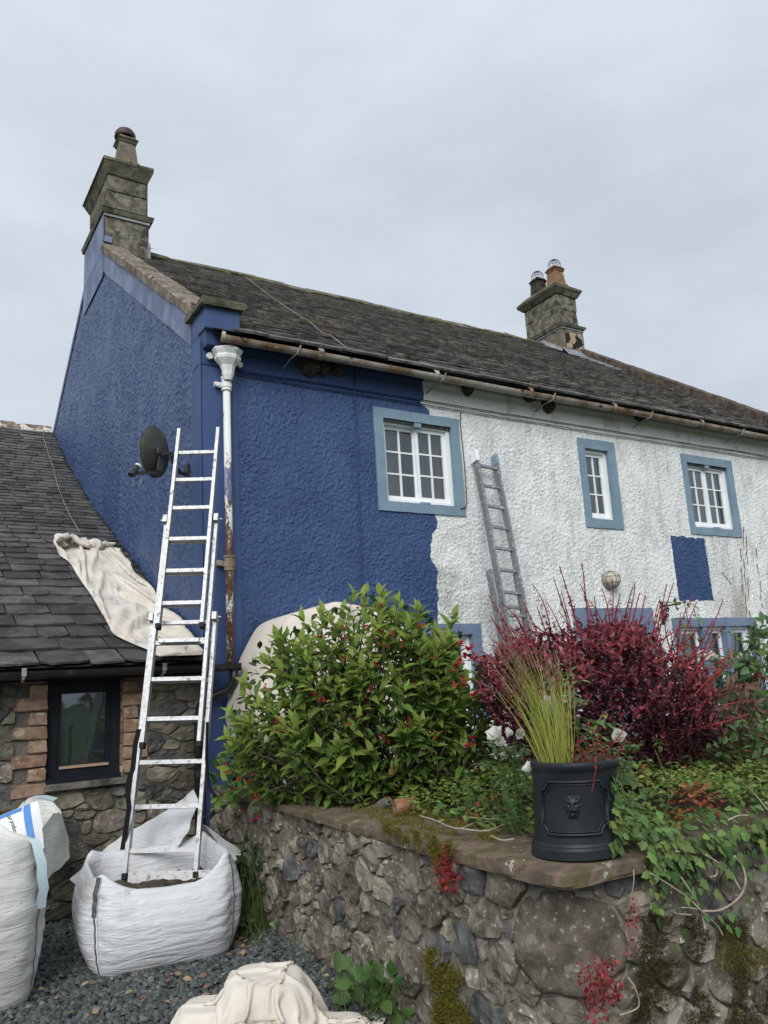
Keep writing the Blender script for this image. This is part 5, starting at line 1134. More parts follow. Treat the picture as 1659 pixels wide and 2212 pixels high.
# ------------------------------------------------------------------ bulk bags
def bag(parent, c0, cx_, w, d, h, m, prof, nexp, wr, rimf, seed, inner=0.16, nu=88, nv=34):
    """c0 front-left corner on the ground, cx_ unit vector along the front; returns the surface function"""
    ex_ = np.array([cx_[0], cx_[1], 0.0]); ey_ = np.array([-cx_[1], cx_[0], 0.0]); ctr = np.array([c0[0], c0[1], 0])+ex_*w/2+ey_*d/2
    def surf(a, v):
        ca, sa = math.cos(a), math.sin(a); s = float(np.interp(v, *prof))
        p = 2/nexp; lx = w/2*np.sign(ca)*abs(ca)**p*s; ly = d/2*np.sign(sa)*abs(sa)**p*s
        edge = (1-max(0, 1-abs(abs(a % (math.pi/2)-math.pi/4))/0.10)) if nexp > 3 else 1
        bul = 0.05*math.sin(math.pi*min(1, v))*(1-abs(math.sin(2*a))**3); nrm2 = np.array([lx, ly]); nrm2 = nrm2/(np.linalg.norm(nrm2)+1e-6)
        z = rimf(a, h)*v
        q = ctr+ex_*(lx+nrm2[0]*bul)+ey_*(ly+nrm2[1]*bul)+np.array([0, 0, z])
        n3 = ex_*nrm2[0]+ey_*nrm2[1]
        fold = wr*(sn((a*1.3, v*9, seed), 2.2)+0.6*sn((a*2.1, v*22, seed), 1.8)+0.5*math.sin(v*46+2.0*sn((a*2.5, v*3, seed), 1.3))*(0.3+0.7*abs(math.sin(2*a))))
        return q+n3*fold*min(1, v*6)*min(1, (1.12-v)*5), n3
    b = B(); P = []
    for v in np.linspace(0, 1, nv): P.append([surf(2*math.pi*j/nu, v)[0] for j in range(nu+1)])
    top = P[-1]
    for k, (ins, dz) in enumerate(((0.012, 0.010), (0.03, -0.01), (0.05, -0.06), (0.055, -inner), (0.06, -inner-0.05))):
        P.append([q-(surf(2*math.pi*j/nu, 1.0)[1])*ins+np.array([0, 0, dz]) for j, q in enumerate(top)])
    b.grid(np.array(P)); body = b.out('fabric_body', m, parent, smooth=True)
    return surf, ctr, ex_, ey_
def ribbon(surf, a, v0, v1, wid, off, m, parent, name, n=26, da=0.0):
    b = B(); P = []
    for v in np.linspace(v0, v1, n):
        q, n3 = surf(a+da*(v-v0), v); tng = np.cross(n3, (0, 0, 1)); P.append([q+tng*wid*(s/2)+n3*(off+(0.004 if s == 0 else 0)) for s in (-1, 0, 1)])
    b.grid(np.array(P)); return b.out(name, m, parent, smooth=True)
QC = math.pi*1.25       # front-left corner angle
bag2 = thing('bulk_bag', (1.6, 5.7, 0), 'half-full white woven bulk bag of rubble with dark seams and the ladder standing in it', 'bulk bag', 'bulk bags on the chippings')
def rim2(a, h):
    ca, sa = math.cos(a), math.sin(a); f = 0.515
    f += 0.065*max(0, ca)+0.02*max(0, -ca)+0.045*max(0, sa)
    f -= 0.075*max(0, -sa)**6*max(0, 1-abs(ca-0.05)*1.6)
    f += 0.03*(abs(math.sin(2*a))**6)
    return f
u2 = np.array([0.79, -0.10]); u2 /= np.linalg.norm(u2)
surf2, c2_, ex2, ey2 = bag(bag2, (1.165, 5.315), u2, 0.87, 0.82, 0.5, 'bag_white', ([0, 0.06, 0.25, 0.6, 0.85, 1.0], [0.94, 0.98, 1.03, 1.06, 1.035, 0.985]), 6.0, 0.004, rim2, 3.0)
for a in (QC, QC+math.pi/2):
    ribbon(surf2, a+0.02, 0.03, 1.0, 0.016, 0.006, 'piping', bag2, 'piping'); ribbon(surf2, a-0.012, 0.03, 0.99, 0.013, 0.010, 'strap_dark', bag2, 'seam')
ribbon(surf2, QC-0.035, 0.62, 1.0, 0.034, 0.013, 'strap_dark', bag2, 'strap')
b = B(); nn = 22; P = []
for i in range(nn):
    for_r = []
    for j in range(nn):
        x = (i/(nn-1)-.5)*0.86*1.02; y = (j/(nn-1)-.5)*0.84*1.02; p = c2_+ex2*x*0.88+ey2*y*0.88; p = np.array([p[0], p[1], 0.37+0.05*sn((p[0], p[1], 0), 4)+0.02*sn((p[0], p[1], 0), 18)]); for_r.append(p)
    P.append(for_r)
b.grid(np.array(P)); b.out('rubble_fill', 'bag_soil', bag2)
def patch(parent, rows_, m, name, amp=0.012, n=18, seed=0, thick=0.003):
    """cloth patch through a grid of control points"""
    Cp = np.array(rows_, float); a0, b0 = Cp.shape[:2]; P = np.zeros((n, n, 3))
    ui, vi = np.linspace(0, a0-1, n), np.linspace(0, b0-1, n)
    for i, u in enumerate(ui):
        k = min(int(u), a0-2); t = u-k; row = Cp[k]*(1-t)+Cp[k+1]*t
        for j, v in enumerate(vi):
            l = min(int(v), b0-2); s = v-l; P[i, j] = row[l]*(1-s)+row[l+1]*s
    for i in range(n):
        for j in range(n): p = P[i, j]; P[i, j] = p+amp*np.array([sn(p, 9, seed), sn(p, 9, seed+4), sn(p, 9, seed+8)])
    b = B(); b.grid(P); return b.out(name, m, parent, smooth=True)
patch(bag2, [[at(205, 1855, 6.05), at(270, 1800, 6.05), at(345, 1762, 6.05), at(395, 1725, 6.05), at(415, 1702, 6.0)],
             [at(235, 1880, 5.9), at(290, 1830, 5.95), at(355, 1790, 5.9), at(400, 1755, 5.9), at(425, 1728, 5.92)],
             [at(275, 1905, 5.7), at(310, 1895, 5.7), at(360, 1850, 5.75), at(392, 1822, 5.72), at(405, 1800, 5.72)]], 'bag_white', 'torn_flap', 0.02, seed=2)
patch(bag2, [[at(428, 1775, 6.0), at(455, 1790, 6.05), at(490, 1815, 6.05), at(522, 1838, 5.95)], [at(425, 1830, 5.9), at(450, 1850, 5.9), at(480, 1850, 5.85), at(518, 1850, 5.75)], [at(424, 1885, 5.8), at(440, 1885, 5.8), at(470, 1872, 5.7), at(500, 1868, 5.6)]], 'bag_white', 'inner_fold', 0.012, seed=6)
patch(bag2, [[at(150, 1900, 5.85), at(190, 1868, 5.9), at(210, 1860, 6.0)], [at(170, 1915, 5.65), at(220, 1895, 5.7), at(255, 1890, 5.75)], [at(215, 1925, 5.42), at(260, 1915, 5.45), at(295, 1912, 5.5)]], 'bag_white', 'inner_fold', 0.010, seed=9)
P = [at(x, y, dd) for x, y, dd in ((428, 1775, 5.93), (445, 1800, 5.9), (465, 1826, 5.87), (480, 1846, 5.84))]
b = B(); b.grid(np.array([[p-RIGHT*0.024-UP*0.01, p+RIGHT*0.024+UP*0.01] for p in P])); b.out('strap', 'strap_dark', bag2)
P = [at(x, y, dd) for x, y, dd in ((207, 1852, 6.0), (215, 1862, 5.9), (226, 1878, 5.8), (240, 1890, 5.7))]
b = B(); b.grid(np.array([[p-RIGHT*0.012, p+RIGHT*0.012] for p in P])); b.out('strap', 'strap_dark', bag2)

bag1 = thing('bulk_bag', (0.5, 5.5, 0), 'tall cream bulk bag with pale blue lifting straps at the left edge', 'bulk bag', 'bulk bags on the chippings')
def rim1(a, h):
    ca, sa = math.cos(a), math.sin(a); return 0.83+0.11*max(0, sa)**2*max(0, ca+0.4)+0.02*math.sin(3*a)+0.03*max(0, -sa)*max(0, ca)
u1 = np.array([0.92, 0.22]); u1 /= np.linalg.norm(u1)
c1x = np.array([0.895, 5.20])-u1*0.86
surf1, c1_, ex1, ey1 = bag(bag1, c1x, u1, 0.86, 0.80, 0.9, 'bag_cream', ([0, 0.04, 0.25, 0.6, 0.8, 0.93, 1.0], [0.955, 0.99, 1.03, 1.06, 1.04, 1.01, 0.985]), 4.6, 0.006, rim1, 11.0, inner=0.30)
QR = math.pi*1.75
ribbon(surf1, QR+0.01, 0.0, 1.0, 0.012, 0.005, 'piping', bag1, 'piping'); ribbon(surf1, QR-0.01, 0.02, 0.98, 0.005, 0.008, 'seam_dark', bag1, 'seam')
P = []
for v, off, la in ((1.02, 0.0, 0.0), (0.99, 0.035, -0.01), (0.94, 0.06, -0.03), (0.86, 0.075, -0.04), (0.78, 0.075, -0.035), (0.70, 0.06, -0.02), (0.63, 0.035, 0.0), (0.57, 0.008, 0.01)):
    q, n3 = surf1(QR-0.035, min(v, 1)); q = q+np.array([0, 0, (v-min(v, 1))*0.9]); P.append([q+n3*off-ex1*(0.03-la), q+n3*off+ex1*(0.026+la)])
b = B(); b.grid(np.array(P)); b.out('lifting_strap', 'strap_blue', bag1, smooth=True)
P = [at(x, y, dd) for x, y, dd in ((38, 1792, 5.95), (36, 1770, 5.98), (42, 1745, 6.0), (55, 1728, 6.0), (72, 1722, 6.0), (95, 1721, 6.0), (120, 1727, 6.0))]
b = B(); b.grid(np.array([[p-RIGHT*0.018-UP*0.012, p+RIGHT*0.018+UP*0.012] for p in P])); b.out('lifting_strap', 'strap_blue', bag1, smooth=True)
patch(bag1, [[at(-10, 1770, 6.0), at(35, 1755, 6.0), at(60, 1724, 6.0), at(105, 1722, 6.02), at(130, 1750, 6.0)], [at(-10, 1810, 5.95), at(40, 1795, 5.97), at(65, 1775, 5.97), at(110, 1770, 5.95), at(140, 1795, 5.9)], [at(-10, 1850, 5.9), at(40, 1840, 5.9), at(75, 1830, 5.9), at(115, 1830, 5.9), at(145, 1850, 5.85)]], 'bag_cream', 'back_panel', 0.010, seed=12)
patch(bag1, [[at(92, 1788, 5.25), at(115, 1757, 5.5), at(128, 1755, 5.8), at(135, 1765, 5.95)], [at(95, 1830, 5.25), at(128, 1790, 5.5), at(142, 1790, 5.75), at(147, 1810, 5.9)], [at(100, 1900, 5.27), at(125, 1880, 5.5), at(146, 1860, 5.7), at(150, 1850, 5.85)]], 'bag_cream', 'side_flap', 0.010, seed=15)
b = B(); b.grid(np.array([[c1_+ex1*x+ey1*y+np.array([0, 0, 0.70+0.03*sn((x, y, 0), 8)]) for x in np.linspace(-.41, .41, 8)] for y in np.linspace(-.38, .38, 8)])); b.out('waste_fill', 'bag_soil', bag1)
# printed sack lying in the tall bag
sack = thing('paper_sack', (0.62, 5.5, 0.75), 'white sack with blue edges and black print lying in the tall bag', 'sack')
sc = at(15, 1810, 5.55)
sx, sy_, sz = unit(RIGHT*0.35-UP*0.9+FWD*-0.1), unit(RIGHT*0.95+UP*0.3), None
sz = -unit(FWD*0.8-UP*0.55); sx = unit(sx-sz*(sx@sz)); sy_ = np.cross(sz, sx)
if sy_@RIGHT < 0: sy_ = -sy_
def sackp(u, v, o=0.0): return sc+sx*u+sy_*v+sz*(0.055*(1-(abs(u)/0.17)**2.5)*(1-(abs(v)/0.24)**2.5)+o+0.006*sn((u, v, 0), 14))
for k, (v0, v1, m, nm) in enumerate(((-0.24, 0.14, 'sack_white', 'sack_body'), (0.141, 0.185, 'sack_blue', 'blue_band'), (0.186, 0.24, 'sack_white', 'sack_end'))):
    b = B(); b.grid(np.array([[sackp(u, v) for v in np.linspace(v0, v1, 10)] for u in np.linspace(-0.17, 0.17, 14)])); b.grid(np.array([[sackp(u, v)-sz*(0.10*(1-(abs(u)/0.17)**2.5)*(1-(abs(v)/0.24)**2.5)) for v in np.linspace(v0, v1, 10)] for u in np.linspace(-0.17, 0.17, 14)])); b.out(nm, m, sack, smooth=True)
b = B(); b.grid(np.array([[sackp(u, v, 0.004) for v in np.linspace(-0.2, 0.13, 8)] for u in np.linspace(-0.165, -0.135, 3)])); b.out('blue_band', 'sack_blue', sack, smooth=True)
tcv = bpy.data.curves.new('print', 'FONT'); tcv.body = 'our products have less'; tcv.size = 0.040; tcv.align_x = 'CENTER'; tcv.align_y = 'CENTER'
to_ = bpy.data.objects.new('print', tcv); COL.objects.link(to_)
bpy.context.view_layer.update()
tm = bpy.data.meshes.new_from_object(to_.evaluated_get(bpy.context.evaluated_depsgraph_get())); bpy.data.objects.remove(to_)
for v in tm.vertices:
    u, w = v.co.x*0.72+0.0, v.co.y; v.co = sackp(u, 0.045+w+0.05*(u/0.17)**2*-1+0.03, 0.005)
tm.materials.clear(); tm.materials.append(MATS['print_black']); place('printed_text', tm, sack)

# ------------------------------------------------------------------ dust sheets
def tri(t): return abs(2*(t-math.floor(t))-1)*2-1
def crease(x, y, o, k=1.0):
    w = 0.10*sn((x, y, o), 3.1)
    return k*(0.016*tri((0.9*x+0.45*y+w)*4.3+o)+0.012*tri((-0.5*x+0.85*y+1.3*w)*6.1+2*o)+0.008*tri((0.2*x-0.98*y-w)*10.3+o)*max(0, sn((x, y, o+4), 3))*2)
def ridged(x, y, o, s): return (1-min(1, abs(sn((x, y, o), s))*2.2))**2
rows_ = [[(132, 1190), (150, 1172), (172, 1162), (202, 1170), (226, 1182)], [(130, 1200), (155, 1188), (185, 1176), (222, 1182), (252, 1180)], [(150, 1215), (180, 1210), (215, 1205), (245, 1208), (278, 1218)],
         [(172, 1250), (205, 1245), (240, 1240), (275, 1245), (312, 1262)], [(200, 1290), (235, 1285), (270, 1280), (310, 1285), (345, 1298)], [(232, 1345), (265, 1330), (305, 1325), (345, 1325), (385, 1342)],
         [(250, 1372), (290, 1368), (330, 1362), (370, 1362), (415, 1380)], [(318, 1403), (345, 1403), (375, 1402), (405, 1402), (437, 1402)], [(345, 1413), (370, 1416), (395, 1419), (415, 1419), (436, 1415)]]
Cp = np.array([[on_shed(x, y, 0.035) for x, y in r] for r in rows_])
n = 64; P = np.zeros((n, n, 3)); a0, b0 = Cp.shape[:2]
def cat(Pm, t):
    k = min(int(t), len(Pm)-2); s = t-k; p0, p1, p2, p3 = Pm[max(k-1, 0)], Pm[k], Pm[k+1], Pm[min(k+2, len(Pm)-1)]
    return 0.5*((2*p1)+(-p0+p2)*s+(2*p0-5*p1+4*p2-p3)*s*s+(-p0+3*p1-3*p2+p3)*s**3)
for i in range(n):
    rowp = [cat(Cp[:, j], (a0-1)*i/(n-1)) for j in range(b0)]
    for j in range(n):
        p = cat(np.array(rowp), (b0-1)*j/(n-1)); u, v = i/(n-1), j/(n-1)
        crum = max(0, 1-u/0.20)
        ed = min(v, 1-v, u, 1-u)
        h = 0.030*abs(sn((p[0], p[1]*0.6, 0), 3.2))+0.005*sn((p[0], p[1], 4), 9)+crum*(0.16*ridged(p[0]+.3*p[1], p[1]*.7, 7, 3.2)+0.05*sn((p[0], p[1], 3), 11)+0.04)+0.05*math.exp(-((v-0.04)/0.035)**2)*(0.5+0.5*sn((p[0], p[1], 8), 3))+(0.05*math.exp(-((u-0.80)/0.06)**2)*max(0, 1-v/0.3))+0.030*ridged(p[0]*2.2+0.25*p[1], p[1]*0.35, 2, 1.5)+crease(p[0]*1.3, p[1]*0.55, 3.0, 0.6)
        if ed < 0.012: h = 0.0
        p = p+np.array([crum*0.05*sn((p[0], p[1], 11), 7), crum*0.05*sn((p[0], p[1], 15), 7), 0]); q = p.copy(); q[2] = max(rz(min(max(q[1], 6.66), 14.8))+0.028, p[2])+h*0.9; q[1] -= h*0.35; P[i, j] = q
S0 = P.copy(); nrm_r = np.array([0, -0.42, 0.91])
fac = 1.035+0.25*np.clip(1-np.linspace(0, 1, n)/0.16, 0, 1)+0.10*np.clip((np.linspace(0, 1, n)-0.85)/0.15, 0, 1)
ru = np.linalg.norm(np.diff(S0, axis=0), axis=-1)*((fac[1:]+fac[:-1])/2)[:, None]; rv = np.linalg.norm(np.diff(S0, axis=1), axis=-1)*(1.05+0.12*np.clip(1-np.linspace(0, 1, n)/0.16, 0, 1))[:, None]
def coll2(X, Y):
    h = np.interp(X[..., 1], PY, PZ)+0.030; hitm = X[..., 2] < h; X[..., 2] = np.maximum(X[..., 2], h); X[..., 0] = np.minimum(X[..., 0], XG-0.03)
    X[hitm] = Y[hitm]+(X[hitm]-Y[hitm])*0.15; h = np.interp(X[..., 1], PY, PZ)+0.030; X[..., 2] = np.maximum(X[..., 2], h); X[10:, -1] = S0[10:, -1]; X[-1] = S0[-1]; X[10:, 0] = S0[10:, 0]; return X
P = cloth(S0, ru, rv, coll2, 120, 6, (0, 0.0, -0.0005), 0.93, 0.04)
b = B(); b.grid(P); b.out('dust_sheet', 'painted_canvas', smooth=True, label='paint-spattered beige dust sheet spread on the outbuilding roof beside the gable', cat='dust sheet', group='beige canvas dust sheets')
# sheet heaped in the foreground
e_r, e_f = np.array([_cy, -_sy]), np.array([_sy, _cy])
HC = np.array([1.60, 3.75])
def sbox(a, c, ha, hc, soft):
    d = ((np.abs(a)/ha)**3.2+(np.abs(c)/hc)**3.2)**(1/3.2); t = np.clip((d-1+soft*0.5)/soft, 0, 1); return 1-t*t*(3-2*t)
def heap_h(x, y):
    dx, dy = x-HC[0], y-HC[1]; a, c = dx*e_r[0]+dy*e_r[1], dx*e_f[0]+dy*e_f[1]
    return np.maximum.reduce([(0.318+0.03*c-0.05*a)*sbox(a+0.01, c-0.02, 0.22, 0.21, 0.70), 0.21*sbox(a+0.30, c-0.02, 0.13, 0.18, 0.8), 0.13*sbox(a-0.30, c+0.04, 0.17, 0.17, 0.8), 0.19*sbox(a+0.03, c+0.34, 0.30, 0.20, 0.8)])
n = 104; r_ = np.random.default_rng(31); sp_c = 0.0128; u, v = np.meshgrid(np.linspace(-1, 1, n), np.linspace(-1, 1, n), indexing='ij')
L = sp_c*(n-1)/2*0.68; ga, gc = u*L+0.01, v*L-0.09
P = np.zeros((n, n, 3)); P[..., 0] = HC[0]+e_r[0]*ga+e_f[0]*gc; P[..., 1] = HC[1]+e_r[1]*ga+e_f[1]*gc
P[..., 2] = 0.37+0.05*np.array([[sn((a, c, 0), 6)+0.9*sn((a, c, 3), 15) for a, c in zip(r1, r2)] for r1, r2 in zip(ga, gc)])
def coll(X, Y):
    h = heap_h(X[..., 0], X[..., 1])+0.012; hitm = X[..., 2] < h; X[..., 2] = np.maximum(X[..., 2], h)
    X[hitm, :2] = Y[hitm, :2]+(X[hitm, :2]-Y[hitm, :2])*0.10; return X
P = cloth(P, np.full((n-1, n), sp_c), np.full((n, n-1), sp_c), coll, 200, 8, (0, 0, -0.0007), 0.96, 0.03)
b = B(); b.grid(P)
b.out('dust_sheet', 'canvas', smooth=True, label='beige dust sheet heaped on the chippings in the foreground', cat='dust sheet', group='beige canvas dust sheets')
# tall sheet draped over something at the house front
P = []; n = 90
out_pts = [(530, 1600), (522, 1540), (530, 1500), (555, 1420), (580, 1365), (605, 1335), (660, 1318), (700, 1308), (760, 1320), (830, 1350), (880, 1420), (900, 1520), (905, 1640)]
ctl = np.array([hit(x, y, 1, 6.45) for x, y in out_pts]); cc = np.array([3.35, 6.42, 0.95])
for i in range(34):
    t = i/33; row = []
    for j in range(n):
        p = cat(ctl, (len(ctl)-1)*j/(n-1)); s = math.sin(math.pi*0.5*min(1, t*1.25)) if t < 0.8 else 1.0
        front = (t-0.2)
        q = cc+(p-cc)*(1.0 if t < 0.15 else max(0.0, 1-((t-0.15)/0.85)**1.9))
        q = np.array([q[0], 6.45-0.42*math.sqrt(max(0, 1-max(0, 1-(t)/0.75)**2)), q[2]])
        ang = j/(n-1)*26; q[1] -= 0.030*math.sin(ang+2*sn((j*0.08, t*2, 0), 1.0))+0.03*sn((q[0], q[2], 0), 5); q[0] += 0.02*sn((q[0], q[2], 5), 6); q[2] += 0.015*sn((q[0], q[2], 9), 6)
        row.append(q)
    P.append(row)
P = np.array(P); low = []
b = B(); b.grid(P); b.grid(np.array([[p for p in P[0]], [np.array([p[0], 6.84, p[2]*0.995]) for p in P[0]]]))
xs = np.linspace(2.70, 4.10, 40)
b.grid(np.array([[(x+0.05*sn((x, z, 0), 2), 6.05-0.10*(1-z/1.0)+0.05*math.sin(x*26+2*sn((x, z, 3), 2)), z) for x in xs] for z in np.linspace(1.08, 0.02, 12)]))
b.out('dust_sheet', 'canvas', smooth=True, label='tall beige dust sheet hung over something against the blue wall behind the green bush', cat='dust sheet', group='beige canvas dust sheets')
b = B(); P = []
for x, y, w in ((945, 1580, 20), (955, 1625, 26), (965, 1665, 24), (978, 1705, 22), (990, 1740, 24), (1000, 1758, 26)):
    P.append([at(x+w*(k/7-.5), y+3*math.sin(k*1.9), 5.35+0.05*math.cos(k*2.3)) for k in range(8)])
b.grid(np.array(P)); b.out('dust_sheet', 'canvas', smooth=True, label='narrow twisted end of beige sheet hanging under the green bush near the planter', cat='dust sheet', group='beige canvas dust sheets')
# stone and drill core on the coping
def lump(name, c, r, m, seed, **kw):
    b = B(); P = []
    for i in range(7):
        t = math.pi*i/6; P.append([np.array(c)+np.array([r[0]*math.sin(t)*math.cos(a), r[1]*math.sin(t)*math.sin(a), r[2]*math.cos(t)])*(1+0.35*sn((math.sin(t)*math.cos(a), math.sin(t)*math.sin(a), math.cos(t)), 1.6, seed)) for a in np.linspace(0, 2*math.pi, 10)])
    b.grid(np.array(P)); return b.out(name, m, **kw)
pc = hit(832, 1742, 2, 0.872); lump('loose_stone', (pc[0], pc[1], 0.882), (0.070, 0.04, 0.036), 'house_mortar', 4, label='small angular grey stone lying on the mossy coping', cat='stone')
pc = hit(872, 1742, 2, 0.90); cd = unit(np.array([RIGHT[0], RIGHT[1], 0])+0.35*np.array([FWD[0], FWD[1], 0])); up_ = np.array([0, 0, 1.0])
b = B(); pr = [(-0.055, 0.012), (-0.055, 0.040), (-0.050, 0.045), (0.05, 0.045), (0.055, 0.040), (0.055, 0.001)]
b.grid(np.array([[pc+cd*l+(np.cross(cd, up_)*math.cos(a)+up_*math.sin(a))*r for a in np.linspace(0, 2*math.pi, 21)] for l, r in [(0.02, 0.012)]+pr]))
b.out('rusty_core', 'rust_core', smooth=False, label='short rusty cylinder with a hole lying on the mossy coping', cat='cylinder')
# ------------------------------------------------------------------ planter
PZ0, PZ1 = 0.866, 1.238; PC = hit(1246, 1841, 2, PZ0)[:2]; PR = 0.176
TILT = np.array([RIGHT[0], RIGHT[1], 0])*0.075      # the pot stands a little askew
def lean(o):
    for v in o.data.vertices: v.co = Vector(np.array(v.co)+TILT*(v.co.z-PZ0))
pot = thing('planter', (PC[0], PC[1], PZ0), 'black round planter with moulded panel and lion mask on the wall corner', 'planter')
b = B(); b.lathe([(0.001, 0.0), (PR*1.0, 0.0), (PR*1.060, 0.004), (PR*1.060, 0.0045), (PR*1.060, 0.038), (PR*1.060, 0.0385), (PR*1.030, 0.044), (PR*1.035, 0.052), (PR*1.035, 0.0525), (PR*0.982, 0.060), (PR*0.982, 0.0605), (PR*0.972, 0.075), (PR*0.985, 0.20), (PR*1.0, 0.325), (PR*1.015, 0.332), (PR*1.02, 0.340), (PR*1.05, 0.344), (PR*1.055, 0.368), (PR*1.04, 0.374), (PR*0.97, 0.374), (PR*0.955, 0.34)], (PC[0], PC[1], PZ0), 56)
lean(b.out('body', 'planter', pot, smooth=True))
b = B(); b.lathe([(0.001, 0.345), (PR*0.96, 0.338)], (PC[0], PC[1], PZ0), 30); lean(b.out('compost', 'soil', pot))
FA = math.atan2(-PC[1], -PC[0])-0.05
def cyl(phi, z, r): return np.array([PC[0]+r*math.cos(FA+phi), PC[1]+r*math.sin(FA+phi), z])+TILT*(z-PZ0)
def panel_path(f, z0, z1, nt):
    path = []; nr = nt/PR
    seq = []
    for c, (sx_, sz_) in enumerate(((1, 1), (1, -1), (-1, -1), (-1, 1))):
        cz, cp_ = (z1 if sz_ > 0 else z0), f*sx_
        st = {(1, 1): (math.pi, 1.5*math.pi), (1, -1): (0.5*math.pi, math.pi), (-1, -1): (0, 0.5*math.pi), (-1, 1): (1.5*math.pi, 2*math.pi)}[(sx_, sz_)]
        for a in np.linspace(*st, 6): seq.append((cp_+nr*math.cos(a), cz+nt*math.sin(a)))
    seq.append(seq[0]); res = []
    for (p0, q0), (p1, q1) in zip(seq, seq[1:]):
        k = max(1, int(abs(p1-p0)/0.08))
        for t in range(k): res.append((p0+(p1-p0)*t/k, q0+(q1-q0)*t/k))
    res.append(seq[0]); return res
for rr, dd, ins in ((0.0065, 0.0, 0.0), (0.003, 0.0, 0.011)):
    b = B(); b.tube([cyl(p, z, PR*1.0+0.001) for p, z in panel_path(0.84-ins/PR, PZ0+0.098+ins, PZ0+0.300-ins, 0.036)], rr, 8, False); b.out('panel_moulding', 'planter', pot, smooth=True)
b = B(); P = []
for i in range(30):
    v = i/29*2-1; row = []
    for j in range(26):
        u = j/25*2-1; wv = 0.78+0.22*math.cos(v*1.2) if v > 0 else 0.62+0.38*(1+v)
        g = lambda cu, cv, su, sv: math.exp(-((u-cu)/su)**2-((v-cv)/sv)**2)
        h = 0.010*max(0, 1-u*u*0.9)*max(0, 1-v*v*0.9)+0.006*(g(-.35, .42, .22, .10)+g(.35, .42, .22, .10))-0.006*(g(-.33, .22, .14, .09)+g(.33, .22, .14, .09))+0.009*g(0, .05, .15, .35)+0.008*(g(-.22, -.28, .2, .18)+g(.22, -.28, .2, .18))-0.006*g(0, -.48, .28, .06)+0.006*g(0, -.66, .25, .14)+0.006*(g(-.62, .75, .16, .14)+g(.62, .75, .16, .14))
        edge = max(abs(u), abs(v)); h += 0.0025*math.sin(math.atan2(v, u)*13)*max(0, min(1, (math.hypot(u, v)-0.62)*4))
        if edge > 0.97: h = -0.004
        row.append(cyl(u*wv*0.034/PR-0.03, PZ0+0.205+v*0.046, PR*0.995+h))
    P.append(row)
b.grid(np.array(P)); b.out('lion_mask', 'planter', pot, smooth=True)

# ------------------------------------------------------------------ plant builders
def curve_pts(a, c, bend, n=6):
    a, c = np.array(a, float), np.array(c, float); return [a+(c-a)*t+np.array(bend)*4*t*(1-t) for t in np.linspace(0, 1, n)]
def volume(poly, n, dmid, half, px_c, front=0.6):
    """points in a bush: inside its outline, as deep as it is wide"""
    q = inside(poly, n); c = np.array(px_c[:2], float); r = np.array(px_c[2:], float)
    e = np.clip(1-(((q-c)/r)**2).sum(1), 0.03, 1)**0.5
    s = rng.uniform(-1, 1, n); s = np.where(rng.random(n) < front, -np.abs(s)**0.4, s)
    d = dmid+half*e*s
    return np.array([at(x, y, dd) for (x, y), dd in zip(q, d)]), s
def shoots(tips, base, spread, npair, leaf, step, rlow, droop, upb, leafpos=0.0):
    """opposite leaf pairs along the end of each shoot; returns leaf matrices, index of pair and stems"""
    Ms, age, stems = [], [], []
    for T in tips:
        bs = np.array(base)+rng.normal(0, spread, 3)*np.array([1, 1, 0.3]); d = unit(unit(T-bs)+np.array([0, 0, upb])+rng.normal(0, 0.25, 3))
        L = step*npair; side = unit(np.cross(d, (0, 0, 1))+rng.normal(0, 0.05, 3)); oth = np.cross(side, d)
        stems.append((T-d*L*1.25, T))
        for k in range(npair):
            t = k/(npair-1) if npair > 1 else 0; p = T-d*L*(1-t); ang = (k % 2)*math.pi/2+rng.uniform(-.3, .3)
            for sg in (-1, 1):
                s_ = side*math.cos(ang)*sg+oth*math.sin(ang)*sg
                dr = unit(s_*(1.0-0.55*t)+d*(0.30+0.8*t)+np.array([0, 0, -droop*(1-t)])+rng.normal(0, 0.12, 3))
                size = leaf*(0.55+0.75*math.sin(math.pi*(0.25+0.6*(1-t))))*rng.uniform(0.55, 1.2)
                Ms.append((dr, unit(d*0.55+np.array([0, 0, 0.6])-FWD*0.35+rng.normal(0, .18, 3)), size, p)); age.append(t)
    D, N, S, Pp = (np.array([m[i] for m in Ms]) for i in range(4))
    return frames(D, N, S, Pp), np.array(age), stems
def stems_part(parent, stems, r, m, name='stems', taper=0.5, n=5, bend=0.03):
    b = B()
    for a, c in stems: b.tube(curve_pts(a, c, rng.normal(0, bend, 3), 5), np.linspace(r, r*taper, 5), n, False)
    return b.out(name, m, parent, smooth=True, kind='stuff')

# green shrub with red flowers
WPOLY = [(482, 1622), (470, 1590), (488, 1545), (532, 1450), (560, 1385), (625, 1335), (715, 1295), (775, 1262), (830, 1265), (880, 1295), (955, 1322), (995, 1320), (1005, 1390), (1050, 1440), (1080, 1560), (1110, 1640), (1100, 1690), (1000, 1690), (960, 1665), (900, 1690), (830, 1700), (720, 1700), (700, 1765), (640, 1745), (560, 1722), (470, 1705), (452, 1690)]
WPOLY = [(780+(x-780)*0.985, 1530+(y-1530)*(0.935 if y < 1530 else 0.97)) for x, y in WPOLY]
wg = thing('flowering_shrub', (3.05, 4.95, 0.8), 'green leafy shrub with small red flowers spilling over the garden wall', 'shrub')
tips, s = volume(WPOLY, 390, 5.55, 0.62, (780, 1500, 320, 270), 0.62)
Mx, age, st = shoots(tips, (3.05, 5.0, 0.85), 0.22, 6, 0.089, 0.048, 0, 0.35, 0.55)
yo = (age > 0.78) | ((age > 0.55) & (rng.random(len(age)) < 0.35))
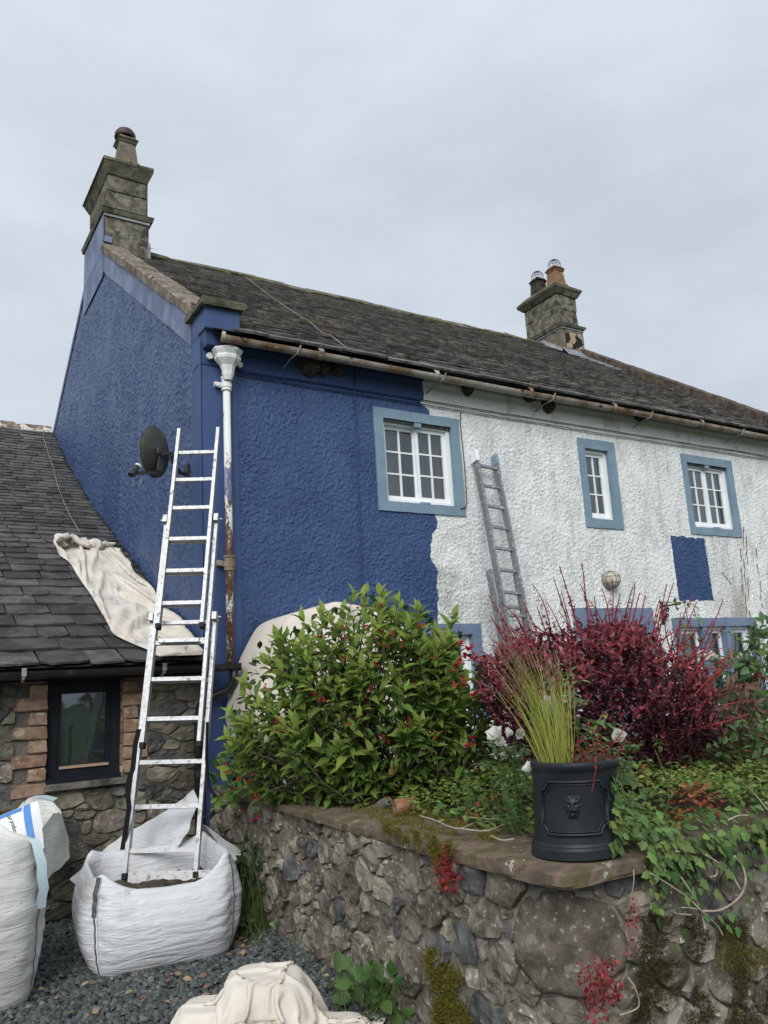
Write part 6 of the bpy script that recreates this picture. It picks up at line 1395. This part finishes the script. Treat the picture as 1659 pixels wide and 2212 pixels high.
leaves(T_LEAF, Mx[~yo], 'weigela_leaf', wg, 230); leaves(T_LEAF, Mx[yo], 'weigela_young', wg, 70)
stems_part(wg, st, 0.004, 'bark', 'twigs'); stems_part(wg, [((3.05, 5.0, 0.78)+rng.normal(0, .12, 3)*np.array([1, 1, 0]), t-np.array([0, 0, 0.15])) for t in tips[::3]], 0.011, 'bark', 'branches', 0.35, 6, 0.06)
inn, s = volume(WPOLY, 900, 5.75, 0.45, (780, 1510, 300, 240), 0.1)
k = len(inn); leaves(T_OVAL, frames(rng.normal(0, 1, (k, 3)), np.array([0, 0, 1.0])+rng.normal(0, .6, (k, 3)), rng.uniform(0.05, 0.085, k), inn), 'dark_leaf', wg)  # darker leaves deep inside paint the shade of the shrub's interior
def trumpets(spots, parent, mname, dd, size=0.03, nf=(2, 5)):
    for (px, py) in spots:
        Ms = []; c = at(px, py, dd+rng.uniform(-.15, .1))
        for f in range(rng.integers(*nf)):
            ax = unit(rng.normal(0, 1, 3)+np.array([0, 0, -0.3])-FWD*0.8); p0 = c+rng.normal(0, 0.014, 3)
            for a in np.linspace(0, 2*math.pi, 5, endpoint=False):
                u = unit(np.cross(ax, (0.3, 0.2, 1))); w = np.cross(ax, u); r2 = u*math.cos(a)+w*math.sin(a); Ms.append((unit(ax+r2*0.55), r2, size*rng.uniform(.8, 1.2), p0))
        D, N, S, Pp = (np.array([m[i] for m in Ms]) for i in range(4)); scatter('flower', T_LONG, frames(D, N, S, Pp), mname, parent)
trumpets([(745, 1380), (742, 1352), (822, 1368), (830, 1395), (787, 1352), (690, 1375), (605, 1575), (600, 1560), (625, 1585), (850, 1370), (868, 1395), (800, 1495), (882, 1555), (940, 1420), (830, 1305), (808, 1312), (675, 1495), (660, 1492), (700, 1510), (770, 1310), (815, 1430), (760, 1560), (520, 1690), (545, 1680), (555, 1720), (488, 1655), (940, 1590), (835, 1600), (850, 1660), (905, 1345), (575, 1485), (735, 1420), (895, 1480), (975, 1445), (530, 1750), (548, 1762)], wg, 'red_flower', 4.98, 0.024)
trumpets([(1000, 1420), (1010, 1400), (985, 1432), (1020, 1415), (1005, 1475), (985, 1470), (1020, 1500), (995, 1390), (1015, 1600)], wg, 'red_flower', 5.05, 0.038, (3, 6))

# red barberry
BP = [(1022, 1460), (1040, 1420), (1085, 1400), (1150, 1372), (1225, 1365), (1290, 1345), (1370, 1345), (1410, 1375), (1445, 1420), (1480, 1425), (1520, 1450), (1550, 1500), (1550, 1560), (1530, 1620), (1480, 1665), (1400, 1695), (1330, 1690), (1280, 1640), (1220, 1640), (1150, 1640), (1085, 1600), (1040, 1520)]
bb = thing('barberry_bush', (4.15, 3.75, 0.85), 'dark red barberry bush with long red sprays behind the planter', 'shrub')
tips, s = volume(BP, 620, 5.15, 0.6, (1290, 1500, 290, 200), 0.6)
Mx, age, st = shoots(tips, (4.2, 3.8, 0.9), 0.25, 9, 0.034, 0.020, 0, 0.1, 0.6)
hgt = np.clip((Mx[:, 2, 3]-1.15)/0.75, 0, 1); yo = (age > 0.72-0.45*hgt) & (rng.random(len(age)) < 0.45+0.5*hgt)
leaves(T_OVAL, Mx[~yo], 'barberry_leaf', bb); leaves(T_OVAL, Mx[yo], 'barberry_young', bb)
stems_part(bb, st[::2], 0.0016, 'stem_brown', 'twigs')
inn, s = volume(BP, 6500, 5.25, 0.5, (1290, 1510, 280, 185), 0.25); k = len(inn)
leaves(T_OVAL, frames(rng.normal(0, 1, (k, 3)), np.array([0, 0, 1.0])+rng.normal(0, .6, (k, 3)), rng.uniform(0.026, 0.050, k), inn), 'barberry_leaf', bb)
sp = [(1055, 1285, 1120, 1400), (1082, 1300, 1140, 1390), (1100, 1350, 1160, 1430), (1060, 1330, 1130, 1440), (1130, 1300, 1170, 1390), (1160, 1310, 1190, 1400), (1178, 1295, 1215, 1400), (1208, 1222, 1255, 1380), (1196, 1250, 1240, 1390), (1230, 1285, 1262, 1380), (1257, 1213, 1275, 1380), (1254, 1262, 1290, 1390), (1284, 1288, 1290, 1370), (1300, 1270, 1312, 1380), (1318, 1290, 1315, 1390), (1322, 1245, 1318, 1390), (1340, 1282, 1328, 1380), (1335, 1300, 1330, 1390), (1372, 1258, 1340, 1390), (1367, 1268, 1345, 1370), (1382, 1280, 1352, 1400), (1394, 1285, 1372, 1390), (1412, 1320, 1380, 1400), (1440, 1262, 1410, 1400), (1455, 1258, 1418, 1390), (1425, 1310, 1400, 1400), (1500, 1285, 1440, 1430), (1505, 1300, 1460, 1440), (1562, 1295, 1500, 1460), (1540, 1340, 1485, 1440), (1470, 1325, 1460, 1440), (1582, 1405, 1500, 1520), (1560, 1350, 1480, 1480), (1150, 1262, 1190, 1370), (1390, 1330, 1370, 1420), (1275, 1320, 1280, 1400), (1110, 1320, 1150, 1400)]
for _ in range(150):
    i = rng.integers(0, len(sp)); x, y, u, v = sp[i]; f = rng.uniform(0.25, 0.9); sp.append((x+rng.normal(0, 22), y+(v-y)*f+rng.normal(0, 12), u+rng.normal(0, 20), v+rng.uniform(0, 40)))
Ms, st = [], []
for x, y, u, v in sp:
    dd = 5.0+rng.normal(0, 0.17); a, c = at(u, v, dd+0.05), at(x, y, dd); pts = curve_pts(a, c, rng.normal(0, 0.02, 3), 8); st.append(pts); L = np.linalg.norm(c-a)
    for q in range(int(L/0.010)):
        t = rng.uniform(0, 1)**1.25; p = a+(c-a)*t; d = unit(unit(c-a)*0.6+rng.normal(0, 0.7, 3)); Ms.append((d, rng.normal(0, 1, 3)+np.array([0, 0, .6]), 0.026*(1.15-t*0.75)*rng.uniform(.7, 1.2), p, t))
D, N, S, Pp = (np.array([m[i] for m in Ms]) for i in range(4)); tt = np.array([m[4] for m in Ms]); MM = frames(D, N, S, Pp); pk = rng.random(len(tt)) < 0.4+0.55*tt
leaves(T_OVAL, MM[pk], 'barberry_young', bb); leaves(T_OVAL, MM[~pk], 'barberry_leaf', bb)
for pts in st:
    b = B(); b.tube(pts, np.linspace(0.0055, 0.0024, len(pts)), 5, False); b.out('spray_stem', 'stem_red', bb)

# roses round the planter
def compound(spots, parent, mname, dfun, size, keep, nl=5, dirb=None):
    """rose leaves: a stalk with a leaflet at its end and pairs along it"""
    Ms, st = [], []
    for (px, py) in spots:
        c = at(px, py, dfun()); d = unit(rng.normal(0, 1, 3)*np.array([1, 1, .5])+(-FWD*0.5)+np.array([0, 0, .15])) if dirb is None else unit(np.array(dirb)+rng.normal(0, .5, 3)); side = unit(np.cross(d, (0, 0, 1))); up2 = unit(np.cross(side, d)+np.array([0, 0, .3])-FWD*.25); sz = size*rng.uniform(.75, 1.25); st.append((c-d*sz*2.4, c))
        Ms.append((unit(d+np.array([0, 0, -.25])), up2, sz, c))
        for q in range(1, (nl+1)//2):
            for sg in (-1, 1): Ms.append((unit(side*sg+d*0.35+np.array([0, 0, -.2])+rng.normal(0, .1, 3)), up2+rng.normal(0, .12, 3), sz*(0.95-0.1*q), c-d*sz*0.75*q))
    D, N, S, Pp = (np.array([m[i] for m in Ms]) for i in range(4)); leaves(T_OVAL, frames(D, N, S, Pp), mname, parent, keep); stems_part(parent, st, 0.0022, 'stem_green', 'stalks', 0.8, 4, 0.01)['kind'] = 'stuff'
def blossom(px, py, dd, rpx, parent, m='white_petal', look=None):
    c = at(px, py, dd); r = 1.5*rpx/F_PX*dd; ax = unit(-FWD*0.7+np.array([0, 0, .55])+rng.normal(0, .35, 3)) if look is None else unit(np.array(look)); u = unit(np.cross(ax, (.2, .1, 1))); w = np.cross(ax, u); Ms = []
    for ring, (k, tilt, s) in enumerate(((6, 1.4, 1.0), (6, 0.75, 0.9), (5, 0.3, 0.72), (4, 0.1, 0.5))):
        for a in np.linspace(0, 2*math.pi, k, endpoint=False)+ring*0.5:
            r2 = u*math.cos(a)+w*math.sin(a); d = unit(ax*0.9+r2*tilt+rng.normal(0, .12, 3)); Ms.append((d, ax-r2*0.4+rng.normal(0, .1, 3), r*s*rng.uniform(.85, 1.15), c-ax*r*0.3))
    D, N, S, Pp = (np.array([m_[i] for m_ in Ms]) for i in range(4)); scatter('blossom', T_PETAL, frames(D, N, S, Pp), m, parent)
rs = thing('rose_bush', (2.85, 3.05, 0.85), 'white-flowered rose bush growing behind and around the planter', 'rose bush')
compound(inside([(1065, 1600), (1130, 1590), (1160, 1650), (1150, 1720), (1060, 1690), (1040, 1640)], 36), rs, 'rose_leaf', lambda: 3.75+rng.uniform(-.15, .25), 0.042, 60)
compound(inside([(1240, 1540), (1310, 1540), (1360, 1590), (1370, 1660), (1420, 1720), (1400, 1790), (1345, 1780), (1330, 1660), (1250, 1600)], 40), rs, 'rose_leaf', lambda: 3.75+rng.uniform(-.2, .35), 0.042, 80)
compound(inside([(1185, 1480), (1240, 1465), (1265, 1500), (1230, 1540), (1190, 1530)], 12), rs, 'rose_leaf', lambda: 3.85+rng.uniform(-.1, .2), 0.04, 30)
compound([(1215, 1452), (1235, 1448), (1255, 1470), (1200, 1495), (1220, 1505), (1262, 1520), (1300, 1590), (1290, 1565), (1425, 1610), (1400, 1640), (1385, 1605), (1410, 1655), (1365, 1650)], rs, 'rose_young', lambda: 3.65, 0.036, 50)
stems_part(rs, [(at(1260, 1720, 3.8), at(1215, 1455, 3.85)), (at(1300, 1720, 3.8), at(1270, 1560, 3.75)), (at(1170, 1720, 3.9), at(1080, 1600, 3.75)), (at(1400, 1800, 3.7), at(1415, 1620, 3.65)), (at(1360, 1760, 3.6), at(1345, 1600, 3.7)), (at(1120, 1740, 3.8), at(1110, 1590, 3.75))], 0.005, 'stem_green', 'stems', 0.5, 6, 0.04)
for q in ((1075, 1590, 3.65, 20), (1104, 1583, 3.68, 13), (1122, 1586, 3.7, 12), (1196, 1527, 3.8, 24), (1178, 1516, 3.85, 14), (1180, 1548, 3.85, 10), (1337, 1590, 3.62, 18), (1146, 1664, 3.5, 16), (1083, 1606, 3.65, 13), (1322, 1648, 3.6, 7), (1242, 1640, 3.7, 6)): blossom(*q, rs)

# plants in the planter
gr_ = thing('ornamental_grass', (2.43, 2.72, 1.2), 'upright yellow-green grass with purplish seed heads growing in the planter', 'grass')
Ms = []
zt = PZ0+0.34
for k in range(150):
    a = rng.uniform(0, 6.28); r = 0.065*math.sqrt(rng.random()); p = np.array([PC[0], PC[1], zt])-RIGHT*0.050+np.array([r*math.cos(a), r*math.sin(a), 0]); off = (p-np.array([PC[0], PC[1], zt])+RIGHT*0.05)
    d = unit(np.array([0, 0, 1.0])+off*2.6-RIGHT*0.09+rng.normal(0, .10, 3)); Ms.append((d, rng.normal(0, 1, 3)-FWD, 0.10+0.27*rng.random()**0.8, p))
for k in range(26):
    p = np.array([PC[0], PC[1], zt])+RIGHT*rng.uniform(-.03, .06)+rng.normal(0, .015, 3); d = unit(np.array([0, 0, 0.5])+RIGHT*rng.uniform(0.2, 1.1)-FWD*rng.uniform(0, .5)); Ms.append((d, np.array([0, 0, 1.0]), rng.uniform(0.10, 0.19), p))
D, N, S, Pp = (np.array([m[i] for m in Ms]) for i in range(4)); scatter('blades', T_BLADE, frames(D, N, S, Pp), 'grass_blade', gr_, kind='stuff')
b1, Ms = B(), []
for k in range(120):
    a = rng.uniform(0, 6.28); r = 0.07*math.sqrt(rng.random()); p = np.array([PC[0], PC[1], zt])-RIGHT*0.05+np.array([r*math.cos(a), r*math.sin(a), 0])
    lean = rng.uniform(-0.05, 0.34); top = p+np.array([0, 0, 1])*rng.uniform(0.28, 0.50)-RIGHT*lean*0.62+rng.normal(0, .012, 3); pts = curve_pts(p, top, RIGHT*(0.02+0.05*lean), 6); b1.tube(pts, np.linspace(0.0015, 0.0009, 6), 4, False); d = unit(top-pts[-2])
    for q in range(12): Ms.append((unit(d+rng.normal(0, .22, 3)), rng.normal(0, 1, 3), rng.uniform(.012, .022), top-d*0.05+d*q*0.007))
b1.out('seed_stalks', 'grass_blade', gr_, kind='stuff')
D, N, S, Pp = (np.array([m[i] for m in Ms]) for i in range(4)); scatter('seed_heads', T_LONG, frames(D, N, S, Pp), 'grass_head', gr_, kind='stuff')
rp = thing('red_stemmed_plant', (2.56, 2.64, 1.2), 'thin red-stemmed plant at the right side of the planter, one stem trailing over the rim', 'plant')
b1, Ms = B(), []
pot_r = np.array([PC[0], PC[1], zt])+RIGHT*0.085
def sprig(pts, dens, sz):
    b1.tube(pts, np.linspace(0.0024, 0.0012, len(pts)), 5, False)
    for a, c in zip(pts, pts[1:]):
        for q in range(max(1, int(np.linalg.norm(c-a)*dens))): p = a+(c-a)*rng.random(); Ms.append((unit(rng.normal(0, 1, 3)+unit(c-a)*.5), rng.normal(0, 1, 3)+np.array([0, 0, 1]), sz*rng.uniform(.6, 1.3), p))
for (x, y) in ((1352, 1565), (1272, 1565), (1262, 1590), (1290, 1600), (1245, 1600), (1300, 1615), (1230, 1620), (1325, 1630), (1280, 1635), (1348, 1600)):
    sprig(curve_pts(pot_r+rng.normal(0, .03, 3)*np.array([1, 1, 0]), at(x, y, 3.35+rng.uniform(-.05, .1)), rng.normal(0, .015, 3), 7), 190, 0.014)
sprig([pot_r-FWD*0.06, cyl(0.55, PZ1+0.01, PR*1.0), cyl(0.50, PZ1-0.02, PR*1.08), cyl(0.46, PZ1-0.07, PR*1.05), cyl(0.40, PZ1-0.11, PR*1.05)], 60, 0.013)
b1.out('stems', 'stem_red', rp); D, N, S, Pp = (np.array([m[i] for m in Ms]) for i in range(4)); leaves(T_OVAL, frames(D, N, S, Pp), 'red_herb', rp)

# ------------------------------------------------------------------ ivy, ground cover, weeds, moss
iv = thing('ivy', (3.0, 2.55, 0.86), 'green ivy trailing over the wall to the right of the planter', 'ivy')
Ps, Ns = [], []
n = 560; xs = 2.66+1.35*rng.random(n)**1.1
for x in xs:
    u = rng.random()
    if u < 0.62: z = 0.90-rng.exponential(0.085); Ps.append((x, YN-0.075-rng.uniform(0, .05), max(z, 0.48))); Ns.append((rng.normal(0, .35), -1, 0.5+rng.normal(0, .3)))
    else: Ps.append((x, YN+rng.uniform(-.06, .30), 0.885+rng.uniform(0, .06))); Ns.append((rng.normal(0, .4), -.6, 1))
for k in range(46):
    t = rng.random(); ph = 0.98+rng.normal(0, .10)+0.15*t; Ps.append(cyl(ph, PZ0+0.02+t*0.29, PR*1.07)); Ns.append(np.array([math.cos(FA+ph), math.sin(FA+ph), .35])+rng.normal(0, .25, 3))
for k in range(60): Ps.append((2.62+rng.random()*0.35, YN-0.02+rng.uniform(-.1, .2), 0.885+rng.random()*0.12)); Ns.append((rng.normal(0, .4), -.8, .8))
for k in range(34): y = rng.uniform(2.95, 3.9); Ps.append((wall_x(y)+0.30+rng.random()*0.14, y, 0.89+rng.random()*.05)); Ns.append((-.3+rng.normal(0, .3), -.5, 1))
k = len(Ps); Nn = unit(np.array(Ns)); dn = np.array([0, 0, -1.0])+rng.normal(0, .45, (k, 3)); dn -= Nn*(dn*Nn).sum(1, keepdims=True)
leaves(T_IVY, frames(dn, Nn, rng.uniform(0.024, 0.054, k), np.array(Ps)), 'ivy_leaf', iv, 300)
def cr4(x, y): return (1313.3+.2448*x, 1670.4+.2448*y)
for path, r in (([(1115, 730), (1190, 830), (1215, 950), (1180, 1060), (1110, 1140), (980, 1210), (840, 1215)], .0048), ([(640, 910), (700, 1000), (760, 1100), (820, 1210), (860, 1380)], .0042), ([(370, 880), (550, 990), (720, 1110), (820, 1210), (960, 1340), (1015, 1430)], .0032), ([(860, 720), (970, 790), (1090, 900), (1170, 1030)], .004), ([(600, 690), (720, 690), (750, 655)], .0045), ([(930, 780), (960, 830), (955, 900), (900, 915)], .004), ([(175, 1800), (240, 1900), (270, 2060), (105, 2135)], .0032), ([(840, 1215), (740, 1190), (650, 1185)], .003), ([(740, 1250), (620, 1240), (590, 1230)], .003), ([(1060, 415), (1150, 375), (1240, 372)], .004), ([(1140, 40), (1290, 180), (1412, 330)], .003), ([(480, 800), (510, 870)], .004), ([(225, 850), (228, 960), (200, 1110)], .002)):
    b = B(); pp = [hit(*cr4(x, y), 1, YN-0.11+rng.uniform(-.015, .015)) for x, y in path]; fine = [cat(np.array(pp), t) for t in np.linspace(0, len(pp)-1, 4*len(pp))]; b.tube(fine, r, 6); b.out('bare_stem', 'twig_pale', iv, smooth=True)
for path in (((905, 1762), (940, 1772), (985, 1790), (1025, 1778)), ((980, 1788), (1050, 1795), (1095, 1780), (1140, 1785)), ((1010, 1765), (1070, 1770), (1120, 1765)), ((1060, 1805), (1085, 1815), (1110, 1812))):
    b = B(); pp = [hit(x, y, 2, 0.885+rng.uniform(0, .012)) for x, y in path]; b.tube([cat(np.array(pp), t) for t in np.linspace(0, len(pp)-1, 12)], 0.004, 6); b.out('bare_stem', 'twig_pale', iv, smooth=True)
# low mixed cover on the bed
n = 15000; X = 2.62+3.4*rng.random(n)**1.25; Y = 2.55+3.0*rng.random(n)**1.2
Zm = 0.86+0.13*np.clip((X-2.6)/0.6, 0, 1)+np.array([0.10*sn((x, y, 0), 2.4)+0.05*sn((x, y, 4), 7) for x, y in zip(X, Y)])
keepm = ~(((X-PC[0])**2+(Y-PC[1])**2) < 0.21**2); X, Y, Zm = X[keepm], Y[keepm], Zm[keepm]; n = len(X)
Pp = np.stack([X, Y, Zm+rng.uniform(-.05, .05, n)], 1); a = rng.uniform(0, 6.28, n); D = np.stack([np.cos(a), np.sin(a), rng.normal(0.1, .35, n)], 1)
MM = frames(D, np.array([0, -.25, 1.0])+rng.normal(0, .4, (n, 3)), rng.uniform(.020, .046, n), Pp)
red = np.array([sn((x, y, 7), 3.2) for x, y in zip(X, Y)]) > 0.30
scatter('ground_cover', T_OVAL, MM[~red], 'cover_leaf', kind='stuff', label='low yellow-green leafy ground cover on the flower bed', cat='ground cover')
scatter('ground_cover', T_OVAL, MM[red], 'cover_red', kind='stuff', label='reddish patches of small leaves among the ground cover beside the planter', cat='ground cover')
# goosegrass
def goose(nm, label, spots, dd):
    g = thing(nm, at(spots[0][0], spots[0][1]+90, dd), label, 'weed', 'goosegrass clumps on the wall top'); b1, Ms = B(), []
    for (x, y, x0, y0) in spots:
        a, c = at(x0, y0, dd+.02), at(x, y, dd+rng.uniform(-.12, .12)); pts = curve_pts(a, c, rng.normal(0, .02, 3), 7); b1.tube(pts, 0.0016, 4, False)
        for t in np.linspace(0.15, 1, 7):
            p = a+(c-a)*t; d = unit(c-a); u = unit(np.cross(d, (.3, .2, .5))); w = np.cross(d, u)
            for q in np.linspace(0, 6.28, 7, endpoint=False): Ms.append((u*math.cos(q)+w*math.sin(q)+d*0.45, d, 0.034*(1.15-.5*t)*rng.uniform(.8, 1.1), p))
    b1.out('stems', 'stem_green', g); D, N, S, Pp = (np.array([m[i] for m in Ms]) for i in range(4)); leaves(T_LONG, frames(D, N, S, Pp), 'weed_leaf', g)
goose('goosegrass', 'goosegrass with whorled narrow leaves just left of the planter', [(1078, 1655, 1110, 1780), (1062, 1690, 1100, 1790), (1100, 1670, 1125, 1780), (1130, 1690, 1135, 1790), (1050, 1640, 1085, 1770), (1115, 1640, 1120, 1760), (1092, 1720, 1120, 1790)], 3.75)
goose('goosegrass', 'goosegrass with whorled narrow leaves between the hanging sheet end and the planter', [(1008, 1668, 1025, 1770), (1030, 1680, 1040, 1780), (995, 1690, 1015, 1775), (1045, 1705, 1050, 1780), (1020, 1720, 1030, 1780)], 4.3)
# leafy weeds
def weed(nm, label, base, poly, n, dd, half, m, size, keep, tm=T_OVAL, grp=None, cat_='weed', stem='stem_green'):
    w = thing(nm, base, label, cat_, grp); q = inside(poly, n); Pp = np.array([at(x, y, dd+rng.uniform(-half, half)) for x, y in q]); bs = np.array(base)
    D = unit(Pp-bs)*0.7+rng.normal(0, .55, (n, 3))+np.array([0, 0, -.15]); N = np.array([0, 0, .8])-FWD*0.55+rng.normal(0, .3, (n, 3))
    leaves(tm, frames(D, N, rng.uniform(size*.7, size*1.25, n), Pp), m, w, keep); stems_part(w, [(bs+rng.normal(0, .03, 3)*np.array([1, 1, 0]), p) for p in Pp[::2]], 0.003, stem, 'stems', .6, 4, .02); return w
weed('bramble', 'broad-leaved green weed at the foot of the garden wall', (2.19, 3.82, 0.0), [(735, 2120), (790, 2092), (830, 2085), (870, 2110), (885, 2160), (885, 2215), (765, 2215), (740, 2170), (770, 2130)], 120, 4.05, .16, 'weed_leaf', .088, 120)
weed('bramble', 'few upright narrow leaves of weed at the left end of the broad-leaved weed', (2.02, 3.85, 0.0), [(708, 2120), (735, 2090), (748, 2085), (735, 2150), (725, 2165), (705, 2140)], 7, 4.2, .06, 'weed_leaf', .10, 7)
weed('dark_weed', 'dark leafy weeds growing in the gap between the white bag and the garden wall', (2.28, 5.55, 0.0), [(505, 1860), (540, 1800), (560, 1830), (570, 1900), (600, 1990), (605, 2030), (560, 2050), (505, 2060), (500, 2000), (535, 1900)], 190, 5.75, .2, 'dark_leaf', .06, 120)
weed('dark_weed', 'bright-edged geranium-like leaves low beside the right seam of the white bag', (2.20, 5.30, 0.0), [(515, 1980), (560, 1960), (600, 1995), (600, 2030), (555, 2045), (510, 2060), (500, 2010)], 60, 5.45, .1, 'weed_leaf', .05, 60, T_IVY)
weed('corner_ivy', 'leafy sprigs with ivy on the wall end beside the house corner', (2.5, 6.0, 0.85), [(455, 1650), (480, 1625), (540, 1640), (560, 1690), (520, 1740), (470, 1745), (452, 1700)], 110, 5.85, .25, 'weigela_leaf', .06, 80)
# the far right of the bed
weed('bronze_shrub', 'shrub with bronze-brown young leaves at the right edge behind the ground cover', (4.9, 3.6, 0.85), [(1545, 1500), (1570, 1470), (1620, 1480), (1645, 1510), (1640, 1600), (1600, 1660), (1560, 1640), (1540, 1570)], 130, 5.3, .25, 'bronze_leaf', .095, 90, T_LONG, cat_='shrub', stem='bark')
weed('green_shrub', 'mixed green shrub leaves under the bronze shrub at the right edge', (4.9, 3.3, 0.85), [(1480, 1660), (1540, 1600), (1600, 1560), (1665, 1540), (1665, 1720), (1560, 1730), (1480, 1720)], 240, 5.0, .3, 'weed_leaf', .062, 160, cat_='shrub', stem='bark')
weed('green_shrub', 'pale green leafy shrub cut by the right edge of the picture below the window', (6.6, 4.6, 0.85), [(1610, 1420), (1665, 1390), (1668, 1560), (1630, 1540), (1600, 1480)], 90, 6.6, .3, 'rose_young', .085, 60, cat_='shrub', stem='bark')
weed('green_shrub', 'tall green leafy climber beside the lower right window at the right edge', (6.3, 4.9, 0.85), [(1545, 1450), (1590, 1400), (1625, 1345), (1668, 1330), (1668, 1600), (1570, 1600)], 260, 6.4, .35, 'rose_leaf', .085, 160, cat_='shrub', stem='bark')
weed('green_shrub', 'dark green undergrowth between the red barberry and the bronze shrub', (5.4, 4.0, 0.85), [(1480, 1560), (1540, 1500), (1600, 1500), (1668, 1520), (1668, 1700), (1480, 1700)], 330, 5.7, .3, 'dark_leaf', .070, 120, cat_='shrub', stem='bark')
r2 = thing('rose_bush', (6.0, 4.9, 0.85), 'tall rose bush with cream flowers in front of the lower right window', 'rose bush')
compound(inside([(1470, 1440), (1530, 1400), (1600, 1410), (1650, 1440), (1640, 1520), (1580, 1540), (1490, 1500)], 75), r2, 'rose_leaf', lambda: 6.7+rng.uniform(-.35, .35), 0.062, 150)
compound([(1455, 1300), (1480, 1305), (1500, 1308), (1470, 1335), (1510, 1340), (1490, 1365), (1520, 1385), (1560, 1370), (1600, 1380), (1620, 1395), (1475, 1385), (1540, 1400), (1585, 1365), (1630, 1380)], r2, 'rose_young', lambda: 6.6, 0.058, 60)
stems_part(r2, [(at(1520, 1540, 6.7), at(1480, 1310, 6.6)), (at(1540, 1540, 6.7), at(1510, 1345, 6.6)), (at(1640, 1440, 6.6), at(1480, 1390, 6.6)), (at(1590, 1540, 6.7), at(1590, 1375, 6.6))], 0.007, 'bark', 'stems', .5, 6, .06)
for q in ((1518, 1422, 6.45, 14), (1540, 1426, 6.45, 13), (1553, 1430, 6.45, 11), (1582, 1421, 6.45, 12), (1600, 1420, 6.45, 12), (1615, 1423, 6.45, 9), (1535, 1415, 6.5, 9)): blossom(*q, r2)
trumpets([(1632, 1452), (1625, 1462), (1640, 1458)], r2, 'red_flower', 6.5, .05)

# moss and red herb on the wall
def moss(label, poly, n, ax, val, nrm, m, size, jit=0.012, cling=None, patchy=0):
    q = inside(poly, n); Pp = np.array([hit(x, y, ax, val) for x, y in q]); 
    if cling: Pp = np.array([cling(p) for p in Pp])
    if patchy: q_ = np.array([sn(p, patchy, 2.0)+0.5*sn(p, patchy*3, 5.0) for p in Pp]) > (-0.10 if patchy < 6.5 else -0.02); Pp = Pp[q_]; n = len(Pp)
    Pp = Pp+rng.normal(0, jit, (n, 3)); Nn = unit(np.array(nrm)+rng.normal(0, .55, (n, 3)))
    scatter('moss', T_TUFT, frames(np.cross(Nn, rng.normal(0, 1, (n, 3))), Nn, rng.uniform(size*.6, size*1.4, n), Pp), m, smooth=False, kind='stuff', label=label, cat='moss')
moss('yellow-green moss on top of the coping in the middle of the wall', [(735, 1750), (820, 1745), (900, 1740), (1000, 1762), (1090, 1800), (1040, 1830), (960, 1800), (880, 1795), (810, 1770)], 8000, 2, 0.862, (0, -.2, 1), 'moss', 0.014, 0.006, None, 9.0)
cl = lambda p: np.array([wall_x(p[1])-0.045, p[1], p[2]])
moss('yellow-green moss hanging over the coping edge', [(830, 1775), (900, 1790), (985, 1810), (1015, 1830), (1005, 1850), (985, 1845), (970, 1875), (940, 1840), (900, 1825), (850, 1800)], 5600, 0, 2.30, (-1, -.2, .2), 'moss', 0.016, 0.010, cl, 9.0)
cl2 = lambda p: np.array([wall_x(p[1])-0.012, p[1], p[2]])
moss('brownish moss clump on the lower wall stones right of the broad-leaved weed', [(915, 2055), (940, 2045), (975, 2090), (1005, 2110), (990, 2140), (950, 2150), (930, 2130)], 2200, 0, 2.29, (-1, -.2, .3), 'moss', 0.017, 0.012, cl2)
moss('mossy clump at the bottom edge of the picture on the wall', [(940, 2160), (985, 2150), (1010, 2180), (1030, 2215), (935, 2215)], 2200, 0, 2.29, (-1, -.2, .3), 'moss', 0.017, 0.012, cl2)
moss('dark brown moss covering the right-hand face of the garden wall', [(1375, 1985), (1440, 1975), (1560, 1985), (1665, 1960), (1665, 2215), (1360, 2215), (1380, 2100)], 17000, 1, 2.482, (0, -1, .15), 'dark_moss', 0.012, 0.007, None, 6.0)
moss('lighter green moss streaks on the right-hand face of the garden wall', [(1560, 2010), (1665, 1990), (1665, 2130), (1600, 2100), (1540, 2090)], 3000, 1, 2.470, (0, -1, .15), 'moss', 0.011, 0.008, None, 7.0)
def herb(label, poly, n, ax, val, dense=.016, cling=None):
    h = thing('red_herb', hit(*np.mean(poly, 0), ax, val), label, 'herb', 'red herbs rooted in the wall'); q = inside(poly, n); Pp = np.array([hit(x, y, ax, val) for x, y in q])
    if cling: Pp = np.array([cling(p) for p in Pp])
    Pp = Pp+rng.normal(0, .012, (n, 3)); leaves(T_IVY, frames(rng.normal(0, 1, (n, 3))+np.array([0, 0, -.6]), -FWD+rng.normal(0, .5, (n, 3)), rng.uniform(dense*.6, dense*1.4, n), Pp), 'red_herb', h)
    c = Pp.mean(0); stems_part(h, [(c+np.array([0, 0, .06])+rng.normal(0, .03, 3), p) for p in Pp[::4]], .0013, 'stem_red', 'stems', .7, 4, .012)
herb('red-leaved herb hanging from the wall just under the mossy coping', [(945, 1850), (965, 1830), (985, 1860), (1000, 1880), (992, 1925), (960, 1925), (940, 1890)], 130, 0, 2.25, .018, lambda p: np.array([wall_x(p[1])-0.06, p[1], p[2]]))
herb('red-leaved herb sprawling over the base of the big corner boulder', [(1235, 2085), (1270, 2110), (1300, 2075), (1330, 2060), (1345, 2100), (1340, 2150), (1310, 2205), (1275, 2210), (1260, 2150)], 180, 0, 2.25, .014, None)
herb('thin red strands hanging down the wall edge below the ivy', [(1362, 1930), (1372, 1930), (1372, 2080), (1364, 2080)], 30, 1, YN-0.06, .012)
